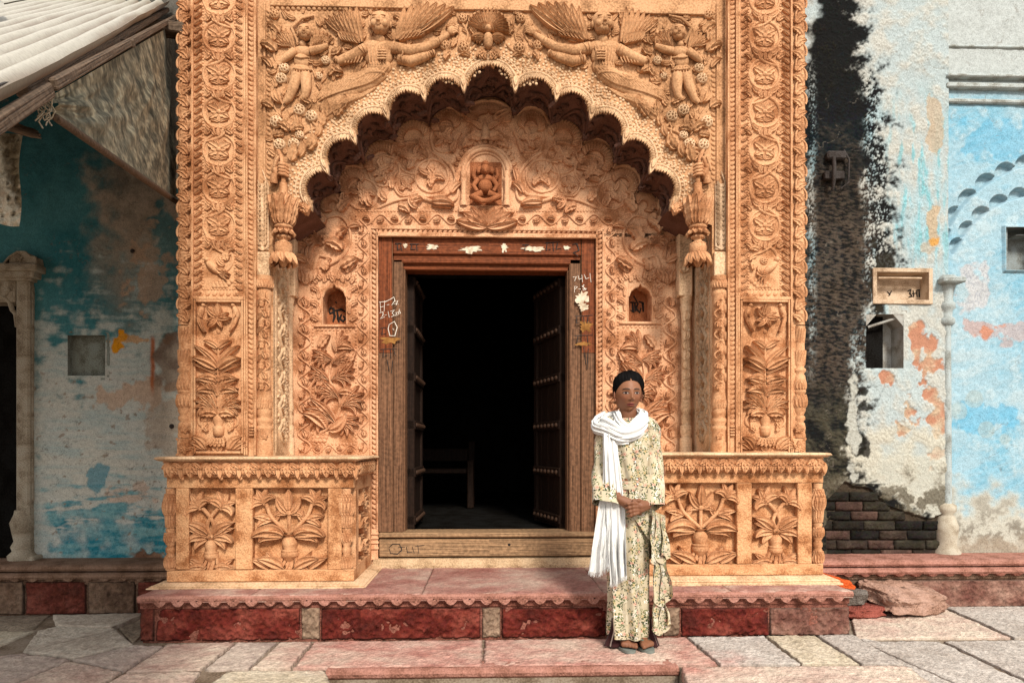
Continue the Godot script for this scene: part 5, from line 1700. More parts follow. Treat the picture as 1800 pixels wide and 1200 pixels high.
func spandrel(g: Node, al: Array) -> void:
	var z := 0.0
	var k := px(z)
	var line: PackedVector2Array = al[0]
	# frame of beads round the carved field
	var root := part("spandrel_field", plate(Q(477, 12, 0.0015), Q(478, 11, 0.0015)), M.sand_top, g)
	var a := Acc.new()
	strip_box(a, 474, 1251, 3, 9, -0.02, 0.02, 0.004)
	beads(a, V2(474, 15, z), V2(1251, 17, z), 4.3 * k, 9.0 * k, z, 1.2)
	rope(a, V2(472, 318, z), V2(472, 16, z), 8 * k, 8.5 * k, z, 0.9)
	rope(a, V2(1254, 318, z), V2(1254, 18, z), 8 * k, 8.5 * k, z, 0.9)
	strip_box(a, 462, 466, 3, 318, -0.02, 0.014, 0.003)
	strip_box(a, 1260, 1264, 3, 318, -0.02, 0.014, 0.003)
	part("bead_frame", a, M.sand_top, root)
	# the fringe of the arch: an edge roll, hanging petals, knobs, and a drop at each cusp
	a = Acc.new()
	var off := PackedVector2Array()
	for i in line.size():
		var d := (line[mini(i + 1, line.size() - 1)] - line[maxi(i - 1, 0)]).normalized()
		off.append(line[i] + Vector2(-d.y, d.x) * (3.4 * k))
	a.stroke(off, 2.6 * k, 2.6 * k, 0.002, 2.2)
	var nextd := 0.0
	var dist := 0.0
	for i in line.size() - 1:
		var d := line[i + 1] - line[i]
		var l := d.length()
		while nextd <= dist + l:
			var c := line[i] + d * ((nextd - dist) / l)
			var ang := d.angle() - PI
			var nrm := Vector2(-d.y, d.x) / l
			var q := c + nrm * (1.2 * k)
			a.put(L.petal, T2(Vector3(q.x, q.y, 0.012), ang, 10.5 * k, 1.0, 1.6))
			q = c + nrm * (9.0 * k)
			a.put(L.dome, T2(Vector3(q.x, q.y, 0.0), 0, 2.8 * k, 1.0, 1.3))
			nextd += 6.4 * k
		dist += l
	for t: Vector2 in al[1]:
		var dr := (V2(864, 420, 0) - t).normalized() * 0.35 + Vector2(0, -0.75)
		for q: float in [0.0, 0.016]:
			a.put(L.leaf, T2(Vector3(t.x, t.y, 0.012 + q) - Vector3(dr.x, dr.y, 0).normalized() * 0.05, dr.angle() - PI * 0.5, (28 - 600 * q) * k, 1.0, 1.2))
	part("cusp_fringe", a, M.sand_pale, root)
	a = Acc.new()
	lattice(a, line, [15.0 * k, 20.5 * k, 26.0 * k, 31.5 * k, 37.0 * k], 3.1 * k, 0.001)
	var rim := PackedVector2Array()
	for i in line.size():
		var d := (line[mini(i + 2, line.size() - 1)] - line[maxi(i - 2, 0)]).normalized()
		rim.append(line[i] + Vector2(-d.y, d.x) * (12.0 * k))
	a.stroke(rim, 1.3 * k, 1.3 * k, 0.0, 2.0)
	part("knobbed_band", a, M.sand_pale, root)
	for s in 2:
		var mr := func(u: float) -> float: return u if s == 0 else 1728.0 - u
		var e := 1.0 if s == 0 else -1.0
		var on: Array = angel(root, mr, e) + cherub(root, mr, e)
		# pierced seed heads
		var pods := [[482, 25, 9], [499, 119, 9], [494, 138, 10], [526, 193, 10.5], [547, 204, 10.5], [485, 214, 11], [491, 254, 10.5], [516, 253, 10.5], [782, 79, 9.5], [815, 83, 10.5], [813, 32, 9], [572, 106, 8], [560, 133, 7], [526, 237, 8]]
		for p in pods:
			var b := Acc.new()
			b.put(L.pod, T2(Q(mr.call(p[0]), p[1], 0.012), p[0] * 0.1, p[2] * k, e, 1.15))
			part("seed_head", b, M.sand_pale if p[1] > 90 else M.sand_top, root)
		# stalks and leaves that fill the field
		var f := Acc.new()
		var stalks := [[[478, 300], [486, 276], [500, 262], [516, 262]], [[490, 280], [486, 262], [480, 240], [485, 220]], [[500, 270], [530, 258], [548, 236], [545, 212]], [[500, 215], [512, 200], [526, 196]], [[548, 214], [562, 226], [568, 214], [560, 196]], [[520, 244], [540, 232], [560, 224], [578, 214]], [[476, 44], [484, 70], [482, 100], [492, 118]], [[480, 150], [478, 176], [488, 200]], [[800, 40], [806, 56], [800, 72], [786, 78]], [[812, 40], [822, 60], [818, 76]], [[838, 78], [826, 90], [808, 96], [796, 104]]]
		for l in stalks:
			var c := Curve2D.new()
			for q in l: c.add_point(V2(mr.call(q[0]), q[1], z), Vector2.ZERO, Vector2.ZERO)
			var pl := PackedVector2Array()
			var pts: Array = l
			for i in pts.size() - 1:
				var p0 := V2(mr.call(pts[maxi(i - 1, 0)][0]), pts[maxi(i - 1, 0)][1], z)
				var p1 := V2(mr.call(pts[i][0]), pts[i][1], z)
				var p2 := V2(mr.call(pts[i + 1][0]), pts[i + 1][1], z)
				var p3 := V2(mr.call(pts[mini(i + 2, pts.size() - 1)][0]), pts[mini(i + 2, pts.size() - 1)][1], z)
				for j in 5: pl.append(p1.cubic_interpolate(p2, p0, p3, j / 5.0))
			f.stroke(pl, 2.6 * k, 1.9 * k, z, 1.8)
		var lv := [[510, 232, 0.4, 26], [520, 222, -0.6, 22], [500, 236, 1.6, 20], [534, 226, 1.2, 24], [556, 240, -0.9, 26], [566, 222, -0.4, 24], [575, 205, 0.2, 26], [540, 262, -1.2, 30], [512, 284, -0.5, 32], [526, 276, -0.9, 30], [480, 190, 0.6, 22], [500, 176, -0.5, 20], [516, 212, 2.2, 20],
			[486, 92, 0.5, 30], [478, 120, 0.2, 24], [480, 74, -0.5, 24], [492, 60, 0.3, 26], [484, 160, 2.9, 28], [506, 150, 2.6, 22], [568, 84, -1.0, 22], [582, 94, -1.8, 22], [584, 116, -2.4, 24], [566, 122, 2.4, 20], [550, 112, -2.2, 20], [576, 132, -1.2, 22], [792, 92, 1.9, 20], [826, 46, -0.4, 18], [826, 100, 0.8, 18], [836, 62, 0.5, 18], [590, 205, -0.5, 26], [600, 190, -1.0, 24], [548, 182, 1.0, 20]]
		for q in lv:
			f.put([L.aca2, L.leaf2, L.aca][int(q[0]) % 3], T2(Q(mr.call(q[0]), q[1], z), q[2] * e, q[3] * k, e if int(q[1]) % 2 else -e, 1.6))
		# small leaves wherever the figures leave the ground bare
		var taken := PackedVector2Array()
		for p in pods: taken.append(V2(mr.call(p[0]), p[1], z))
		for i in 1500:
			var q := V2(mr.call(rng.randf_range(480, 862)), rng.randf_range(24, 330), z)
			var free := true
			for p in line:
				if p.distance_squared_to(q) < 2300.0 * k * k:
					free = false
					break
				if absf(p.x - q.x) < 6.0 * k and p.y > q.y: free = false
			for p in taken:
				if free and p.distance_squared_to(q) < 150.0 * k * k: free = false
			for o in on:
				if not free: break
				var l: Vector2 = (q - o[0]).rotated(-o[1])
				if pow(l.x / (o[2] + 4.0 * k), 2.0) + pow(l.y / (o[3] + 4.0 * k), 2.0) < 1.0: free = false
			if not free: continue
			taken.append(q)
			f.put([L.aca2, L.leaf2, L.leaf1, L.aca][i % 4], T2(Vector3(q.x, q.y, z), rng.randf() * TAU, rng.randf_range(13, 19) * k, e if i % 2 else -e, 1.1))
		part("stalks_and_leaves", f, M.sand_top, root)
	# crest over the point of the arch: a fan tail with a small winged bird
	var c := Acc.new()
	var h := Q(858, 60, 0.0)
	for i in 15:
		var t := (i - 7) * 0.21
		c.put(L.long, T2(h + Vector3(0, 0.015, 0), -t, 37 * k, 1.0, 1.8))
		c.put(L.dome, T2(h + Vector3(sin(t) * 0.125, 0.015 + cos(t) * 0.125, 0.004), 0, 3.0 * k))
	var arcp := PackedVector2Array()
	for i in 15:
		var t := (i - 7) * 0.22
		arcp.append(Vector2(h.x + sin(t) * 0.145, h.y + 0.015 + cos(t) * 0.145))
	c.stroke(arcp, 2.2 * k, 2.2 * k, 0.0, 1.6)
	c.fit(L.ball, Transform3D(Basis.from_scale(Vector3(9 * k, 15 * k, 0.04)), Q(858, 72, 0.012)))
	c.fit(L.ball, Transform3D(Basis.from_scale(Vector3(6 * k, 6.5 * k, 0.035)), Q(858, 51, 0.02)))
	for s: float in [-1.0, 1.0]:
		for i in 4: c.put(L.leaf1, T2(Q(858 + 7 * s, 66, 0.012), -(1.4 + 0.25 * i) * s, (24 - 3 * i) * k, s, 1.7))
		for i in 3: c.put(L.aca2, T2(Q(858 + 6 * s, 90, 0.004), -(1.6 + 0.5 * i) * s, 20 * k, s, 1.6))
		for i in 3: c.put(L.petal, T2(Q(858 + 5 * s, 100 + 5 * i, 0.004), (PI - 0.5) * s * -1.0, 12 * k, s, 1.6))
	part("fan_tail_crest", c, M.sand_top, root)

func fold(a: Acc, mr: Callable, p: Array, r0: float, r1: float, z: float, h := 1.0, on := []) -> void:
	var pl := PackedVector2Array()
	for i in p.size() - 1:
		var p0 := V2(mr.call(p[maxi(i - 1, 0)][0]), p[maxi(i - 1, 0)][1], z)
		var p1 := V2(mr.call(p[i][0]), p[i][1], z)
		var p2 := V2(mr.call(p[i + 1][0]), p[i + 1][1], z)
		var p3 := V2(mr.call(p[mini(i + 2, p.size() - 1)][0]), p[mini(i + 2, p.size() - 1)][1], z)
		for j in 5: pl.append(p1.cubic_interpolate(p2, p0, p3, j / 5.0))
	pl.append(V2(mr.call(p[p.size() - 1][0]), p[p.size() - 1][1], z))
	var zs := PackedFloat32Array()
	if on.size() > 0:       # laid over swelling forms: each [centre, turn, half width, half height, depth]
		for q in pl:
			var zz := 0.003
			for o in on:
				var l: Vector2 = (q - o[0]).rotated(-o[1])
				var d2: float = (l.x / o[2]) * (l.x / o[2]) + (l.y / o[3]) * (l.y / o[3])
				if d2 < 1.0: zz = maxf(zz, o[4] * sqrt(1.0 - d2))
			zs.append(zz)
	a.stroke(pl, r0 * px(z), r1 * px(z), z, h, zs)

func face(a: Acc, u: float, v: float, r: float, z: float, look: float) -> void:
	# a small carved face: skull, cheeks, brow, nose, lips, chin, ears, cap of hair
	var k := px(z) * r
	var c := Q(u, v, z)
	var E := func(x: float, y: float, d: float, sx: float, sy: float, sz: float) -> void:
		a.fit(L.ball, Transform3D(Basis.from_scale(Vector3(sx, sy, sz) * k), c + Vector3(x + look * d * 0.3, y, d) * k))
	E.call(0, 0, 0.2, 0.82, 1.0, 0.85)
	E.call(0, -0.55, 0.55, 0.42, 0.42, 0.42)
	for s: float in [-1.0, 1.0]:
		E.call(0.38 * s, -0.22, 0.66, 0.36, 0.36, 0.3)
		E.call(0.34 * s, 0.14, 0.86, 0.19, 0.10, 0.13)
		E.call(0.34 * s, 0.34, 0.84, 0.28, 0.07, 0.16)
		E.call(0.88 * s, 0.0, 0.1, 0.16, 0.32, 0.2)
	E.call(0, -0.04, 1.0, 0.12, 0.30, 0.2)
	E.call(0, -0.2, 1.08, 0.17, 0.11, 0.16)
	E.call(0, -0.42, 0.96, 0.24, 0.06, 0.12)
	E.call(0, -0.53, 0.93, 0.18, 0.07, 0.12)
	E.call(0, 0.32, -0.05, 1.0, 0.86, 0.8)

func angel(root: Node, mr: Callable, e: float) -> Array:
	var z := 0.0
	var k := px(z)
	var a := Acc.new()
	var on := []
	var E := func(u: float, v: float, ru: float, rv: float, d: float, zz: float, rot: float) -> void:
		on.append([V2(mr.call(u), v, zz), rot * e, ru * k, rv * k, d * 0.8])
		a.fit(L.ball, Transform3D(Basis(Vector3(0, 0, 1), rot * e) * Basis.from_scale(Vector3(ru * k, rv * k, d * 0.8)), Q(mr.call(u), v, zz)))
	face(a, mr.call(669.0), 44, 20, 0.016, -0.2 * e)
	E.call(668, 70, 9, 10, 0.035, 0.01, 0.0)
	# shoulders, chest, waist
	E.call(666, 84, 34, 13, 0.045, 0.0, 0.0)
	E.call(665, 98, 27, 22, 0.052, 0.0, 0.0)
	E.call(667, 118, 22, 16, 0.045, 0.0, 0.0)
	# the arm stretched towards the crest, its sleeve and hand
	a.tube(PackedVector3Array([Q(mr.call(690.0), 84, 0.018), Q(mr.call(720.0), 91, 0.028), Q(mr.call(750.0), 84, 0.028), Q(mr.call(775.0), 70, 0.025), Q(mr.call(788.0), 60, 0.022)]), PackedFloat32Array([0.038, 0.040, 0.032, 0.025, 0.018]), 10)
	E.call(794, 54, 9, 8, 0.026, 0.016, 0.6)
	for j in 4: a.tube(PackedVector3Array([Q(mr.call(796.0 + j), 58 - 3.5 * j, 0.026), Q(mr.call(803.0 + j), 55 - 3.5 * j, 0.03), Q(mr.call(806.0), 58 - 3.5 * j, 0.016)]), PackedFloat32Array([0.008, 0.008, 0.006]), 6)
	# the other arm, bent, its hand on the chest
	a.tube(PackedVector3Array([Q(mr.call(642.0), 86, 0.018), Q(mr.call(618.0), 100, 0.026), Q(mr.call(596.0), 108, 0.026), Q(mr.call(588.0), 104, 0.018)]), PackedFloat32Array([0.036, 0.038, 0.03, 0.018]), 10)
	a.tube(PackedVector3Array([Q(mr.call(700.0), 104, 0.012), Q(mr.call(722.0), 108, 0.022), Q(mr.call(746.0), 100, 0.022), Q(mr.call(764.0), 92, 0.014)]), PackedFloat32Array([0.03, 0.036, 0.03, 0.02]), 8)
	for j in 4: a.tube(PackedVector3Array([Q(mr.call(664.0), 89 + 4.6 * j, 0.044), Q(mr.call(672.0), 88.5 + 4.6 * j, 0.056), Q(mr.call(679.0), 89 + 4.6 * j, 0.048)]), PackedFloat32Array([0.007, 0.0075, 0.006]), 6)
	# gathers of the sleeves
	for q in [[[690, 84], [720, 91], [750, 84], [775, 70], 0.038, 0.026], [[642, 86], [618, 100], [596, 108], [588, 104], 0.036, 0.022], [[700, 104], [722, 108], [746, 100], [764, 92], 0.031, 0.022]]:
		for i in 14:
			var f := (i + 0.5) / 14.0 * 2.999
			var n := int(f)
			var p0 := Q(mr.call(q[n][0]), q[n][1], 0.024)
			var p1 := Q(mr.call(q[n + 1][0]), q[n + 1][1], 0.026)
			var dd := (p1 - p0)
			var r: float = lerpf(q[4], q[5], f / 3.0) * (1.05 + 0.05 * sin(i * 2.1))
			a.fit(L.ball, Transform3D(Basis(Vector3(0, 0, 1), atan2(dd.y, dd.x) + 0.35 * sin(i * 1.7)) * Basis.from_scale(Vector3(0.0055, r, r * 1.04)), p0.lerp(p1, f - n)))
	# the long skirt that trails away from the crest
	E.call(655, 135, 30, 17, 0.05, 0.0, 0.45)
	E.call(632, 146, 44, 19, 0.045, 0.0, 0.35)
	E.call(602, 160, 46, 17, 0.04, 0.0, 0.25)
	E.call(588, 186, 34, 15, 0.03, 0.0, 0.9)
	E.call(598, 176, 42, 18, 0.032, 0.0, 0.5)
	for j in 15:
		var t := j / 14.0
		var u0 := lerpf(682.0, 588.0, t)
		var v0 := lerpf(112.0, 140.0, t)
		fold(a, mr, [[u0, v0 + 4], [u0 - 12 - 8 * t, v0 + 16], [u0 - 34 - 4 * t, v0 + 26 + 6 * t]], 2.3, 1.2, 0.034 - 0.008 * t, 1.8, on)
	for j in 9:
		var t := j / 8.0
		fold(a, mr, [[lerpf(660, 610, t), lerpf(150, 172, t)], [lerpf(636, 590, t), lerpf(166, 188, t)], [lerpf(612, 566, t), lerpf(170, 200, t)]], 2.2, 1.2, 0.028, 1.8, on)
	fold(a, mr, [[676, 126], [648, 128], [622, 140], [608, 136]], 3.2, 2.0, 0.042, 1.8, on)
	# bodice folds and hems
	for j in 7: fold(a, mr, [[646 + 6 * j, 80], [648 + 5.2 * j, 96], [650 + 4.6 * j, 112]], 1.3, 1.1, 0.044 - 0.0012 * absf(j - 3.0) * absf(j - 3.0), 1.8, on)
	for j in 5: fold(a, mr, [[704 + 13 * j, 84 - 3.0 * j * j * 0.3], [708 + 13 * j, 92 - 3.5 * j], [704 + 13 * j, 99 - 4.0 * j]], 1.3, 1.0, 0.052 - 0.004 * j, 1.4)
	for j in 14:
		var t := j / 13.0
		fold(a, mr, [[lerpf(640, 575, t), lerpf(136, 150, t)], [lerpf(630, 566, t), lerpf(150, 166, t)], [lerpf(612, 556, t), lerpf(160, 176, t)]], 1.9, 1.2, 0.0, 1.6, on)
		fold(a, mr, [[lerpf(630, 590, t), lerpf(168, 196, t)], [lerpf(610, 574, t), lerpf(180, 206, t)], [lerpf(590, 562, t), lerpf(184, 212, t)]], 1.9, 1.0, 0.0, 1.6, on)
	for j in 12:
		var t := j / 11.0
		fold(a, mr, [[lerpf(680, 604, t), lerpf(124, 152, t)], [lerpf(666, 592, t), lerpf(140, 164, t)], [lerpf(644, 574, t), lerpf(152, 172, t)], [lerpf(622, 560, t), lerpf(158, 178, t)]], 2.0, 1.2, 0.0, 1.8, on)
	for j in 6: fold(a, mr, [[612 + 5 * j, 90 + 2.0 * j], [610 + 5 * j, 100 + 1.0 * j], [606 + 5.2 * j, 110]], 1.3, 1.0, 0.045, 1.2)
	part("winged_figure", a, M.sand_top, root)
	# wings: long feathers spread behind the shoulders
	var w := Acc.new()
	for j in 7:
		var t := j / 6.0
		w.put(L.feather, T2(Q(mr.call(636.0 - 4 * j), 76 - 2.0 * j, 0.006 - 0.001 * j), (0.30 + 0.14 * j) * e, (62 - 2.0 * j) * k, e, 1.1))
		w.put(L.feather, T2(Q(mr.call(698.0 + 4 * j), 72 - 1.5 * j, 0.006 - 0.001 * j), (-0.40 - 0.13 * j) * e, (60 + 5.0 * j) * k, -e, 1.1))
	for j in 6:
		w.put(L.petal, T2(Q(mr.call(632.0 - 5 * j), 78 - 1.0 * j, 0.01), 0.6 * e, 20 * k, e, 1.6))
		w.put(L.petal, T2(Q(mr.call(700.0 + 7 * j), 72 - 1.5 * j, 0.01), -0.8 * e, 20 * k, -e, 1.6))
	part("wings", w, M.sand_top, root)
	return on

func cherub(root: Node, mr: Callable, e: float) -> Array:
	var k := px(0.0)
	var a := Acc.new()
	var on := []
	var E := func(u: float, v: float, ru: float, rv: float, d: float, zz: float, rot: float) -> void:
		on.append([V2(mr.call(u), v, zz), rot * e, ru * k, rv * k, d * 0.8])
		a.fit(L.ball, Transform3D(Basis(Vector3(0, 0, 1), rot * e) * Basis.from_scale(Vector3(ru * k, rv * k, d * 0.8)), Q(mr.call(u), v, zz)))
	face(a, mr.call(536.0), 59, 14, 0.018, 0.3 * e)
	E.call(532, 78, 6, 7, 0.03, 0.01, 0.0)
	E.call(532, 92, 18, 11, 0.042, 0.0, 0.0)
	E.call(530, 108, 14, 16, 0.045, 0.0, 0.0)
	E.call(528, 126, 18, 14, 0.045, 0.0, 0.1)
	# arms, one raised
	a.tube(PackedVector3Array([Q(mr.call(518.0), 90, 0.018), Q(mr.call(504.0), 100, 0.03), Q(mr.call(494.0), 108, 0.025)]), PackedFloat32Array([0.028, 0.025, 0.017]), 8)
	a.tube(PackedVector3Array([Q(mr.call(546.0), 90, 0.018), Q(mr.call(562.0), 86, 0.028), Q(mr.call(576.0), 80, 0.022)]), PackedFloat32Array([0.028, 0.024, 0.016]), 8)
	a.tube(PackedVector3Array([Q(mr.call(524.0), 76, 0.008), Q(mr.call(512.0), 48, 0.02), Q(mr.call(530.0), 32, 0.02), Q(mr.call(552.0), 27, 0.012)]), PackedFloat32Array([0.012, 0.011, 0.01, 0.007]), 7)
	# legs
	a.tube(PackedVector3Array([Q(mr.call(522.0), 132, 0.02), Q(mr.call(516.0), 152, 0.03), Q(mr.call(507.0), 174, 0.024), Q(mr.call(500.0), 180, 0.016)]), PackedFloat32Array([0.04, 0.034, 0.024, 0.018]), 9)
	a.tube(PackedVector3Array([Q(mr.call(537.0), 132, 0.02), Q(mr.call(538.0), 152, 0.034), Q(mr.call(536.0), 168, 0.024), Q(mr.call(530.0), 174, 0.016)]), PackedFloat32Array([0.04, 0.034, 0.024, 0.018]), 9)
	for j in 6: fold(a, mr, [[518 + 4.5 * j, 116], [516 + 5.0 * j, 128], [515 + 5.2 * j, 140]], 1.6, 1.1, 0.036, 1.8, on)
	fold(a, mr, [[514, 119], [530, 122], [546, 118]], 2.4, 2.2, 0.038, 1.8, on)
	fold(a, mr, [[518, 98], [530, 102], [544, 96]], 2.0, 1.8, 0.034, 1.8, on)
	for j in 6:
		a.put(L.feather, T2(Q(mr.call(518.0 - 2 * j), 86 - j, 0.004), (0.35 + 0.22 * j) * e, 36 * k, e, 1.1))
		a.put(L.feather, T2(Q(mr.call(546.0 + 2 * j), 84 - j, 0.004), (-0.4 - 0.2 * j) * e, 33 * k, -e, 1.1))
	part("small_winged_figure", a, M.sand_top, root)

# ---------------------------------------------------------------- the wall round the door, inside the arch
	return on

func rear_wall(g: Node) -> void:
	var z := -0.45
	var k := px(z)
	var b := Acc.new()
	var nichel := Rect2(567, 500, 41, 70)
	var nicher := Rect2(1105, 499, 41, 66)
	for s in 2:
		var r := nichel if s == 0 else nicher
		var ua := 488.0 if s == 0 else 1050.0
		var ub := 662.0 if s == 0 else 1226.0
		strip_box(b, ua, r.position.x, 410, 1000, -0.6, z, 0.0005)
		strip_box(b, r.end.x, ub, 410, 1000, -0.6, z, 0.0005)
		strip_box(b, r.position.x, r.end.x, 410, r.position.y, -0.6, z, 0.0005)
		strip_box(b, r.position.x, r.end.x, r.end.y, 1000, -0.6, z, 0.0005)
	strip_box(b, 488, 1226, 60, 410, -0.6, z, 0.0005)
	var w := part("door_wall", b, M.sand_rear, g)
	for s in 2:
		var mr := func(u: float) -> float: return u if s == 0 else 1712.0 - u
		var e := 1.0 if s == 0 else -1.0
		var r := nichel if s == 0 else nicher
		var nb := Acc.new()
		nb.box(Q(r.position.x - 4, r.end.y + 4, z) + Vector3(0, 0, -0.17), Q(r.end.x + 4, r.position.y - 4, z) + Vector3(0, 0, -0.14), 0.001)
		part("niche_back", nb, M.shrine, w)  # dark red-brown back plate carries the shade of the recess in its colour
		# pointed, cusped head of the little niche
		var n := Acc.new()
		var x0 := r.position.x
		var x1 := r.end.x
		var cu := (x0 + x1) * 0.5
		var hd := [[x0, r.position.y + 22], [x0 + 3, r.position.y + 12], [x0 + 10, r.position.y + 6], [cu - 4, r.position.y + 4], [cu, r.position.y - 2], [cu + 4, r.position.y + 4], [x1 - 10, r.position.y + 6], [x1 - 3, r.position.y + 12], [x1, r.position.y + 22]]
		for i in hd.size() - 1:
			var p := Q(hd[i][0], hd[i][1], z + 0.002)
			var q := Q(hd[i + 1][0], hd[i + 1][1], z + 0.002)
			var yt := Q(cu, r.position.y - 3, z + 0.002).y
			n.quad(p, q, Vector3(q.x, yt, q.z), Vector3(p.x, yt, p.z))
			n.quad(Vector3(p.x, p.y, z - 0.14), Vector3(q.x, q.y, z - 0.14), q, p)
		var hp := PackedVector2Array()
		for h in hd: hp.append(V2(h[0], h[1], z))
		n.stroke(hp, 2.6 * k, 2.6 * k, z, 1.6)
		n.stroke(PackedVector2Array([V2(x0 - 1, r.end.y, z), V2(x0 - 1, r.position.y + 22, z)]), 2.2 * k, 2.2 * k, z, 1.4)
		n.stroke(PackedVector2Array([V2(x1 + 1, r.end.y, z), V2(x1 + 1, r.position.y + 22, z)]), 2.2 * k, 2.2 * k, z, 1.4)
		for i in 5:
			for sd: float in [-1.0, 1.0]:
				n.put([L.aca2, L.leaf2][i % 2], T2(Q(cu + sd * 28.0, r.end.y - 6 - 13 * i, z), 0.5 * sd * (1 if i % 2 else -1), 16 * k, sd, 1.2))
		for i in 9: n.put([L.aca2, L.aca][i % 2], T2(Q(x0 - 8 + 7 * i, r.position.y - 4 - 5 * (i % 2), z), (4 - i) * 0.3, 15 * k, 1.0 if i < 4 else -1.0, 1.2))
		rope(n, V2(x0 - 12, r.end.y + 9, z), V2(x1 + 12, r.end.y + 9, z), 6 * k, 7 * k, z)
		strip_box(n, x0 - 16, x1 + 16, r.end.y + 0.5, r.end.y + 4, z - 0.02, z + 0.018, 0.003)
		part("niche_surround", n, M.sand_rear, w)
		var wr := [[[578, 545], [581, 541], [586, 543], [586, 549], [580, 551], [578, 546]], [[586, 544], [588, 556], [585, 566]], [[592, 545], [594, 560], [596, 567]], [[588, 546], [600, 544], [607, 548]], [[600, 552], [597, 560], [603, 565], [607, 560], [603, 555]], [[589, 530], [592, 533]]] if s == 0 else [[[1108, 531], [1122, 532]], [[1112, 532], [1113, 549], [1108, 545]], [[1116, 533], [1117, 548]], [[1122, 533], [1118, 542], [1125, 549], [1127, 541]], [[1114, 520], [1120, 530]], [[1123, 530], [1130, 532], [1131, 548]]]
		part("black_scrawl", scrawl(wr, z - 0.139, 2.4), M.black_paint, w)
		# vine borders up both sides of the panel, bead lines, rope round the door
		n = Acc.new()
		vine(n, V2(mr.call(535.0), 796, z), V2(mr.call(535.0), 520, z), 27 * k, 12, z, 1.9)
		vine(n, V2(mr.call(638.0), 796, z), V2(mr.call(638.0), 392, z), 22 * k, 17, z, 1.9)
		vine(n, V2(mr.call(549.0), 789, z), V2(mr.call(626.0), 789, z), 17 * k, 4, z, 1.9)
		part("vine_border", n, M.sand_rear, w)
		n = Acc.new()
		for u in [549.5, 625.5]: beads(n, V2(mr.call(u), 778, z), V2(mr.call(u), 376 if u > 600 else 488, z), 2.3 * k, 6 * k, z)
		beads(n, V2(mr.call(549.5), 780, z), V2(mr.call(625.5), 780, z), 2.3 * k, 6 * k, z)
		beads(n, V2(mr.call(549.5), 485, z), V2(mr.call(625.5), 485, z), 2.3 * k, 5.6 * k, z)
		part("bead_border", n, M.sand_rear, w)
		n = Acc.new()
		strip_box(n, mr.call(650.0), mr.call(653.0), 403, 985, z - 0.01, z + 0.022, 0.003)
		strip_box(n, mr.call(661.0), mr.call(664.0), 403, 985, z - 0.01, z + 0.022, 0.003)
		rope(n, V2(mr.call(657.0), 930, z + 0.005), V2(mr.call(657.0), 403, z + 0.005), 9 * k, 8.6 * k, z + 0.005, 0.75 * e)
		strip_box(n, mr.call(651.0), mr.call(664.0), 930, 985, z - 0.01, z + 0.02, 0.006)
		for v in [936, 944, 952, 962]: strip_box(n, mr.call(650.0), mr.call(665.0), v, v + 4, z, z + 0.032, 0.004)
		part("rope_moulding", n, M.sand_rear, w)
		# the big acanthus plant below the niche
		n = Acc.new()
		var st := [[562, 762], [584, 745], [598, 715], [592, 690], [580, 668], [582, 640], [592, 620]]
		fold(n, mr, st, 3.6, 2.0, z, 2.0)
		var lv := [[588, 742, -1.2, 46, "plume", 1], [600, 716, -0.5, 50, "plume", 1], [596, 700, 0.55, 46, "plume", -1], [590, 742, 0.6, 60, "plume", -1], [583, 668, -0.6, 48, "plume", 1], [578, 668, 0.7, 40, "plume", -1], [584, 640, -0.75, 42, "plume", 1], [586, 634, 0.9, 40, "plume", -1], [592, 618, 0.2, 40, "plume", 1], [592, 612, -1.0, 34, "leaf2", 1],
			[596, 690, -1.1, 34, "leaf2", 1], [574, 752, 0.3, 50, "leaf2", -1], [580, 755, -1.5, 44, "leaf2", -1], [560, 640, 0.0, 30, "plume", 1], [612, 668, 0.3, 30, "plume", -1], [558, 690, -0.2, 30, "leaf2", 1], [610, 640, -0.4, 28, "aca", 1], [562, 610, -0.5, 28, "aca", 1], [598, 664, -0.4, 36, "leaf1", 1], [566, 730, 0.3, 36, "plume", -1]]
		for l in lv:
			n.put(L[l[4]], T2(Q(mr.call(l[0]), l[1], z), l[2] * e, l[3] * k, l[5] * e, 1.5))
		for i in 9: n.put(L.dome, T2(Q(mr.call(556.0 + 7 * (i % 3) + 2 * (i / 3)), 774 - 6 * (i / 3), z), 0, 5 * k))
		part("acanthus_panel", n, M.sand_rear, w)
		# scrolls on the wall above the niche, running into the corner of the arch
		n = Acc.new()
		fold(n, mr, [[562, 470], [586, 462], [606, 446], [616, 422], [612, 396], [596, 380], [574, 384]], 3.0, 2.0, z, 2.0)
		fold(n, mr, [[552, 474], [560, 450], [580, 455]], 4.0, 3.0, z, 1.2)
		for l in [[600, 470, -0.9, 34, "aca", 1], [588, 425, -0.1, 34, "aca2", 1], [602, 440, 0.5, 34, "aca2", -1], [575, 385, 1.7, 36, "aca2", -1], [560, 398, 0.9, 34, "aca2", 1], [546, 414, 1.1, 30, "plume", -1], [540, 432, 1.3, 30, "plume", -1], [566, 432, 0.4, 30, "plume", -1], [612, 400, -0.9, 26, "leaf2", 1], [540, 462, 0.6, 30, "leaf2", -1], [556, 372, 0.2, 28, "aca", 1], [596, 372, -0.6, 28, "aca", 1], [610, 480, -0.2, 24, "leaf2", 1], [574, 476, 0.3, 24, "aca2", 1]]:
			n.put(L[l[4]], T2(Q(mr.call(l[0]), l[1], z), l[2] * e, l[3] * k, l[5] * e, 1.6))
		for i in 7: n.put(L.dome, T2(Q(mr.call(566.0 + 5 * cos(i * 1.1)), 421 + 6 * sin(i * 1.1), z + 0.01), 0, 3.4 * k))
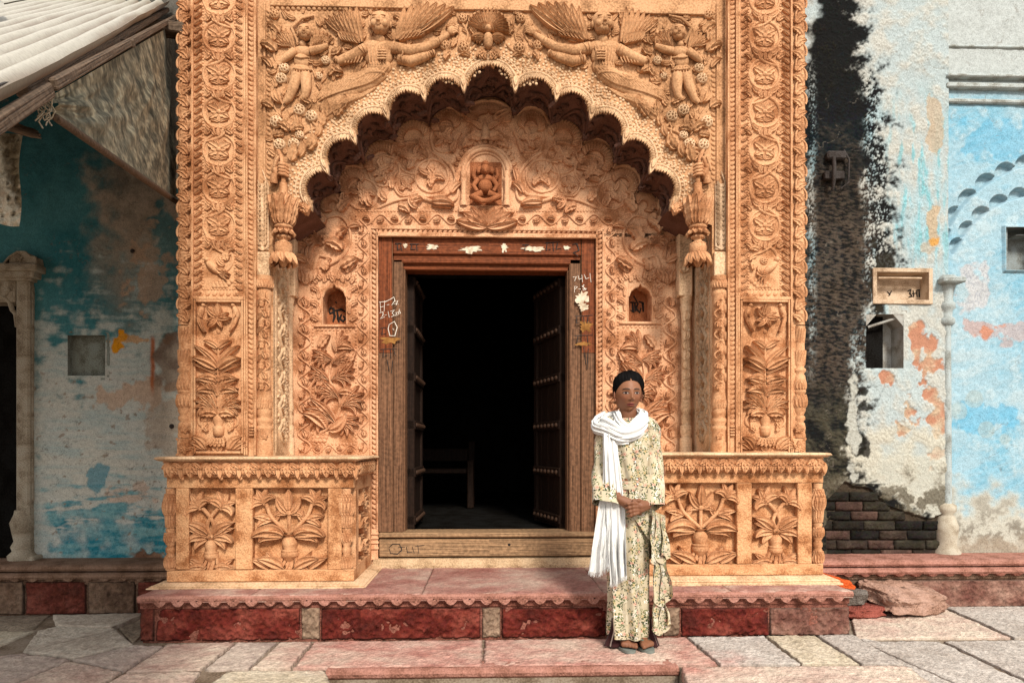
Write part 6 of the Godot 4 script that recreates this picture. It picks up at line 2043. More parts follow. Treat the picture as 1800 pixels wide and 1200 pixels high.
		for i in 6:
			n.put(L.petal, T2(Q(mr.call(523.0 + 5 * i), 500 - 4.0 * absf(i - 3.0), z), (0.5 - 0.2 * i) * e, 22 * k, 1.0, 1.2))
			n.put(L.long, T2(Q(mr.call(520.0 + 5 * i), 470 - 3.0 * i, z), (0.7 - 0.15 * i) * e, 26 * k, 1.0, 1.6))
		part("corner_scroll", n, M.sand_rear, w)
	# border over the door
	var n := Acc.new()
	vine(n, V2(632, 386, z), V2(806, 386, z), 22 * k, 7, z, 1.9)
	vine(n, V2(906, 386, z), V2(1082, 386, z), 22 * k, 7, z, 1.9)
	part("vine_border", n, M.sand_rear, w)
	n = Acc.new()
	beads(n, V2(628, 371, z), V2(1086, 371, z), 2.3 * k, 5.6 * k, z)
	part("bead_border", n, M.sand_rear, w)
	n = Acc.new()
	strip_box(n, 652, 1062, 399.5, 402, z - 0.01, z + 0.022, 0.003)
	strip_box(n, 660, 1052, 411, 414.5, z - 0.01, z + 0.022, 0.003)
	rope(n, V2(664, 406.5, z + 0.005), V2(1048, 406.5, z + 0.005), 9 * k, 8.6 * k, z + 0.005, 0.8)
	part("rope_moulding", n, M.sand_rear, w)
	n = Acc.new()
	strip_box(n, 806, 904, 362, 372, z - 0.01, z + 0.035, 0.004)
	for i in 14: n.put(L.low, T2(Q(810 + 6.9 * i, 367, z + 0.035), 0, 2.8 * k))
	for i in 9: n.put(L.leaf, T2(Q(856, 399, z + 0.004), (i - 4) * 0.36, (30 + 6 * absf(i - 4.0)) * k, 1.0, 1.3))
	n.put(L.dome, T2(Q(856, 397, z + 0.01), 0, 6 * k))
	part("lotus_bracket", n, M.sand_rear, w)
	# petals of the tympanum with their rings of leaves
	var notch: Array = []
	for q in NOTCH: notch.append([858.0 + (q[0] - 858.0) * 0.95, 420.0 + (q[1] - 420.0) * 0.95])
	for i in 12:
		var a := Acc.new()
		var p: Vector2
		var q: Vector2
		var mid := false
		if i < 5:
			p = V2(notch[i][0], notch[i][1], z)
			q = V2(notch[i + 1][0], notch[i + 1][1], z)
		elif i < 7:
			mid = true
			p = V2(notch[5][0], notch[5][1], z) if i == 5 else V2(858, 180, z)
			q = V2(858, 180, z) if i == 5 else V2(1716.0 - notch[5][0], notch[5][1], z)
		else:
			p = V2(1716.0 - notch[12 - i][0] if i > 7 else 908.0, notch[12 - i][1], z)
			q = V2(1716.0 - notch[11 - i][0], notch[11 - i][1], z)
		var arc := round_arc(p, q, 0.16 if mid else 0.40, 14)
		a.stroke(arc, 3.4 * k, 3.4 * k, z + 0.012, 2.0)
		var hub := (p + q) * 0.5 - (arc[7] - (p + q) * 0.5).normalized() * 0.05
		for j in arc.size() - 1:
			var v0 := Vector3(arc[j].x, arc[j].y, z + 0.016)
			var v1 := Vector3(arc[j + 1].x, arc[j + 1].y, z + 0.016)
			a.quad(Vector3(hub.x, hub.y, z + 0.001), v1, v0, Vector3(hub.x, hub.y, z + 0.001))
			a.quad(v0, v1, Vector3(v1.x, v1.y, z - 0.01), Vector3(v0.x, v0.y, z - 0.01))
		var inn := (p + q) * 0.5 - (arc[7] - (p + q) * 0.5).normalized() * 0.12
		for j in arc.size():
			var d := (inn - arc[j]).normalized()
			var s := arc[j] + d * (6.5 * k)
			a.put(L.petal, T2(Vector3(s.x, s.y, z + 0.012), d.angle() - PI * 0.5, 17 * k, 1.0, 1.2))
			if j % 2: a.put(L.dome, T2(Vector3(arc[j].x - d.x * 4.5 * k, arc[j].y - d.y * 4.5 * k, z + 0.004), 0, 3.0 * k))
			s = arc[j] + d * (20.0 * k)
			a.put(L.low, T2(Vector3(s.x, s.y, z), 0, 2.2 * k))
		part("tympanum_petal", a, M.sand_rear, w)
	for s in 2:
		var mr := func(u: float) -> float: return u if s == 0 else 1713.0 - u
		var e := 1.0 if s == 0 else -1.0
		for q in [[782, 243, 25], [726, 277, 28], [675, 300, 27], [637, 341, 27], [759, 309, 29], [714, 325, 17]]:
			var a := Acc.new()
			a.put(L.cluster, T2(Q(mr.call(q[0]), q[1], z), q[0] * 0.05, q[2] * k, e, 1.0))
			part("leaf_roundel", a, M.sand_rear, w)
		var a := Acc.new()
		fold(a, mr, [[760, 268], [790, 290], [800, 316], [786, 342], [750, 346], [700, 352], [664, 366]], 3.2, 2.4, z, 2.0)
		fold(a, mr, [[756, 240], [764, 268], [790, 300]], 2.6, 2.0, z, 2.0)
		fold(a, mr, [[700, 300], [690, 318], [704, 344], [734, 340]], 2.4, 2.0, z, 2.0)
		fold(a, mr, [[740, 348], [770, 356], [800, 352], [806, 330]], 3.4, 2.6, z, 2.0)
		for l in [[680, 352, 1.2, 24, "aca2"], [700, 364, -1.4, 26, "aca2"], [720, 354, -1.2, 24, "aca"], [734, 366, 1.3, 26, "leaf2"], [760, 362, -1.5, 34, "long"], [760, 356, -1.4, 40, "leaf1"], [794, 340, -0.2, 28, "leaf2"], [690, 332, 0.2, 20, "aca"], [660, 320, -0.8, 20, "leaf2"], [654, 362, 1.0, 24, "aca2"], [612, 362, 1.0, 24, "aca2"], [796, 270, 0.2, 24, "leaf2"], [800, 250, -0.3, 20, "leaf1"], [748, 262, 0.8, 20, "aca"], [700, 268, 0.6, 20, "aca"], [652, 284, 0.7, 18, "leaf1"], [610, 330, 0.9, 20, "aca"], [690, 290, -0.4, 18, "leaf1"], [804, 320, 0.0, 26, "leaf1"]]:
			a.put(L[l[4]], T2(Q(mr.call(l[0]), l[1], z), l[2] * e, l[3] * k, e, 1.7))
		part("scrolling_stems", a, M.sand_rear, w)
	shrine(w, z)

func shrine(w: Node, z: float) -> void:
	# a little arched shrine with a small seated figure over the door
	var k := px(z)
	var a := Acc.new()
	for s: float in [-1.0, 1.0]:
		turned(a, 853 + 38 * s, z + 0.03, [[7, 362], [7, 354], [5, 352], [6, 345], [4.5, 340], [4.5, 320], [6.5, 316], [5, 312], [6.5, 308], [6.5, 302]], 10)
	for r in [[46.0, 3.5], [40.0, 5.0], [34.0, 2.4]]:
		var pl := PackedVector2Array()
		for i in 21:
			var t := PI * i / 20.0
			pl.append(V2(853 - cos(t) * r[0], 304 - sin(t) * r[0] * 1.02, z))
		a.stroke(pl, r[1] * k, r[1] * k, z, 1.5)
	for i in 17:
		var t := PI * (i + 0.5) / 17.0
		a.put(L.petal, T2(Q(853 - cos(t) * 48.0, 303 - sin(t) * 49.0, z), PI * 0.5 - t, 10 * k, 1.0, 1.3))
	# finial and two side fruits
	turned(a, 853, z + 0.01, [[9, 248], [10, 243], [6, 240], [8, 235], [5, 231], [6, 227], [3, 220], [1, 206]], 10)
	for s: float in [-1.0, 1.0]:
		a.put(L.aca2, T2(Q(853 + 8 * s, 246, z), -0.9 * s, 26 * k, s, 1.3))
		a.put(L.aca2, T2(Q(853 + 20 * s, 252, z), -1.3 * s, 24 * k, s, 1.3))
		a.put(L.leaf1, T2(Q(853 + 6 * s, 228, z), -0.7 * s, 24 * k, s, 1.3))
		a.put(L.dome, T2(Q(853 + 43 * s, 258, z), 0, 5 * k))
		a.put(L.leaf, T2(Q(853 + 14 * s, 212, z), -1.1 * s, 36 * k, s, 1.3))
	part("shrine_frame", a, M.sand_rear, w)
	a = Acc.new()
	a.box(Q(826, 360, z) + Vector3(0, 0, 0.001), Q(882, 285, z + 0.004), 0.001)
	var E := func(u: float, v: float, ru: float, rv: float, d: float, zz: float, rot: float) -> void:
		a.fit(L.ball, Transform3D(Basis(Vector3(0, 0, 1), rot) * Basis.from_scale(Vector3(ru * k, rv * k, d)), Q(u, v, z + zz)))
	E.call(853, 328, 13, 13, 0.05, 0.02, 0)
	E.call(853, 315, 15, 8, 0.04, 0.02, 0)
	E.call(853, 299, 9, 10, 0.05, 0.03, 0)
	E.call(853, 289, 7, 6, 0.04, 0.03, 0)
	E.call(853, 301, 3, 5, 0.03, 0.075, 0)
	for s: float in [-1.0, 1.0]:
		E.call(853 + 11 * s, 299, 5, 7, 0.02, 0.02, 0.2 * s)
		a.tube(PackedVector3Array([Q(853 + 13 * s, 315, z + 0.03), Q(853 + 21 * s, 326, z + 0.04), Q(853 + 14 * s, 336, z + 0.065)]), PackedFloat32Array([0.02, 0.018, 0.014]), 8)
		a.tube(PackedVector3Array([Q(853 + 15 * s, 318, z + 0.02), Q(853 + 22 * s, 308, z + 0.035), Q(853 + 20 * s, 296, z + 0.03)]), PackedFloat32Array([0.016, 0.014, 0.012]), 8)
		a.tube(PackedVector3Array([Q(853 + 6 * s, 340, z + 0.05), Q(853 + 22 * s, 346, z + 0.06), Q(853 + 6 * s, 353, z + 0.075), Q(853 - 8 * s, 353, z + 0.07)]), PackedFloat32Array([0.028, 0.03, 0.022, 0.014]), 8)
	part("seated_figure", a, M.shrine, w)

# ---------------------------------------------------------------- the two carved pedestals
func pedestals() -> void:
	for s in 2:
		var lf := s == 0
		var t := thing("carved_pedestal", "carved orange sandstone pedestal block with flower vase panels, on the left of the door" if lf else "carved orange sandstone pedestal block with flower vase panels, right of the door behind the girl", "pedestal", Vector3(-1.42 if lf else 1.56, 0.275, 0), "pedestals flanking the door")
		var z := 0.2
		var k := px(z)
		# edges across the front: outer, small panel, big panel, inner
		var uo := 292.0 if lf else 1448.0
		var ui := 622.0 if lf else 1136.0
		var sp := [331.0, 413.0] if lf else [1403.0, 1322.0]
		var bp := [443.0, 576.0] if lf else [1296.0, 1164.0]
		var bo := [292.0, 308.0] if lf else [1447.0, 1428.0]
		var bi := [600.0, 618.0] if lf else [1158.0, 1140.0]
		var v0 := 858.0 if lf else 849.0
		var v1 := 1001.0 if lf else 991.0
		var vt := 838.0 if lf else 829.0
		var vb := 1023.0 if lf else 1012.0
		var b := Acc.new()
		var zb := z - 0.052
		var xa := minf(Q(uo, 900, z).x, Q(ui, 900, z).x)
		var xb := maxf(Q(uo, 900, z).x, Q(ui, 900, z).x)
		var yb := Q(460, vb, z).y if lf else Q(1250, vb, z).y
		var yt := Q(460, vt, z).y if lf else Q(1250, vt, z).y
		b.box(Vector3(xa + 0.055, yb, -0.449), Vector3(xb - 0.055, yt, zb), 0.003)
		# rails, stiles
		strip_box(b, uo, ui, vt, v0, zb - 0.01, z, 0.004)
		strip_box(b, uo, ui, v1, vb, zb - 0.01, z, 0.004)
		for q in [[bo[1], sp[0]], [sp[1], bp[0]], [bp[1], bi[0]]]:
			strip_box(b, q[0], q[1], v0, v1, zb - 0.005, z, 0.004)
		part("block", b, M.sand_rough, t)
		# inner cheek facing the doorway, with a carved panel sunk into it
		var xi := xb if lf else xa
		var sg := 1.0 if lf else -1.0
		var c := Acc.new()
		for q in [[yt, yt - 0.09, -0.449, z - 0.06], [yb + 0.085, yb, -0.449, z - 0.06], [yt - 0.09, yb + 0.085, -0.449, -0.38], [yt - 0.09, yb + 0.085, z - 0.15, z - 0.06]]:
			c.box(Vector3(minf(xi, xi - 0.054 * sg), q[1], q[2]), Vector3(maxf(xi, xi - 0.054 * sg), q[0], q[3]), 0.003)
			var xo := xa if lf else xb
			c.box(Vector3(minf(xo, xo + 0.054 * sg), q[1], q[2]), Vector3(maxf(xo, xo + 0.054 * sg), q[0], q[3]), 0.003)
		c.base = Transform3D(Basis(Vector3(0, 0, -sg), Vector3(0, 1, 0), Vector3(sg, 0, 0)), Vector3(xi - 0.05 * sg, 0, -0.16))
		var mid := (yt + yb) * 0.5
		for i in 3:
			for e: float in [-1.0, 1.0]:
				c.put(L.aca2, T2(Vector3(0.02 * e, mid - 0.2 + 0.15 * i, 0), -0.6 * e, 0.15, e, 1.6))
				c.put(L.leaf2, T2(Vector3(0.03 * e, mid - 0.26 + 0.15 * i, 0), -1.3 * e, 0.13, e, 1.6))
		c.put(L.lily, T2(Vector3(0, mid + 0.16, 0), 0, 0.12, 1.0, 1.6))
		part("cheek_panel", c, M.sand, t)
		# cornice: frieze of lotus petals under a rounded slab
		var fz := Acc.new()
		var of := Q(281.0 if lf else 1452.0, 820, z).x
		var inf := Q(634.0 if lf else 1126.0, 820, z).x
		var yc0 := yt - 0.002
		var yc1 := Q(460 if lf else 1250, 811 if lf else 804, z).y
		fz.box(Vector3(minf(of, inf) + 0.03, yc0, -0.449), Vector3(maxf(of, inf) - 0.03, yc1, z + 0.02), 0.004)
		var wx := absf(inf - of) - 0.05
		var nn := 10
		for i in nn:
			var x := minf(of, inf) + 0.025 + wx * (i + 0.5) / nn
			var y := yc1 - 0.02
			for j in 5:
				fz.put(L.petal, T2(Vector3(x, y + 0.004, z + 0.02), PI + (j - 2) * 0.55, (0.082 - 0.008 * absf(j - 2.0)), 1.0, 1.6))
			fz.put(L.dome, T2(Vector3(x, y, z + 0.022), 0, 0.014))
			fz.put(L.leaf, T2(Vector3(x + wx * 0.5 / nn, y - 0.01, z + 0.02), PI, 0.075, 1.0, 1.5))
			fz.put(L.dome, T2(Vector3(x + wx * 0.5 / nn, y - 0.085, z + 0.02), 0, 0.012))
			fz.stroke(arc2(Vector2(x - wx * 0.5 / nn, y + 0.012), Vector2(x + wx * 0.5 / nn, y + 0.012), 0.25, 8), 0.006, 0.006, z + 0.02, 1.2)
		for i in 6:
			var zz := z - 0.04 - 0.09 * i
			fz.base = Transform3D(Basis(Vector3(0, 0, -sg), Vector3(0, 1, 0), Vector3(sg, 0, 0)), Vector3(inf - 0.03 * sg, 0, 0))
			for j in 5: fz.put(L.petal, T2(Vector3(-sg * zz, yc1 - 0.016, 0), PI + (j - 2) * 0.55, 0.075, 1.0, 1.6))
			fz.base = Transform3D.IDENTITY
		part("lotus_frieze", fz, M.sand, t)
		var cs := Acc.new()
		var yk := Q(460 if lf else 1250, 802.5 if lf else 795.5, z + 0.05).y
		var pf := PackedVector2Array([Vector2(0.0, yc1 - yk), Vector2(0.03, yc1 - yk + 0.004), Vector2(0.05, yc1 - yk + 0.016), Vector2(0.052, -0.014), Vector2(0.044, -0.003), Vector2(0.03, 0.0), Vector2(-0.3, 0.002)])
		var pth := PackedVector3Array([Vector3(of, yk, -0.449), Vector3(of, yk, z + 0.012), Vector3(inf, yk, z + 0.012), Vector3(inf, yk, -0.449)])
		var sx := signf(of - inf)
		var outp := PackedVector3Array([Vector3(sx, 0, 0), Vector3(sx, 0, 1), Vector3(-sx, 0, 1), Vector3(-sx, 0, 0)])
		pth[0].x -= 0.04 * sx; pth[1].x -= 0.04 * sx; pth[2].x += 0.04 * sx; pth[3].x += 0.04 * sx
		cs.sweep(pth, pf, outp)
		cs.box(Vector3(minf(of, inf) + 0.035, yc1, -0.449), Vector3(maxf(of, inf) - 0.035, yk - 0.002, z), 0.003)
		part("cornice", cs, M.sand_pale, t)
		# base mouldings
		var bm := Acc.new()
		var bpth := PackedVector3Array([Vector3(xa, 0.272, -0.449), Vector3(xa, 0.272, z), Vector3(xb, 0.272, z), Vector3(xb, 0.272, -0.449)])
		var bh := yb - 0.272
		var bpf := PackedVector2Array([Vector2(0.085, 0.0), Vector2(0.085, bh * 0.22), Vector2(0.072, bh * 0.26), Vector2(0.07, bh * 0.36), Vector2(0.074, bh * 0.5), Vector2(0.062, bh * 0.66), Vector2(0.035, bh * 0.78), Vector2(0.03, bh * 0.84), Vector2(0.012, bh * 0.95), Vector2(-0.02, bh + 0.002)])
		bm.sweep(bpth, bpf, PackedVector3Array([Vector3(-1, 0, 0), Vector3(-1, 0, 1), Vector3(1, 0, 1), Vector3(1, 0, 0)]))
		part("base_moulding", bm, M.sand_pale, t)
		# turned balusters at the corners
		for q in [bo, bi]:
			var um: float = (q[0] + q[1]) * 0.5
			var bl := Acc.new()
			var hh := v1 - v0
			var zc := z - 0.025
			var pr: Array = []
			for r in [[8.5, 0.0], [8.5, 0.02], [7, 0.04], [9, 0.10], [9, 0.16], [6.5, 0.2], [8.5, 0.22], [8.5, 0.26], [6, 0.29], [9, 0.33], [9.3, 0.42], [7, 0.46], [9, 0.49], [6.5, 0.52], [9, 0.60], [9.3, 0.7], [7.5, 0.86], [8.5, 1.0]]:
				pr.append([r[0], v1 - r[1] * hh])
			turned(bl, um, zc, pr, 16)
			for i in 7:
				var a := -1.2 + 0.4 * i
				var d := Vector3(sin(a), 0, cos(a))
				for r in [[0.52, 8.6, 0.18, 0], [0.66, 8.4, 0.14, 1], [0.34, 8.6, 0.06, 1], [0.02, 8.0, 0.075, 1]]:
					bl.put(L.long if r[3] == 0 else L.petal, Transform3D(Basis(Vector3(0, 1, 0), a) * Basis.from_scale(Vector3(0.8 * r[2], r[2], 0.05)), Q(um, v1 - r[0] * hh, zc) + d * (r[1] * k * 0.9)))
			part("corner_baluster", bl, M.sand, t)
		flower_panel(t, minf(bp[0], bp[1]), maxf(bp[0], bp[1]), v0, v1, zb, true)
		flower_panel(t, minf(sp[0], sp[1]), maxf(sp[0], sp[1]), v0, v1, zb, false)

func flower_panel(t: Node, u0: float, u1: float, v0: float, v1: float, z: float, big: bool) -> void:
	# everything in the panel stands free of a sunk ground: x -1..1 across, y 0..1 up
	var lo := Q(u0, v1, z + 0.001)
	var hi := Q(u1, v0, z + 0.001)
	var o := part("flower_panel", plate(lo, hi), M.sand_rough, t)
	var cx := (lo.x + hi.x) * 0.5
	var hw := (hi.x - lo.x) * 0.5
	var h := hi.y - lo.y
	var P := func(x: float, y: float, d := 0.01) -> Vector3: return Vector3(cx + x * hw, lo.y + y * h, z + d)
	var stems := Acc.new()
	var st: Array
	var lv: Array
	if big:
		st = [[[0, 0.44], [0.0, 0.6], [0, 0.74]], [[-0.04, 0.46], [-0.32, 0.58], [-0.5, 0.68], [-0.62, 0.84]], [[0.04, 0.46], [0.32, 0.58], [0.5, 0.68], [0.62, 0.84]]]
		lv = [[0.16, 0.43, -0.92, 0.44, "leaf2"], [0.13, 0.44, -1.30, 0.27, "leaf2"], [0.15, 0.42, -1.12, 0.36, "leaf2"], [0.46, 0.61, -1.0, 0.25, "leaf1"], [0.44, 0.62, -1.35, 0.24, "leaf2"], [0.40, 0.60, 0.75, 0.20, "leaf1"], [0.36, 0.59, 0.35, 0.16, "leaf1"],
			[0.16, 0.03, -0.85, 0.36, "leaf1"], [0.34, 0.02, -0.50, 0.26, "leaf"], [0.52, 0.02, -0.72, 0.28, "leaf1"], [0.14, 0.02, -1.25, 0.24, "leaf2"]]
	else:
		st = [[[0.10, 0.40], [-0.14, 0.52], [0.0, 0.64], [0.40, 0.78]], [[-0.10, 0.40], [0.14, 0.52], [0.0, 0.64], [-0.40, 0.78]]]
		lv = [[0.12, 0.44, -0.72, 0.34, "leaf1"], [0.18, 0.44, -0.95, 0.28, "leaf1"], [0.16, 0.40, -1.15, 0.30, "leaf2"], [0.14, 0.38, -1.6, 0.24, "leaf2"],
			[0.2, 0.02, -0.9, 0.26, "leaf2"], [0.48, 0.02, -0.55, 0.22, "leaf1"], [0.3, 0.01, -1.2, 0.26, "leaf1"]]
	for l in st:
		var pl := PackedVector3Array()
		var rr := PackedFloat32Array()
		for i in l.size() - 1:
			var p0: Vector3 = P.call(l[maxi(i - 1, 0)][0], l[maxi(i - 1, 0)][1], 0.022)
			var p1: Vector3 = P.call(l[i][0], l[i][1], 0.022)
			var p2: Vector3 = P.call(l[i + 1][0], l[i + 1][1], 0.022)
			var p3: Vector3 = P.call(l[mini(i + 2, l.size() - 1)][0], l[mini(i + 2, l.size() - 1)][1], 0.022)
			for j in 5:
				pl.append(p1.cubic_interpolate(p2, p0, p3, j / 5.0))
				rr.append(0.0125)
		stems.tube(pl, rr, 8)
	part("stem", stems, M.sand, o)
	for l in lv:
		for s: float in [-1.0, 1.0]:
			var a := Acc.new()
			a.put(L[l[4]], T2(P.call(l[0] * s, l[1], 0.010), l[2] * s, l[3] * h * (0.9 if big else 0.86), s, 1.3))
			part("leaf", a, M.sand, o)
	var fl: Array = [[-0.66, 0.82, 0.45], [0.66, 0.82, -0.45], [0, 0.72, 0.0]] if big else [[-0.46, 0.76, 0.5], [0.46, 0.76, -0.5]]
	for f in fl:
		var a := Acc.new()
		if big and f[0] == 0:
			for s: float in [-1.0, 1.0]:
				a.put(L.leaf1, T2(P.call(0.02 * s, 0.70, 0.016), -0.95 * s, 0.245 * h, -s, 1.1))
				a.put(L.leaf1, T2(P.call(0.02 * s, 0.72, 0.016), -0.5 * s, 0.18 * h, s, 1.1))
				a.put(L.leaf2, T2(P.call(0.03 * s, 0.69, 0.016), -1.05 * s, 0.17 * h, s, 1.1))
			a.put(L.leaf, T2(P.call(0, 0.74, 0.02), 0, 0.25 * h, 1.0, 1.3))
			a.put(L.dome, T2(P.call(0, 0.70, 0.03), 0, 0.018))
		else:
			a.put(L.lily, T2(P.call(f[0], f[1], 0.014), f[2], (0.2 if big else 0.215) * h, 1.0, 1.2))
		part("lily", a, M.sand, o)
	var va := Acc.new()
	var w := 0.215 * hw if big else 0.29 * hw
	var pr := PackedVector2Array()
	for q in [[0.45, 0.10], [1.0, 0.165], [1.05, 0.175], [1.08, 0.20], [1.0, 0.215], [0.95, 0.22], [1.05, 0.235], [1.0, 0.25], [0.72, 0.255], [0.95, 0.30], [0.98, 0.345], [0.8, 0.385], [0.55, 0.405], [0.55, 0.42], [0.9, 0.435], [0.95, 0.445]]:
		pr.append(Vector2(q[0] * w, lo.y + q[1] * h * (1.0 if big else 0.9)))
	va.lathe(Vector3(cx, 0, z + 0.004), pr, 18, -1.6, 1.6)
	for i in 5: va.put(L.long, T2(P.call((i - 2) * 0.16 * (0.5 if big else 0.8), 0.165, 0.012), PI + (i - 2) * 0.16, 0.17 * h, 1.0, 1.6))
	for i in 4: va.put(L.dome, T2(P.call([0.0, -0.05, 0.05, 0.0][i], [0.02, 0.06, 0.06, 0.09][i], 0.014), 0, 0.018))
	part("vase", va, M.sand, o)

# ---------------------------------------------------------------- the wooden door
func doorway() -> void:
	var d := thing("wooden_door_frame", "old reddish wooden door frame with chalk writing and paper scraps, standing open", "door frame", Vector3(0, 0.3, -0.5))
	var z := -0.47
	for s in 2:
		var a := Acc.new()
		var uo := 664.5 if s == 0 else 1047.0
		var um := 690.0 if s == 0 else 1022.0
		var ui := 708.0 if s == 0 else 1001.0
		strip_box(a, uo, um, 416, 936, -0.62, z, 0.006)
		strip_box(a, um, ui, 455, 936, -0.64, z - 0.02, 0.008)
		strip_box(a, ui, ui + (4.0 if s == 0 else -4.0), 470, 936, -0.66, z - 0.05, 0.006)
		part("jamb", a, M.wood, d)
	var a := Acc.new()
	strip_box(a, 690.5, 1021.5, 416, 446, -0.62, z, 0.006)
	strip_box(a, 690.5, 1021.5, 446.4, 462, -0.64, z - 0.02, 0.008)
	strip_box(a, 704, 1005, 462, 474, -0.66, z - 0.05, 0.006)
	part("lintel", a, M.lintel, d)
	# reddish varnish kept on the upper parts of both jambs
	for s in 2:
		var r := Acc.new()
		strip_box(r, 665.5 if s == 0 else 1046.0, 689.0 if s == 0 else 1023.0, 417, 620, z - 0.004, z + 0.003, 0.002)
		part("varnished_face", r, M.wood_red, d)
	a = Acc.new()
	strip_box(a, 666, 1046, 946, 979, -0.64, z + 0.035, 0.006)
	strip_box(a, 664.5, 1047, 935.5, 945.5, -0.66, z + 0.05, 0.008)
	part("threshold", a, M.wood_pale, d)
	var hole := Acc.new()
	hole.put(L.low, T2(Q(895, 957, z + 0.033), 0, 0.02, 1.0, 0.4))
	part("bolt_hole", hole, M.black_paint, d)
	a = Acc.new()
	var sp := Q(664, 0, -0.40)
	a.sweep(PackedVector3Array([Vector3(-0.83, 0.272, -0.44), Vector3(0.80, 0.272, -0.44)]), PackedVector2Array([Vector2(0.05, 0.0), Vector2(0.05, 0.02), Vector2(0.04, 0.026), Vector2(0.035, 0.04), Vector2(0.028, 0.046), Vector2(0.02, 0.062), Vector2(-0.06, 0.066)]), PackedVector3Array([Vector3(0, 0, 1), Vector3(0, 0, 1)]))
	part("stone_sill", a, M.lip_pale, d)
	# torn paper and painted marks
	for q in [[712, 431, 8, 5], [760, 434, 20, 6], [826, 438, 36, 9], [886, 435, 12, 10], [938, 437, 34, 7], [996, 435, 12, 5]]:
		var p := Acc.new()
		ragged(p, Q(q[0], q[1], z + 0.004), q[2] * px(z) * 0.55, q[3] * px(z) * 0.75)
		part("paper_scrap", p, M.paper, d)
	for q in [[1024, 527, 30, 15]]:
		var p := Acc.new()
		ragged(p, Q(q[0], q[1] - 4, z + 0.005), q[2] * px(z) * 0.45, 12 * px(z))
		ragged(p, Q(q[0] + 1, q[1] + 12, z + 0.006), q[2] * px(z) * 0.3, 9 * px(z))
		part("torn_notice", p, M.paper, d)
	for q in [[686, 598, 17, 10], [1030, 573, 12, 15], [1026, 604, 14, 6]]:
		var p := Acc.new()
		ragged(p, Q(q[0], q[1], z + 0.005), q[2] * px(z), q[3] * px(z) * 0.7)
		part("yellow_mark", p, M.yellow_paint, d)
	var zt := z + 0.0045
	# H-24 / 2-13-26 on the left, 744 / P-8 on the right
	part("chalk_writing", scrawl([[[668, 531], [669, 548]], [[676, 528], [675, 547]], [[666, 531], [678, 530], [690, 524]], [[668, 540], [676, 538]], [[680, 536], [684, 535]], [[686, 526], [692, 522], [694, 528], [688, 536], [696, 533]], [[694, 530], [699, 528], [696, 536], [700, 534]],
		[[667, 550], [673, 548], [673, 554], [668, 560], [676, 557]], [[676, 554], [680, 553]], [[682, 547], [684, 558]], [[686, 547], [693, 545], [689, 550], [693, 554], [687, 557]], [[694, 550], [698, 548], [695, 555], [700, 553]], [[702, 543], [700, 552], [704, 550], [702, 546]],
		[[684, 570], [693, 565], [698, 575], [694, 590], [685, 590], [682, 578], [684, 570]], [[690, 577], [692, 580]]], zt, 0.72), M.chalk, d)
	part("chalk_writing", scrawl([[[1007, 487], [1013, 486], [1010, 494]], [[1016, 484], [1018, 491], [1024, 489]], [[1023, 483], [1024, 496]], [[1027, 482], [1030, 490], [1036, 488]], [[1037, 480], [1039, 496]], [[1010, 503], [1010, 514]], [[1010, 503], [1015, 504], [1011, 508]], [[1017, 508], [1021, 508]],
		[[1027, 500], [1023, 503], [1029, 507], [1024, 511], [1030, 509], [1025, 504], [1027, 500]], [[1024, 508], [1032, 507]]], zt, 0.72), M.chalk, d)
	part("black_lettering", scrawl([[[694, 428], [706, 428]], [[698, 428], [699, 439], [704, 437]], [[704, 430], [706, 440]], [[720, 429], [736, 429]], [[724, 429], [722, 438], [730, 438]], [[732, 429], [733, 441]], [[918, 430], [930, 430]], [[924, 430], [922, 440]], [[958, 427], [985, 425]], [[962, 427], [960, 440], [968, 438]], [[972, 427], [973, 441]], [[980, 427], [978, 438], [986, 436]], [[1006, 430], [1014, 428], [1018, 440], [1008, 444], [1016, 450]]], zt, 1.3), M.iron, d)
	part("black_lettering", scrawl([[[668, 577], [678, 576]], [[672, 577], [671, 588], [678, 586]], [[668, 614], [698, 613]], [[674, 614], [673, 628], [680, 624]], [[686, 614], [687, 630]], [[692, 614], [695, 626]], [[680, 632], [684, 652]], [[690, 634], [688, 656]]], zt, 1.2), M.iron, d)
	part("black_lettering", scrawl([[[1010, 556], [1042, 554]], [[1014, 556], [1013, 568], [1020, 566]], [[1026, 555], [1027, 570]], [[1034, 555], [1032, 568], [1040, 566]], [[1010, 590], [1042, 589]], [[1016, 590], [1014, 604], [1022, 600]], [[1032, 590], [1034, 606]], [[1026, 610], [1030, 640]], [[1034, 612], [1032, 650]]], zt, 1.2), M.iron, d)
	part("black_lettering", scrawl([[[684, 964], [686, 972], [698, 974], [706, 966], [702, 956], [690, 956], [684, 962]], [[700, 962], [712, 961]], [[706, 962], [705, 970]], [[714, 960], [716, 971], [724, 970]], [[724, 960], [728, 972]], [[734, 958], [736, 972]], [[730, 960], [746, 958]]], z + 0.0355, 0.9), M.iron, d)
	var th := Acc.new()
	th.box(Q(666, 560, z + 0.001), Q(667, 559, z + 0.006), 0.0005)
	# two studded leaves, folded back into the room
	for s in 2:
		var t := thing("door_leaf", "studded dark wooden door leaf opened inwards on the left side" if s == 0 else "studded dark wooden door leaf opened inwards at an angle on the right side", "door", Vector3(-0.6 if s == 0 else 0.57, 0.52, -0.66))
		var sg := 1.0 if s == 0 else -1.0
		t.rotation.y = 1.56 if s == 0 else -1.30 - PI
		# built along +x from the hinge, the studded face towards the gap
		var h := 1.90
		var wd := 0.60
		var fs := -1.0 if s == 0 else 1.0
		for k in 4:
			var b := Acc.new()
			b.box(Vector3(0.0 + wd * k / 4.0 + 0.001, 0.0, -0.02), Vector3(wd * (k + 1) / 4.0 - 0.001, h, 0.02), 0.004)
			local("plank", b, M.leaf_wood, t)
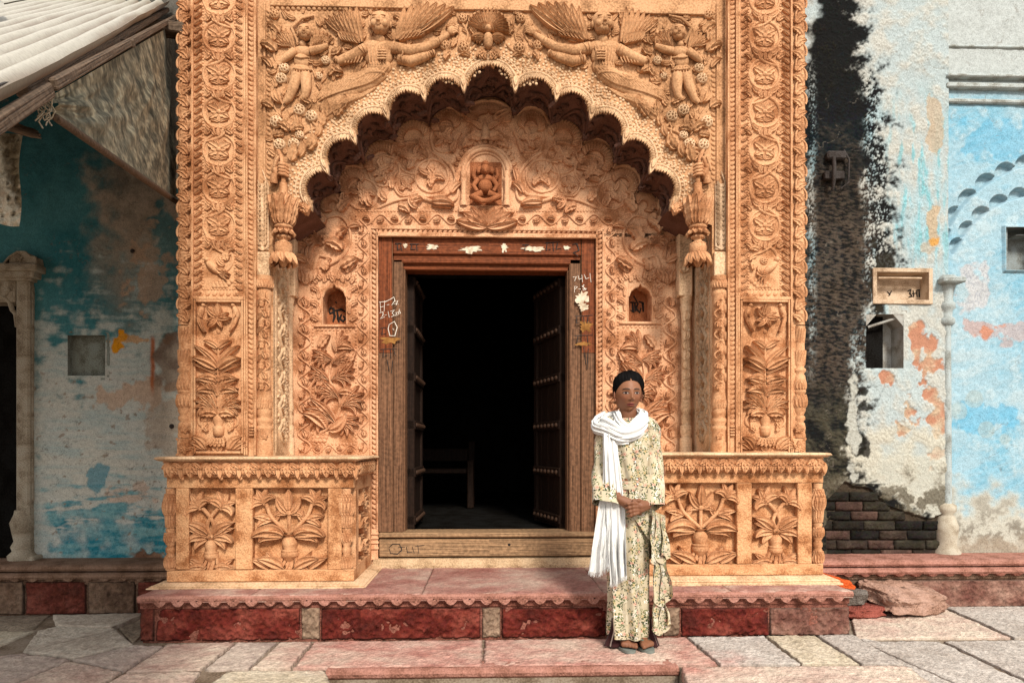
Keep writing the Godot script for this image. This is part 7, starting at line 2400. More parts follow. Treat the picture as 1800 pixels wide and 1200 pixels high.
		for r in 6:
			var b := Acc.new()
			var y := 0.03 + (h - 0.1) * r / 5.0
			b.box(Vector3(0.0, y, -0.045), Vector3(wd, y + 0.07, 0.045), 0.006)
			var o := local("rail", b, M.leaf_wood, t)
			for k in 7:
				for f: float in [-1.0, 1.0]:
					var q := Acc.new()
					q.base = Transform3D(Basis(Vector3(1, 0, 0), 0.0 if f > 0 else PI), Vector3(0.05 + 0.083 * k, y + 0.035, 0.045 * f))
					q.put(L.dome, T2(Vector3.ZERO, 0, 0.019, 1.0, 1.3))
					local("stud", q, M.brass, o)
		for e in [0.0, wd - 0.07]:
			var b := Acc.new()
			b.box(Vector3(e, 0.0, -0.036), Vector3(e + 0.07, h, 0.036), 0.005)
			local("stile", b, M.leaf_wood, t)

func local(called: String, a: Acc, m: Material, parent: Node) -> MeshInstance3D:
	var o := MeshInstance3D.new()
	o.mesh = a.mesh()
	o.material_override = m
	o.name = called
	parent.add_child(o, true)
	return o

func ragged(a: Acc, c: Vector3, rx: float, ry: float) -> void:
	var p: Array[Vector3] = []
	for k in 22:
		var t := TAU * k / 22.0
		var q := 0.5 + 0.8 * rng.randf()
		p.append(c + Vector3(cos(t) * rx * q, sin(t) * ry * q, 0))
	for k in 22:
		a.tri(c + Vector3(0, 0, 0.001), p[k], p[(k + 1) % 22], Vector3(0, 0, 1), Vector3(0, 0, 1), Vector3(0, 0, 1))

func interior() -> void:
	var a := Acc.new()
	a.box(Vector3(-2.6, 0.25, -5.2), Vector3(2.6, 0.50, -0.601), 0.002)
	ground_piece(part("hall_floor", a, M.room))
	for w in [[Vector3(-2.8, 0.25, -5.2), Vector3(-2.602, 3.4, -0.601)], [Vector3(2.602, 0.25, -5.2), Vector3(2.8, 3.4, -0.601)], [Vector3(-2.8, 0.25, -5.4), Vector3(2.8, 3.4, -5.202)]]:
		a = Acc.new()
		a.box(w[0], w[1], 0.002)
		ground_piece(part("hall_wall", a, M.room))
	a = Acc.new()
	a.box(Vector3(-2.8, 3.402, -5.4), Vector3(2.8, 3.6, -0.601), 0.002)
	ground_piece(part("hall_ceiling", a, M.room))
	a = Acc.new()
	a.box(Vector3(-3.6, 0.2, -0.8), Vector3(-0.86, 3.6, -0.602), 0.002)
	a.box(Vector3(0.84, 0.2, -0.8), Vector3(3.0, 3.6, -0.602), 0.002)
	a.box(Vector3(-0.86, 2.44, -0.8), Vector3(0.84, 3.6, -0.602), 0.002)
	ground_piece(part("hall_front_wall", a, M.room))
	# a pilaster strip on the back wall, and a bench in the gloom
	a = Acc.new()
	a.box(Vector3(0.25, 0.5, -5.2), Vector3(0.75, 3.4, -5.1), 0.01)
	ground_piece(part("hall_wall_pilaster", a, M.room))
	var t := thing("bench", "dark wooden bench with a straight back, barely seen inside the doorway", "bench", Vector3(-0.85, 0.5, -3.0))
	for q in [["backrest", Vector3(-0.75, 0.48, -0.03), Vector3(0.62, 0.62, 0.02)], ["seat", Vector3(-0.75, 0.36, 0.03), Vector3(0.62, 0.41, 0.4)]]:
		var b := Acc.new()
		b.box(q[1], q[2], 0.01)
		local(q[0], b, M.leaf_wood, t)
	for q in [Vector3(0.62, 0, -0.05), Vector3(-0.8, 0, -0.05), Vector3(0.62, 0, 0.36), Vector3(-0.8, 0, 0.36)]:
		var b := Acc.new()
		b.box(q, q + Vector3(0.07, 0.70 if q.z < 0 else 0.5, 0.07), 0.01)
		local("leg", b, M.leaf_wood, t)

# ---------------------------------------------------------------- the lean-to at the left
func tin_roof() -> void:
	var far := Q(302, 4, -0.45)
	var near := Q(0, 181, 3.05)
	var d1 := (near - far).normalized()
	var len := (near - far).length() + 0.35
	var d2 := Vector3(-1, 0, 0)
	var nrm := d1.cross(d2).normalized()
	if nrm.y < 0: nrm = -nrm
	var t := thing("tin_roof", "rusty pale corrugated tin lean-to roof sloping down from the wall at the upper left", "roof", far)
	for k in 4:
		var vs := PackedVector3Array()
		var cs := PackedColorArray()
		var nu := 110
		var nv := 50
		var lift := 0.006 * (k % 2)
		for j in nv + 1:
			for i in nu + 1:
				var x := k * 0.86 + 0.93 * i / nu
				var y := len * j / nv
				var wv := 0.019 * cos(TAU * x / 0.086) + 0.003 * n1.get_noise_2d(x * 2.0, y * 1.0) + 0.006 * n1.get_noise_2d(x * 0.7 + 9.0, y * 0.4)
				vs.append(far + d1 * y + d2 * x + nrm * (wv + lift))
				var rust := smoothstep(0.75, -0.7, cos(TAU * x / 0.086) + 1.0 * n1.get_noise_2d(x * 3.0, y * 0.8)) * 0.85
				cs.append(Color(0.39, 0.36, 0.30).lerp(Color(0.175, 0.125, 0.085), rust))
		part("corrugated_sheet", sheet(nu, nv, vs, cs, func(_i, _j): return false), M.tin, t)
	# a second, torn layer further up
	var vs := PackedVector3Array()
	var tc := PackedColorArray()
	for j in 61:
		for i in 81:
			var y := len * 0.45 + (len * 0.62) * j / 60.0
			var x := 0.56 + 0.05 * n2.get_noise_2d(y * 2.2, 3.0) + 0.02 * n3.get_noise_2d(y * 2.0, 1.0) + 0.9 * i / 80.0
			vs.append(far + d1 * y + d2 * x + nrm * (0.085 + 0.019 * cos(TAU * x / 0.086)))
			tc.append(Color(0.36, 0.33, 0.28))
	part("torn_sheet", sheet(80, 60, vs, tc, func(_i, _j): return false), M.tin, t)
	# rafters below the edge
	var down := -nrm
	var side := d1.cross(nrm).normalized()
	var bar := func(called: String, p: Vector3, q: Vector3, w: float, h: float, m: Material) -> void:
		var a := Acc.new()
		var ax := (q - p).normalized()
		var sz := ax.cross(nrm).normalized()
		a.box(Vector3(0, -h, -w), Vector3((q - p).length(), h, w), 0.005)
		part(called, a, m, t, Transform3D(Basis(ax, sz.cross(ax), sz), p))
	bar.call("rafter", far + down * 0.045 + d2 * 0.05, far + d1 * (len - 0.7) + down * 0.026 + d2 * 0.05, 0.018, 0.014, M.timber)
	bar.call("rafter", far + down * 0.090 + d2 * 0.0, far + d1 * (len - 0.80) + down * 0.022 - d2 * 0.004, 0.010, 0.015, M.timber)
	bar.call("front_board", far + d1 * (len - 0.80) + down * 0.034 + d2 * 0.008, far + d1 * (len + 0.1) + down * 0.032 + d2 * 0.008, 0.010, 0.018, M.timber)
	bar.call("purlin_end", far + d1 * (len * 0.52) + down * 0.05 + d2 * 0.3, far + d1 * (len * 0.52) + down * 0.05 - d2 * 0.02, 0.018, 0.016, M.timber)
	var w := Acc.new()
	var wp := PackedVector3Array()
	for i in 12:
		var q := float(i) / 11.0
		wp.append(Q(-10 + 60 * q, 152 - 14 * sin(q * 2.4) + 10 * q, 2.9 - 0.25 * q))
	var wr := PackedFloat32Array(); wr.resize(12); wr.fill(0.003)
	w.tube(wp, wr, 5)
	part("wire", w, M.iron, t)
	# a stub of beam from the gateway's flank
	var bm := thing("beam_stub", "short squared timber beam jutting out beside the top of the gateway's left edge", "beam", Q(280, 52, 0.12))
	var a := Acc.new()
	var b0 := Q(232, 44, 0.02)
	a.base = Transform3D(Basis(Vector3(0, 0, 1), -0.10), b0)
	a.box(Vector3(0, -0.035, -0.05), Vector3(Q(317, 0, 0.1).x - b0.x, 0.035, 0.05), 0.008)
	part("squared_timber", a, M.timber, bm)
	# cloth hung as a cheek below the roof
	var tp := thing("awning_cloth", "mottled grey and cream cloth stretched in a triangle below the tin roof", "awning", Q(200, 200, 1.0))
	var A := Q(84, 171, 2.45)
	var A2 := Q(96, 200, 2.42)
	var C := Q(302, 44, -0.28)
	var D := Q(309, 349, -0.28)
	vs = PackedVector3Array()
	var uv := PackedVector2Array()
	for j in 41:
		for i in 71:
			var s := i / 70.0
			var q := j / 40.0
			var p := A2.lerp(D, s).lerp(A.lerp(C, s), q)
			var sag := 0.03 * sin(s * 9.0 + q * 3.0) * q * (1 - q) * 2.0 + 0.05 * n1.get_noise_2d(s * 4.0, q * 2.0) * sin(PI * q)
			vs.append(p + Vector3(0.85, 0, 0.4) * sag)
	part("cloth", sheet(70, 40, vs, PackedColorArray(), func(_i, _j): return false), M.tarp, tp)
	a = Acc.new()
	a.tube(PackedVector3Array([A2 + Vector3(0, -0.01, 0), A2.lerp(D, 0.4) + Vector3(0, -0.015, 0), D + Vector3(0, -0.02, 0)]), PackedFloat32Array([0.012, 0.016, 0.02]), 7)
	part("stick", a, M.timber, tp)
	a = Acc.new()
	for i in 9:
		var p := A + Vector3(0.004 * i - 0.02, -0.01, 0.01 * (i % 3))
		var pts := PackedVector3Array()
		var rr := PackedFloat32Array()
		for j in 6:
			pts.append(p + Vector3(0.015 * sin(i * 2.0 + j * 1.2), -0.018 * j * (0.6 + 0.1 * (i % 4)), 0.01 * cos(i + j)))
			rr.append(0.0022)
		a.tube(pts, rr, 5)
	part("frayed_cord", a, M.sacking, tp)
	# sackcloth and a broken pole at the very left
	var sk := thing("hanging_sackcloth", "pale sackcloth hanging from a pole at the left edge", "cloth", Q(0, 320, 2.3))
	vs = PackedVector3Array()
	for j in 41:
		for i in 31:
			var s := i / 30.0
			var q := j / 40.0
			var u := lerpf(-110, 37 + 3 * sin(q * 7.0) - 4.0 * (1 - q), s)
			var v := lerpf(396 + 4 * sin(s * 9.0) - 22 * (1 - s), 226 + 10 * s, q)
			vs.append(Q(u, v, 2.3 + 0.05 * sin(s * 11.0 + q * 1.5) + 0.03 * n2.get_noise_2d(s * 2.0, q * 2.0)))
	part("cloth", sheet(30, 40, vs, PackedColorArray(), func(_i, _j): return false), M.sacking, sk)
	var po := thing("broken_pole", "weathered pole with a splintered end sticking out above the sackcloth", "pole", Q(20, 220, 2.35))
	a = Acc.new()
	a.tube(PackedVector3Array([Q(-140, 178, 2.3), Q(-20, 208, 2.33), Q(20, 222, 2.35), Q(48, 232, 2.36), Q(69, 237, 2.37)]), PackedFloat32Array([0.022, 0.021, 0.017, 0.014, 0.005]), 8)
	for i in 4: a.tube(PackedVector3Array([Q(30, 225 + i, 2.35 + 0.01 * i), Q(56, 229 + 3 * i, 2.36 + 0.008 * i), Q(66 + 2 * i, 231 + 4 * i, 2.37)]), PackedFloat32Array([0.01, 0.007, 0.002]), 6)
	part("splintered_wood", a, M.timber, po)

# ---------------------------------------------------------------- loose stones
func rock(c: Vector3, size: Vector3, rot: Basis, seed_: int, m: Material, called: String, label: String) -> void:
	var t := thing(called, label, "stone", c)
	var f := func(s: float, q: float) -> Vector3:
		var a := TAU * s - PI
		var b := PI * (q - 0.5)
		var d := Vector3(sin(a) * cos(b), sin(b), cos(a) * cos(b))
		var e := 0.42
		var p := Vector3(signf(d.x) * pow(absf(d.x), e), signf(d.y) * pow(absf(d.y), e), signf(d.z) * pow(absf(d.z), e))
		var n := n1.get_noise_3d(p.x * 0.9 + seed_ * 7.3, p.y * 0.9, p.z * 0.9)
		var n4 := n2.get_noise_3d(p.x * 0.6 + seed_ * 3.1, p.y * 0.6, p.z * 0.6)
		p *= 1.0 + 0.28 * n + 0.12 * n4
		return p * size
	var a := Acc.new()
	a.put(grid(44, 26, f), Transform3D(rot, c))
	part("stone_lump", a, m, t)

func loose_stones() -> void:
	var g := func(u: float, v: float) -> Vector3: return G(u, v, 0)
	var p: Vector3 = G(1524, 1083, 0.0)
	var red := mat(sc(0.30, 0.085, 0.065), 0.9, (M.lip as StandardMaterial3D).albedo_texture, (M.lip as StandardMaterial3D).heightmap_texture, 1.4, Vector3.ONE * 1.5)
	var gre := mat(sc(0.16, 0.14, 0.125), 0.9, (M.lip as StandardMaterial3D).albedo_texture, (M.lip as StandardMaterial3D).heightmap_texture, 1.4, Vector3.ONE * 1.5)
	var pal := mat(sc(0.40, 0.25, 0.195), 0.9, (M.lip as StandardMaterial3D).albedo_texture, (M.lip as StandardMaterial3D).heightmap_texture, 1.6, Vector3.ONE * 1.2)
	rock(p + Vector3(-0.06, 0.035, -0.06), Vector3(0.17, 0.036, 0.13), Basis(Vector3(0, 1, 0), 0.2), 1, red, "red_stone", "flat dark red stone lying at the bottom of the heap beside the plinth")
	rock(p + Vector3(-0.12, 0.12, -0.10), Vector3(0.13, 0.058, 0.11), Basis(Vector3(0, 1, 0), -0.1), 2, gre, "grey_stone", "dark grey squared stone in the middle of the heap beside the plinth")
	rock(p + Vector3(-0.17, 0.205, -0.12), Vector3(0.12, 0.04, 0.10), Basis(Vector3(0, 0, 1), -0.28), 3, M.orange_rock, "orange_stone", "small stone smeared with bright orange powder, topmost of the heap beside the plinth")
	var q: Vector3 = G(1596, 1078, 0.0)
	rock(q + Vector3(0.0, 0.105, -0.06), Vector3(0.24, 0.062, 0.17), Basis(Vector3(0, 0, 1), -0.12) * Basis(Vector3(1, 0, 0), 0.22) * Basis(Vector3(0, 1, 0), 0.25), 4, pal, "leaning_stone", "large broken pinkish slab propped at a slant on the stone heap")

# ---------------------------------------------------------------- the girl
func field(bones: Array, lo: Vector3, hi: Vector3, cell: float, k: float, col: Callable, V: PackedVector3Array, N: PackedVector3Array, C: PackedColorArray) -> void:
	# surface nets over smoothly joined tapered capsules: each bone [a, ra, b, rb]
	var n := Vector3i(((hi - lo) / cell).ceil()) + Vector3i.ONE
	var vals := PackedFloat32Array()
	vals.resize(n.x * n.y * n.z)
	vals.fill(1.0)
	var pa: Array[Vector3] = []
	var pd: Array[Vector3] = []
	var ra := PackedFloat32Array()
	var rb := PackedFloat32Array()
	for b in bones:
		pa.append(b[0]); pd.append(b[2] - b[0]); ra.append(b[1]); rb.append(b[3])
	var m := bones.size()
	var dist := func(p: Vector3) -> float:
		var d := 10.0
		for i in m:
			var w := p - pa[i]
			var t := clampf(w.dot(pd[i]) / maxf(pd[i].length_squared(), 1e-8), 0.0, 1.0)
			var e := (w - pd[i] * t).length() - lerpf(ra[i], rb[i], t)
			var h := maxf(k - absf(d - e), 0.0) / k
			d = minf(d, e) - h * h * k * 0.25
		return d
	# only blocks of four cells that lie near a bone are looked into
	var bl := 4
	for bz in range(0, n.z, bl):
		for by in range(0, n.y, bl):
			for bx in range(0, n.x, bl):
				var c := lo + (Vector3(bx, by, bz) + Vector3.ONE * 1.5) * cell
				var dc: float = dist.call(c)
				if absf(dc) > cell * 4.2 + k * 0.3:
					if dc < 0.0:
						for z in range(bz, mini(bz + bl, n.z)):
							for y in range(by, mini(by + bl, n.y)):
								for x in range(bx, mini(bx + bl, n.x)): vals[(z * n.y + y) * n.x + x] = -1.0
					continue
				for z in range(bz, mini(bz + bl, n.z)):
					for y in range(by, mini(by + bl, n.y)):
						for x in range(bx, mini(bx + bl, n.x)):
							vals[(z * n.y + y) * n.x + x] = dist.call(lo + Vector3(x, y, z) * cell)
	var idx := {}
	var pts: Array[Vector3] = []
	var sx := 1
	var sy := n.x
	var sz := n.x * n.y
	var offs := [0, sx, sy, sx + sy, sz, sz + sx, sz + sy, sz + sx + sy]
	for z in n.z - 1:
		for y in n.y - 1:
			for x in n.x - 1:
				var o := (z * n.y + y) * n.x + x
				var mask := 0
				for q in 8:
					if vals[o + offs[q]] < 0.0: mask |= 1 << q
				if mask == 0 or mask == 255: continue
				var s := Vector3.ZERO
				var cnt := 0
				for e in [[0, 1], [2, 3], [4, 5], [6, 7], [0, 2], [1, 3], [4, 6], [5, 7], [0, 4], [1, 5], [2, 6], [3, 7]]:
					var va := vals[o + offs[e[0]]]
					var vb := vals[o + offs[e[1]]]
					if (va < 0.0) != (vb < 0.0):
						var t := va / (va - vb)
						var a := Vector3(e[0] & 1, (e[0] >> 1) & 1, (e[0] >> 2) & 1)
						var b := Vector3(e[1] & 1, (e[1] >> 1) & 1, (e[1] >> 2) & 1)
						s += a.lerp(b, t)
						cnt += 1
				idx[o] = pts.size()
				pts.append(lo + (Vector3(x, y, z) + s / cnt) * cell)
	var nn: Array[Vector3] = []
	for p in pts:
		var e := cell * 0.6
		nn.append(Vector3(dist.call(p + Vector3(e, 0, 0)) - dist.call(p - Vector3(e, 0, 0)), dist.call(p + Vector3(0, e, 0)) - dist.call(p - Vector3(0, e, 0)), dist.call(p + Vector3(0, 0, e)) - dist.call(p - Vector3(0, 0, e))).normalized())
	for o: int in idx:
		var y: int = (o / n.x) % n.y
		var z: int = o / sz
		var x: int = o % n.x
		for ax in 3:
			var st: int = [sx, sy, sz][ax]
			var u: int = [sy, sz, sx][ax]
			var w: int = [sz, sx, sy][ax]
			if [x, y, z][(ax + 1) % 3] == 0 or [x, y, z][(ax + 2) % 3] == 0: continue
			var va := vals[o]
			var vb := vals[o + st]
			if (va < 0.0) == (vb < 0.0): continue
			if not (idx.has(o - u) and idx.has(o - w) and idx.has(o - u - w)): continue
			var q := [idx[o], idx[o - u], idx[o - u - w], idx[o - w]]
			var ord := [0, 1, 2, 0, 2, 3] if va >= 0.0 else [0, 2, 1, 0, 3, 2]
			for i in ord:
				V.append(pts[q[i]])
				N.append(nn[q[i]])
				C.append(col.call(pts[q[i]]))

func gauss(x: float, y: float, cx: float, cy: float, sx: float, sy: float) -> float:
	return exp(-((x - cx) * (x - cx) / (sx * sx) + (y - cy) * (y - cy) / (sy * sy)))

func head_point(lon: float, lat: float) -> Vector3:
	var d := Vector3(sin(lon) * cos(lat), sin(lat), cos(lon) * cos(lat))
	var jaw := smoothstep(0.05, -0.95, d.y)
	var p := d * Vector3(0.077, 0.112, 0.092)
	p.x *= 1.0 - 0.33 * jaw * smoothstep(-0.3, 0.6, d.z)
	if d.z > 0.0:
		p.z *= 1.0 - 0.10 * jaw
		var x := p.x
		var y := p.y
		var ax := absf(x)
		var f := smoothstep(0.0, 0.35, d.z)
		var o := 0.0
		o += 0.014 * gauss(ax, y, 0.0, -0.036, 0.0095, 0.012)         # tip of the nose
		o += 0.0075 * gauss(ax, y, 0.0, -0.018, 0.0075, 0.020)       # bridge
		o += 0.006 * gauss(ax, y, 0.0125, -0.041, 0.006, 0.006)      # nostrils
		o -= 0.0085 * gauss(ax, y, 0.030, -0.004, 0.016, 0.010)      # sockets
		o += 0.0062 * gauss(ax, y, 0.031, -0.006, 0.0125, 0.0075)    # eyeballs under the lids
		o += 0.0035 * gauss(ax, y, 0.028, 0.015, 0.020, 0.007)       # brow
		o += 0.005 * gauss(ax, y, 0.042, -0.034, 0.018, 0.018)       # cheeks
		o += 0.0062 * gauss(ax, y, 0.0, -0.0635, 0.017, 0.0045)      # upper lip
		o += 0.0068 * gauss(ax, y, 0.0, -0.0745, 0.014, 0.0050)      # lower lip
		o -= 0.0045 * gauss(ax, y, 0.0, -0.0690, 0.021, 0.0016)
		o -= 0.003 * gauss(ax, y, 0.0, -0.084, 0.016, 0.004)
		o += 0.008 * gauss(ax, y, 0.0, -0.100, 0.020, 0.012)         # chin
		p.z += o * f
	return p

func head_colour(p: Vector3) -> Color:
	var skin := Color(0.225, 0.096, 0.050)
	var ax := absf(p.x)
	var c := skin
	if p.z > 0.02:
		c = c.lerp(Color(0.27, 0.105, 0.058), 0.8 * gauss(ax, p.y, 0.040, -0.034, 0.02, 0.02))
		c = c.lerp(Color(0.17, 0.068, 0.038), 0.3 * gauss(ax, p.y, 0.030, -0.010, 0.018, 0.012))
		c = c.lerp(Color(0.215, 0.052, 0.040), smoothstep(1.15, 0.8, sqrt(pow(ax / 0.0225, 2) + pow((p.y + 0.0690) / 0.0095, 2))))
		c = c.lerp(Color(0.07, 0.018, 0.014), smoothstep(1.3, 0.6, sqrt(pow(ax / 0.021, 2) + pow((p.y + 0.0690) / 0.0018, 2))))
		var ey := (p.y + 0.0062 - 0.06 * (ax - 0.031))
		var eye := sqrt(pow((ax - 0.031) / 0.0140, 2) + pow(ey / (0.0054 if ey < 0.0 else 0.0060), 2))
		c = c.lerp(Color(0.025, 0.012, 0.009), smoothstep(1.55, 1.1, eye) * (1.0 if ey > -0.002 else 0.45))
		c = c.lerp(Color(0.30, 0.24, 0.21), smoothstep(1.0, 0.8, eye))
		c = c.lerp(Color(0.008, 0.005, 0.004), smoothstep(0.0078, 0.0064, Vector2(ax - 0.0315, ey - 0.0012).length()) * smoothstep(1.05, 0.95, eye))
		var br := p.y - 0.0135 - 0.004 * sin(clampf((ax - 0.012) / 0.036, 0, 1) * PI)
		c = c.lerp(Color(0.016, 0.009, 0.007), smoothstep(0.0052, 0.003, absf(br)) * smoothstep(0.011, 0.014, ax) * smoothstep(0.053, 0.044, ax) * 0.92)
		c = c.lerp(Color(0.05, 0.02, 0.014), smoothstep(0.004, 0.002, Vector2(ax - 0.0075, p.y + 0.0465).length()) * 0.8)
		c = c.lerp(Color(0.10, 0.03, 0.025), smoothstep(0.0028, 0.0018, Vector2(p.x, p.y - 0.022).length()) * 0.8)
	return c

func cloth_pic() -> ImageTexture:
	# cream cotton printed with green and black sprigs, yellow and white flowers
	var im := Image.create(1024, 1024, false, Image.FORMAT_RGB8)
	im.fill(sc(0.50, 0.425, 0.30))
	var r := RandomNumberGenerator.new()
	r.seed = 5
	var dab := func(cx: float, cy: float, a: float, l: float, w: float, c: Color, s: float) -> void:
		var e := int(maxf(l, w)) + 1
		for y in range(-e, e + 1):
			for x in range(-e, e + 1):
				var p := Vector2(x, y).rotated(-a)
				if (p.x * p.x) / (l * l) + (p.y * p.y) / (w * w) <= 1.0:
					var ix := posmod(int(cx) + x, 1024)
					var iy := posmod(int(cy) + y, 1024)
					im.set_pixel(ix, iy, im.get_pixel(ix, iy).lerp(c, s))
	for i in 90:
		dab.call(r.randf() * 1024, r.randf() * 1024, r.randf() * 3.0, 30 + r.randf() * 40, 20 + r.randf() * 20, [sc(0.62, 0.57, 0.46), sc(0.50, 0.40, 0.24), sc(0.46, 0.38, 0.26)][r.randi() % 3], 0.55)
	for i in 190:
		var cx := r.randf() * 1024
		var cy := r.randf() * 1024
		var kind := r.randi() % 3
		var a0 := r.randf() * TAU
		if kind < 2:
			var pc: Color = [sc(0.80, 0.76, 0.66), sc(0.58, 0.47, 0.26), sc(0.66, 0.38, 0.30)][r.randi() % 3]
			for k in 5:
				var a := a0 + TAU * k / 5.0
				dab.call(cx + cos(a) * 15, cy + sin(a) * 15, a, 15, 10, sc(0.20, 0.16, 0.10), 0.75)
				dab.call(cx + cos(a) * 15, cy + sin(a) * 15, a, 12.5, 8, pc, 1.0)
			dab.call(cx, cy, 0, 7, 7, sc(0.35, 0.14, 0.05), 1.0)
		var g: Color = [sc(0.045, 0.075, 0.03), sc(0.025, 0.03, 0.018), sc(0.12, 0.14, 0.05)][r.randi() % 3]
		for k in 3 + r.randi() % 4:
			var a := a0 + 0.6 + k * 1.1 + r.randf() * 0.4
			var d := 26.0 + r.randf() * 20.0
			dab.call(cx + cos(a) * d, cy + sin(a) * d, a + 0.3, 14 + r.randf() * 5, 5.5 + r.randf() * 2, g, 0.95)
		for k in 8: dab.call(cx + cos(a0) * k * 7, cy + sin(a0 + k * 0.12) * k * 7, 0, 1.8, 1.8, g, 0.9)
	for i in 150: dab.call(r.randf() * 1024, r.randf() * 1024, r.randf() * 3.0, 7 + r.randf() * 4, 3.2, [sc(0.03, 0.035, 0.02), sc(0.14, 0.05, 0.04)][r.randi() % 2], 0.9)
	return ImageTexture.create_from_image(im)

func uvmat(tex: Texture2D, rough: float, scale: Vector3) -> StandardMaterial3D:
	var m := StandardMaterial3D.new()
	m.albedo_texture = tex
	m.roughness = rough
	m.metallic_specular = 0.2
	m.uv1_scale = scale
	m.cull_mode = BaseMaterial3D.CULL_DISABLED
	m.rim_enabled = true
	m.rim = 0.25
	return m

# a closed cloth tube: rings[j] = [centre, half width, half depth], fold depth f(angle, t)
func loft(rings: Array, nu: int, nv: int, fold_: Callable, reach: float, a0 := -PI, a1 := PI, hem = null) -> ArrayMesh:
	var vs := PackedVector3Array()
	var uv := PackedVector2Array()
	var n := rings.size()
	for j in nv + 1:
		for i in nu + 1:
			var a := lerpf(a0, a1, float(i) / nu)
			var t := float(j) / nv
			if hem != null: t = lerpf(hem.call(a), 1.0, t)
			var q := t * (n - 1)
			var k := mini(int(q), n - 2)
			var w := q - k
			var p0: Array = rings[maxi(k - 1, 0)]
			var p1: Array = rings[k]
			var p2: Array = rings[k + 1]
			var p3: Array = rings[mini(k + 2, n - 1)]
			var c: Vector3 = p1[0].cubic_interpolate(p2[0], p0[0], p3[0], w)
			var rx: float = cubic_interpolate(p1[1], p2[1], p0[1], p3[1], w)
			var rz: float = cubic_interpolate(p1[2], p2[2], p0[2], p3[2], w)
			var f: float = fold_.call(a, t)
			var ax: Vector3 = (p2[0] - p1[0]).normalized()
			var sx := Vector3(1, 0, 0)
			sx = (sx - ax * sx.dot(ax)).normalized()
			var sz := sx.cross(ax).normalized()
			vs.append(c + sx * (sin(a) * (rx + f)) + sz * (cos(a) * (rz + f)))
			uv.append(Vector2(a / TAU * reach / 0.40, (c.y) / 0.40))
	return sheet(nu, nv, vs, PackedColorArray(), func(_i, _j): return false, uv)

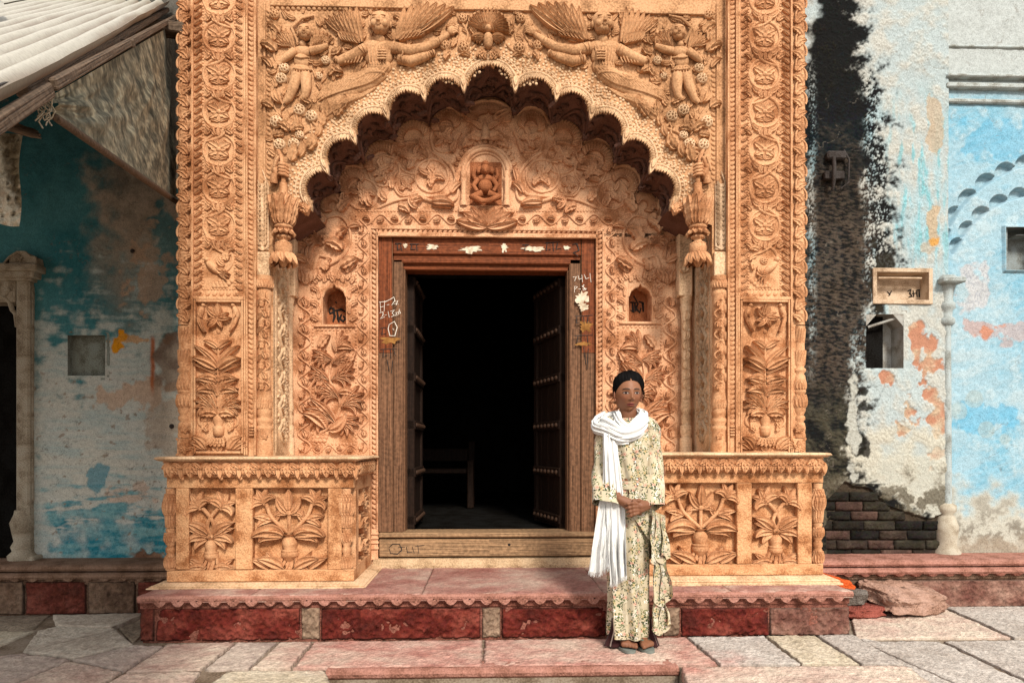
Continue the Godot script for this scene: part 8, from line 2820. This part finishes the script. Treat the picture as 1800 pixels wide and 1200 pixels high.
func girl() -> void:
	var z0 := 0.63
	var base := Vector3(Q(1106, 1138, z0).x, 0.0, z0)
	var t := thing("person", "young woman standing on the step in a cream floral dress and white scarf, hands clasped", "person", base)
	var K := func(u: float, v: float, dz: float) -> Vector3: return Q(u, v, z0 + dz)
	# ------------------------------------------------ body
	var V := PackedVector3Array()
	var N := PackedVector3Array()
	var C := PackedColorArray()
	var skin := func(p: Vector3) -> Color: return Color(0.20, 0.084, 0.045) * (0.94 + 0.12 * n3.get_noise_3dv(p * 1.5))
	# trunk, upper arms, legs under the clothes
	var bones := [
		[K.call(1104, 728, 0.0), 0.045, K.call(1104, 712, 0.012), 0.043], [K.call(1104, 742, -0.01), 0.055, K.call(1104, 728, 0.0), 0.046],
		[K.call(1068, 756, -0.005), 0.038, K.call(1142, 756, -0.005), 0.038], [K.call(1104, 765, 0), 0.085, K.call(1104, 830, 0), 0.075], [K.call(1104, 830, 0), 0.075, K.call(1104, 880, 0), 0.09],
		[K.call(1062, 762, -0.005), 0.036, K.call(1053, 826, -0.01), 0.034], [K.call(1148, 762, -0.005), 0.036, K.call(1158, 830, -0.01), 0.034],
		[K.call(1053, 826, -0.01), 0.033, K.call(1090, 878, 0.138), 0.021], [K.call(1158, 830, -0.01), 0.033, K.call(1139, 887, 0.145), 0.022],
		[K.call(1092, 885, 0), 0.075, K.call(1092, 1000, 0.0), 0.05], [K.call(1118, 885, 0), 0.075, K.call(1122, 1000, 0.0), 0.05],
		[K.call(1092, 1000, 0.0), 0.048, K.call(1094, 1118, -0.02), 0.03], [K.call(1122, 1000, 0.0), 0.048, K.call(1128, 1118, -0.02), 0.03]]
	field(bones, Vector3(base.x - 0.27, 0.03, z0 - 0.14), Vector3(base.x + 0.27, 1.42, z0 + 0.18), 0.014, 0.03, skin, V, N, C)
	# hands: palms and five fingers each, one closed over the other
	var hb := []
	var wl: Vector3 = K.call(1089, 877, 0.136)
	var wr: Vector3 = K.call(1139, 887, 0.144)
	var pl: Vector3 = K.call(1110, 889, 0.162)
	var pr: Vector3 = K.call(1126, 889, 0.180)
	hb.append([wl, 0.022, pl, 0.024])
	hb.append([wl + Vector3(0.0, -0.014, 0.0), 0.015, pl + Vector3(0.0, -0.02, 0), 0.016])
	hb.append([wr, 0.021, pr, 0.022])
	hb.append([wr + Vector3(0, -0.012, 0), 0.016, pr + Vector3(0.0, -0.022, 0), 0.017])
	for i in 4:       # fingers of the far hand, tucked behind and below
		var s: Vector3 = pl + Vector3(0.012, 0.014 - 0.0145 * i, 0.0)
		hb.append([s, 0.0092, s + Vector3(0.032, -0.006 - 0.002 * i, 0.004), 0.0085])
		hb.append([s + Vector3(0.032, -0.006 - 0.002 * i, 0.004), 0.0085, s + Vector3(0.052 - 0.003 * i, -0.016, -0.010), 0.007])
	for i in 4:       # fingers of the near hand wrap over
		var s: Vector3 = pr + Vector3(-0.014, 0.012 - 0.0165 * i, 0.006)
		var m := s + Vector3(-0.030 + 0.002 * i, 0.004 - 0.003 * i, 0.012)
		var e := m + Vector3(-0.026 + 0.003 * i, -0.003 - 0.002 * i, -0.004)
		var tip := e + Vector3(-0.014, -0.004, -0.012)
		hb.append([s, 0.0095, m, 0.0092])
		hb.append([m, 0.0092, e, 0.0082])
		hb.append([e, 0.0082, tip, 0.0068])
	hb.append([wr + Vector3(-0.012, 0.010, 0.004), 0.013, pr + Vector3(-0.012, 0.030, 0.008), 0.010])
	hb.append([pr + Vector3(-0.012, 0.030, 0.008), 0.010, pr + Vector3(-0.040, 0.032, 0.006), 0.0075])
	hb.append([wl + Vector3(0.02, 0.006, 0.008), 0.013, pl + Vector3(0.012, 0.022, 0.004), 0.0095])
	field(hb, K.call(1078, 910, 0.09), K.call(1152, 860, 0.245), 0.0042, 0.007, skin, V, N, C)
	# feet: heel, instep, ball and five toes
	var nail := Color(0.36, 0.19, 0.13)
	for s in 2:
		var fb := []
		var hx: Vector3 = Vector3(Q(1096 if s == 0 else 1126, 1138, z0).x, 0.05, z0 - 0.035)
		var dir := Vector3(0.10 if s == 0 else 0.16, 0, 1).normalized()
		var sd := Vector3(dir.z, 0, -dir.x)
		var inn := 1.0 if s == 0 else -1.0
		var ball_: Vector3 = hx + dir * 0.115 + Vector3(0, -0.012, 0)
		fb.append([hx + Vector3(0, 0.06, -0.01), 0.03, hx, 0.03])
		fb.append([hx, 0.03, hx - dir * 0.03 + Vector3(0, -0.006, 0), 0.026])
		fb.append([hx + Vector3(0, 0.025, 0), 0.026, ball_ + Vector3(0, 0.004, 0), 0.018])
		fb.append([hx, 0.026, ball_ + sd * 0.018 * inn, 0.02])
		fb.append([hx, 0.024, ball_ - sd * 0.022 * inn, 0.017])
		for k in 5:
			var o := 0.030 - 0.0155 * k
			var st := ball_ + sd * (o * inn) + Vector3(0, 0.0, 0)
			var ln := [0.040, 0.038, 0.033, 0.027, 0.021][k] as float
			var rr := [0.0125, 0.0092, 0.0086, 0.0082, 0.0078][k] as float
			var en := st + dir * (ln - 0.010 * k * 0.4) + sd * (0.002 * inn) + Vector3(0, -0.006, 0)
			fb.append([st, rr * 1.05, st.lerp(en, 0.55) + Vector3(0, 0.004, 0), rr])
			fb.append([st.lerp(en, 0.55) + Vector3(0, 0.004, 0), rr, en, rr * 0.92])
		field(fb, hx + Vector3(-0.085, -0.048, -0.075), hx + Vector3(0.085, 0.085, 0.195), 0.0046, 0.010, skin, V, N, C)
		# sandal
		var so := Acc.new()
		var out: Array[Vector3] = []
		for k in 28:
			var a := TAU * k / 28.0
			var l := cos(a)
			var w := 0.043 + 0.008 * l
			out.append(hx + dir * (0.062 + 0.118 * l) + sd * (w * sin(a)) + Vector3(0, -0.034, 0))
		var ctr := hx + dir * 0.062 + Vector3(0, -0.034, 0)
		for k in 28:
			var p := out[k]
			var q := out[(k + 1) % 28]
			var dn := Vector3(0, -0.0155, 0)
			so.tri(ctr, p, q, Vector3.UP, Vector3.UP, Vector3.UP)
			so.quad(q + dn, q, p, p + dn)
		part("sandal_sole", so, mat(sc(0.16, 0.175, 0.155), 0.7), t)
		var sp := Acc.new()
		for e: float in [-1.0, 1.0]:
			var pts := PackedVector3Array()
			for k in 7:
				var q := k / 6.0
				pts.append((ball_ + sd * (0.012 * inn) + dir * 0.012 + Vector3(0, 0.012, 0)).lerp(hx + dir * 0.055 + sd * (0.043 * e) + Vector3(0, -0.03, 0), q) + Vector3(0, 0.024 * sin(PI * q * 0.85), 0))
			sp.tube(pts, PackedFloat32Array([0.006, 0.010, 0.012, 0.012, 0.012, 0.011, 0.010]), 8, Vector3.UP, 0.35)
		part("sandal_strap", sp, mat(sc(0.10, 0.125, 0.10), 0.5), t)
	# head
	var hc: Vector3 = K.call(1103.5, 690.6, 0.022)
	var hb_ := Basis(Vector3(0, 1, 0), 0.06) * Basis(Vector3(0, 0, 1), 0.0)
	var nu := 190
	var nv := 190
	var g: Array[Vector3] = []
	for j in nv + 1:
		for i in nu + 1:
			var x := lerpf(-1.0, 1.0, float(i) / nu)
			g.append(head_point(PI * (0.42 * x + 0.58 * x * x * x), lerpf(-PI * 0.5, PI * 0.5, float(j) / nv)))
	for j in nv:
		for i in nu:
			var a := j * (nu + 1) + i
			var q := [a, a + nu + 2, a + 1, a, a + nu + 1, a + nu + 2]
			for k in q:
				var col = k % (nu + 1)
				var row = k / (nu + 1)
				var dx := g[row * (nu + 1) + (col + 1 if col < nu else 1)] - g[row * (nu + 1) + (col - 1 if col > 0 else nu - 1)]
				var dy := g[mini(row + 1, nv) * (nu + 1) + col] - g[maxi(row - 1, 0) * (nu + 1) + col]
				var n := dx.cross(dy)
				n = n.normalized() if n.length_squared() > 1e-18 else g[k].normalized()
				V.append(hc + hb_ * g[k]); N.append(hb_ * n); C.append(head_colour(g[k]))
	# ears
	var ea := Acc.new()
	for s: float in [-1.0, 1.0]:
		ea.fit(L.ball, Transform3D(Basis(Vector3(0, 1, 0), 0.5 * s) * Basis.from_scale(Vector3(0.008, 0.029, 0.017)), hc + hb_ * Vector3(0.074 * s, -0.012, 0.004)))
		ea.fit(L.ball, Transform3D(Basis.from_scale(Vector3(0.007, 0.009, 0.008)), hc + hb_ * Vector3(0.073 * s, -0.042, 0.010)))
	for i in ea.v.size():
		V.append(ea.v[i]); N.append(ea.n[i].normalized()); C.append(Color(0.20, 0.08, 0.045))
	var am := ArrayMesh.new()
	var ar := []
	ar.resize(Mesh.ARRAY_MAX)
	ar[Mesh.ARRAY_VERTEX] = V
	ar[Mesh.ARRAY_NORMAL] = N
	ar[Mesh.ARRAY_COLOR] = C
	am.add_surface_from_arrays(Mesh.PRIMITIVE_TRIANGLES, ar)
	var sk := StandardMaterial3D.new()
	sk.vertex_color_use_as_albedo = true
	sk.roughness = 0.5
	sk.metallic_specular = 0.35
	part("body", am, sk, t)
	# hair: drawn back from a middle parting, tied low behind
	var hv := PackedVector3Array()
	var hu := 120
	var hw := 70
	for j in hw + 1:
		for i in hu + 1:
			var lon := -PI + TAU * i / hu
			var al := absf(lon)
			# hairline: high over the brow, down past the temples, low behind
			var lo := 0.60
			if al < 0.62: lo = lerpf(0.60, 0.52, pow(al / 0.62, 2.0))
			elif al < 1.42: lo = lerpf(0.52, -0.10, pow((al - 0.62) / 0.80, 1.2))
			elif al < 1.75: lo = lerpf(-0.10, 0.02, (al - 1.42) / 0.33)
			else: lo = lerpf(0.02, -0.75, minf((al - 1.75) / 0.5, 1.0))
			var lat := lerpf(lo, PI * 0.5, float(j) / hw)
			var p := head_point(lon, lat)
			var d := p.normalized()
			var strand := 0.0012 * sin(lon * 46.0 + 5.0 * sin(lat * 5.0)) + 0.0012 * sin(lon * 23.0 + lat * 9.0)
			var th := 0.012 * smoothstep(0.0, 0.5, float(j) / hw) + 0.0014 + strand * smoothstep(0.0, 0.2, float(j) / hw)
			th += 0.011 * smoothstep(0.55, 1.1, al) * smoothstep(2.0, 1.4, al) * smoothstep(0.02, 0.25, float(j) / hw) * smoothstep(0.9, 0.3, float(j) / hw)
			th -= 0.005 * exp(-pow(lon / 0.05, 2.0)) * smoothstep(0.3, 0.9, d.z + 0.3)
			if lon > 0.7 and lon < 1.7: th += 0.004 * smoothstep(-0.3, 0.3, lat)
			hv.append(hc + hb_ * (p + d * th))
	var hair := mat(sc(0.004, 0.0035, 0.0035), 0.55)
	hair.metallic_specular = 0.12
	var ho := part("hair", sheet(hu, hw, hv, PackedColorArray(), func(_i, _j): return false), hair, t)
	var bun := Acc.new()
	bun.fit(L.ball, Transform3D(Basis.from_scale(Vector3(0.045, 0.05, 0.04)), hc + Vector3(0.01, -0.045, -0.10)))
	for i in 16:
		var a := 1.0 + 0.05 * i
		var p0 := hc + hb_ * (head_point(a, 0.25 - 0.03 * i) * 1.09)
		bun.tube(PackedVector3Array([p0, p0 + Vector3(0.006 + 0.001 * (i % 5), -0.012, -0.002), p0 + Vector3(0.007 + 0.002 * (i % 4), -0.032 - 0.002 * (i % 3), 0.0)]), PackedFloat32Array([0.0016, 0.0012, 0.0004]), 4)
	part("tied_hair", bun, hair, t)
	# ------------------------------------------------ clothes
	var print_ := cloth_pic()
	var dressm := uvmat(print_, 0.85, Vector3.ONE)
	var R := func(u: float, v: float, dz: float, rx: float, rz: float) -> Array: return [K.call(u, v, dz), rx, rz]
	var rings := [R.call(1104, 1116, 0.0, 0.102, 0.110), R.call(1104, 1090, 0.0, 0.103, 0.110), R.call(1104, 1040, 0.0, 0.106, 0.105), R.call(1104, 990, 0.0, 0.114, 0.105), R.call(1105, 940, 0.0, 0.118, 0.108), R.call(1107, 900, 0.0, 0.124, 0.106), R.call(1108, 865, 0.0, 0.112, 0.092), R.call(1107, 845, 0.0, 0.104, 0.088), R.call(1105, 820, 0.0, 0.110, 0.096), R.call(1104, 790, 0.0, 0.128, 0.102), R.call(1104, 765, -0.003, 0.136, 0.094), R.call(1104, 750, -0.006, 0.130, 0.080), R.call(1104, 741, -0.008, 0.100, 0.066), R.call(1104, 735, -0.008, 0.062, 0.058)]
	var fd := func(a: float, q: float) -> float:
		var low := smoothstep(0.55, 0.0, q)
		var f := 0.018 * low * sin(a * 6.0 + 1.5 * sin(q * 5.0)) + 0.005 * low * sin(a * 13.0 + q * 4.0)
		f += 0.0055 * smoothstep(0.35, 0.5, q) * sin(a * 11.0 + 16.0 * q) * smoothstep(0.95, 0.8, q)
		f -= 0.007 * exp(-pow((q - 0.535) / 0.016, 2.0))
		f += 0.006 * exp(-pow((q - 0.50) / 0.02, 2.0)) * (0.6 + 0.4 * sin(a * 17.0))
		return f + 0.006 * n2.get_noise_3d(a * 0.5, q * 1.2, 3.0)
	var dr := part("dress", loft(rings, 150, 190, fd, 0.72), dressm, t)
	# belt
	var bl := [R.call(1107, 858, 0.0, 0.112, 0.096), R.call(1107, 851, 0.0, 0.1115, 0.0965), R.call(1107, 844, 0.0, 0.1105, 0.096)]
	part("sash", loft(bl, 60, 6, func(_a, _q): return 0.004, 0.72), uvmat(print_, 0.85, Vector3(1, 1.6, 1)), t)
	# row of small buttons
	var bt := Acc.new()
	for q in [[1114, 789], [1117, 812], [1120, 842], [1113, 770], [1121, 851]]: bt.fit(L.ball, Transform3D(Basis.from_scale(Vector3(0.005, 0.005, 0.004)), K.call(q[0], q[1], 0.102)))
	part("pearl_button", bt, mat(sc(0.8, 0.78, 0.74), 0.3), dr)
	# sleeves, wide at the cuff
	for s in 2:
		var sr: Array
		if s == 0:
			sr = [[K.call(1068, 892, 0.104), 0.086, 0.070], [K.call(1065, 864, 0.070), 0.080, 0.066], [K.call(1060, 836, 0.022), 0.066, 0.060], [K.call(1059, 800, 0.0), 0.046, 0.052], [K.call(1061, 770, -0.006), 0.046, 0.052], [K.call(1065, 752, -0.004), 0.046, 0.052], [K.call(1078, 741, -0.004), 0.042, 0.050]]
		else:
			sr = [[K.call(1142, 898, 0.112), 0.076, 0.070], [K.call(1145, 868, 0.074), 0.070, 0.066], [K.call(1148, 838, 0.02), 0.062, 0.060], [K.call(1148, 800, 0.0), 0.048, 0.054], [K.call(1147, 770, -0.006), 0.046, 0.052], [K.call(1144, 752, -0.004), 0.050, 0.054], [K.call(1132, 741, -0.004), 0.042, 0.050]]
		var tilt := -1.0 if s == 0 else 1.0
		var sf := func(a: float, q: float) -> float: return 0.006 * smoothstep(0.7, 0.0, q) * sin(a * 5.0 + 2.0 * q + s) + 0.004 * sin(a * 3.0 + 22.0 * q) * smoothstep(0.1, 0.4, q) * smoothstep(1.0, 0.7, q)
		part("sleeve", loft(sr, 60, 70, sf, 0.42, -PI, PI, func(a: float) -> float: return 0.035 + 0.05 * sin(a) * tilt), dressm, t)
	# overskirt with a slanting hem, and the ruffles that hang from it at her left side
	var ov := [R.call(1106, 985, 0.004, 0.140, 0.124), R.call(1107, 950, 0.004, 0.142, 0.124), R.call(1108, 915, 0.004, 0.142, 0.120), R.call(1108, 880, 0.002, 0.130, 0.106), R.call(1107, 850, 0.0, 0.110, 0.094)]
	part("overskirt", loft(ov, 90, 40, func(a: float, q: float) -> float: return 0.007 * (1.0 - q) * sin(a * 9.0 + q * 3.0), 0.78, -0.2, PI, func(a: float) -> float: return clampf(0.62 - 0.52 * (a + 0.2) / 1.35, 0.02, 0.62)), dressm, t)
	for k in 3:
		var rv := PackedVector3Array()
		var ru := PackedVector2Array()
		var top: float = [896.0, 968.0, 1040.0][k]
		var bot: float = [988.0, 1062.0, 1112.0][k]
		for j in 31:
			for i in 61:
				var q := i / 60.0
				var w := j / 30.0
				var u := lerpf(1146.0 + 2.0 * k, 1174.0 + 1.0 * k, q) + (5.0 + 3.0 * q) * sin(q * 13.0 + k * 1.7) * (1.0 - w) + (1.0 - w) * lerpf(-2.0, 3.0, q) - 6.0 * w * q + 1.5 * sin(w * 9.0 + q * 5.0)
				var v := lerpf(bot - 12.0 * q * q + 6.0 * sin(q * 15.0 + k * 2.0), top + 10.0 * q, w)
				var dz := lerpf(0.112, 0.03, q) + 0.036 * cos(q * 16.0 + k * 1.7) * (1.0 - 0.75 * w) + 0.01 * (2 - k)
				rv.append(K.call(u, v, dz))
				ru.append(Vector2(q * 0.6 + k * 0.2, v * 0.0077))
		part("ruffle", sheet(60, 30, rv, PackedColorArray(), func(_i, _j): return false, ru), dressm, t)
	# striped trousers below the hem
	var st := Image.create(64, 8, false, Image.FORMAT_RGB8)
	st.fill(sc(0.035, 0.012, 0.012))
	st.fill_rect(Rect2i(0, 0, 12, 8), sc(0.45, 0.36, 0.30))
	var tm := uvmat(ImageTexture.create_from_image(st), 0.9, Vector3(9, 1, 1))
	for s in 2:
		var u := 1090.0 if s == 0 else 1131.0
		var tr := [R.call(u, 1134, -0.005, 0.088, 0.066), R.call(u, 1124, -0.008, 0.078, 0.062), R.call(u, 1105, -0.01, 0.055, 0.05), R.call(u, 1085, -0.01, 0.05, 0.05)]
		part("trouser_leg", loft(tr, 70, 20, func(a: float, q: float) -> float: return 0.008 * (1.0 - q) * sin(a * 8.0 + s), 0.3), tm, t)
	# ------------------------------------------------ scarf
	var sm := mat(sc(0.68, 0.675, 0.66), 0.95, null, (M.sand as StandardMaterial3D).heightmap_texture, 0.12, Vector3.ONE * 5.0)
	sm.cull_mode = BaseMaterial3D.CULL_DISABLED
	sm.rim_enabled = true
	sm.rim = 0.3
	var wrap := func(path: Array, w: float, d: float, seed_: float) -> Array:
		# a gathered band of cloth: path points [u, v, dz, width factor]
		var vs := PackedVector3Array()
		var n := path.size()
		var m := 70
		var sides := 40
		var cs: Array[Vector3] = []
		for j in m + 1:
			var q := float(j) / m * (n - 1)
			var k := mini(int(q), n - 2)
			var f := q - k
			cs.append((K.call(path[k][0], path[k][1], path[k][2]) as Vector3).cubic_interpolate(K.call(path[k + 1][0], path[k + 1][1], path[k + 1][2]), K.call(path[maxi(k - 1, 0)][0], path[maxi(k - 1, 0)][1], path[maxi(k - 1, 0)][2]), K.call(path[mini(k + 2, n - 1)][0], path[mini(k + 2, n - 1)][1], path[mini(k + 2, n - 1)][2]), f))
		var ctr: Vector3 = K.call(1104, 745, 0.0)
		for j in m + 1:
			var ax := (cs[mini(j + 1, m)] - cs[maxi(j - 1, 0)]).normalized()
			var outw := cs[j] - ctr
			outw.y *= 0.3
			outw = (outw - ax * outw.dot(ax)).normalized()
			var sd := ax.cross(outw).normalized()
			var q := float(j) / m * (n - 1)
			var k := mini(int(q), n - 2)
			var wf := lerpf(path[k][3], path[k + 1][3], q - k)
			for i in sides + 1:
				var a := TAU * i / sides
				var rp := 0.0055 * sin(a * 8.0 + seed_ + 1.6 * sin(j * 0.13 + seed_)) + 0.0035 * sin(a * 15.0 + j * 0.09) + 0.004 * n2.get_noise_3d(a * 0.8, j * 0.02, seed_)
				vs.append(cs[j] + sd * (cos(a) * (w * wf + rp)) + outw * (sin(a) * (d * wf + rp)))
		return [vs, sides, m]
	var parts_ := [[[[1110, 728, -0.075, 0.8], [1076, 733, -0.05, 0.9], [1060, 742, 0.0, 1.0], [1070, 750, 0.062, 1.15], [1095, 764, 0.100, 1.2], [1118, 758, 0.098, 1.1], [1133, 742, 0.055, 1.0], [1132, 730, -0.02, 0.9], [1110, 726, -0.07, 0.8]], 0.034, 0.017, 0.0],
		[[[1084, 726, 0.018, 0.8], [1088, 742, 0.07, 0.9], [1102, 754, 0.092, 1.0], [1118, 746, 0.085, 1.0], [1128, 730, 0.05, 0.9], [1122, 722, 0.0, 0.7]], 0.026, 0.014, 2.0],
		[[[1064, 730, -0.045, 0.8], [1048, 740, -0.01, 1.0], [1046, 750, 0.03, 1.0], [1062, 757, 0.066, 1.0], [1086, 771, 0.100, 1.0], [1106, 772, 0.108, 0.7]], 0.030, 0.013, 4.0]]
	var sco := thing("scarf", "long white cotton scarf wound round the young woman's neck with one end hanging down", "scarf", K.call(1104, 750, 0.0))
	for q in parts_:
		var r: Array = wrap.call(q[0], q[1], q[2], q[3])
		var o := part("neck_wrap", sheet(r[1], r[2], r[0], PackedColorArray(), func(_i, _j): return false), sm, sco)
	# the hanging end
	for k in 2:
		var hv2 := PackedVector3Array()
		for j in 101:
			for i in 51:
				var q := i / 50.0
				var w := j / 100.0
				var v := lerpf(1018.0 if k == 1 else 1003.0, 762.0, w)
				var ul: float
				var ur: float
				if k == 1:
					ul = lerpf(1073, 1066, clampf((1018 - v) / 120.0, 0, 1)) if v > 898 else lerpf(1066, 1062, clampf((898 - v) / 130.0, 0, 1))
					ur = lerpf(1102, 1099, clampf((1018 - v) / 120.0, 0, 1)) if v > 898 else lerpf(1099, 1084, clampf((898 - v) / 130.0, 0, 1))
				else:
					ul = lerpf(1035, 1050, clampf((1003 - v) / 100.0, 0, 1)) if v > 903 else lerpf(1050, 1060, clampf((903 - v) / 60.0, 0, 1))
					ur = lerpf(1076, 1080, clampf((1003 - v) / 100.0, 0, 1))
				var vv := v + (6.0 * sin(q * 4.0 + k) - 7.0 * q * (1 - k)) * (1.0 - w)
				var dz := 0.114 + 0.008 * k + 0.025 * smoothstep(905, 960, v) - 0.03 * smoothstep(800, 762, v)
				dz += (0.006 + 0.012 * smoothstep(0.5, 0.1, w)) * (sin(q * 17.0 + k * 2.0 + 1.2 * sin(w * 4.0)) + 0.5 * sin(q * 31.0 + 2.0 * sin(w * 6.0 + k)) + 1.2 * n2.get_noise_3d(q * 1.2, w * 0.8, k)) - 0.03 * (1 - k) * (1 - q) * (1 - w)
				hv2.append(K.call(lerpf(ul, ur, q), vv, dz))
		var o := part("hanging_end", sheet(50, 100, hv2, PackedColorArray(), func(_i, _j): return false), sm, sco)
		var fr := Acc.new()
		for i in 34:
			var p := hv2[i * 50 / 33]
			fr.tube(PackedVector3Array([p, p + Vector3(0.001 * (i % 3 - 1), -0.012, 0), p + Vector3(0.003 * (i % 4 - 1.5), -0.022 - 0.003 * (i % 3), 0)]), PackedFloat32Array([0.0018, 0.0015, 0.0008]), 4)
		part("fringe", fr, sm, o)
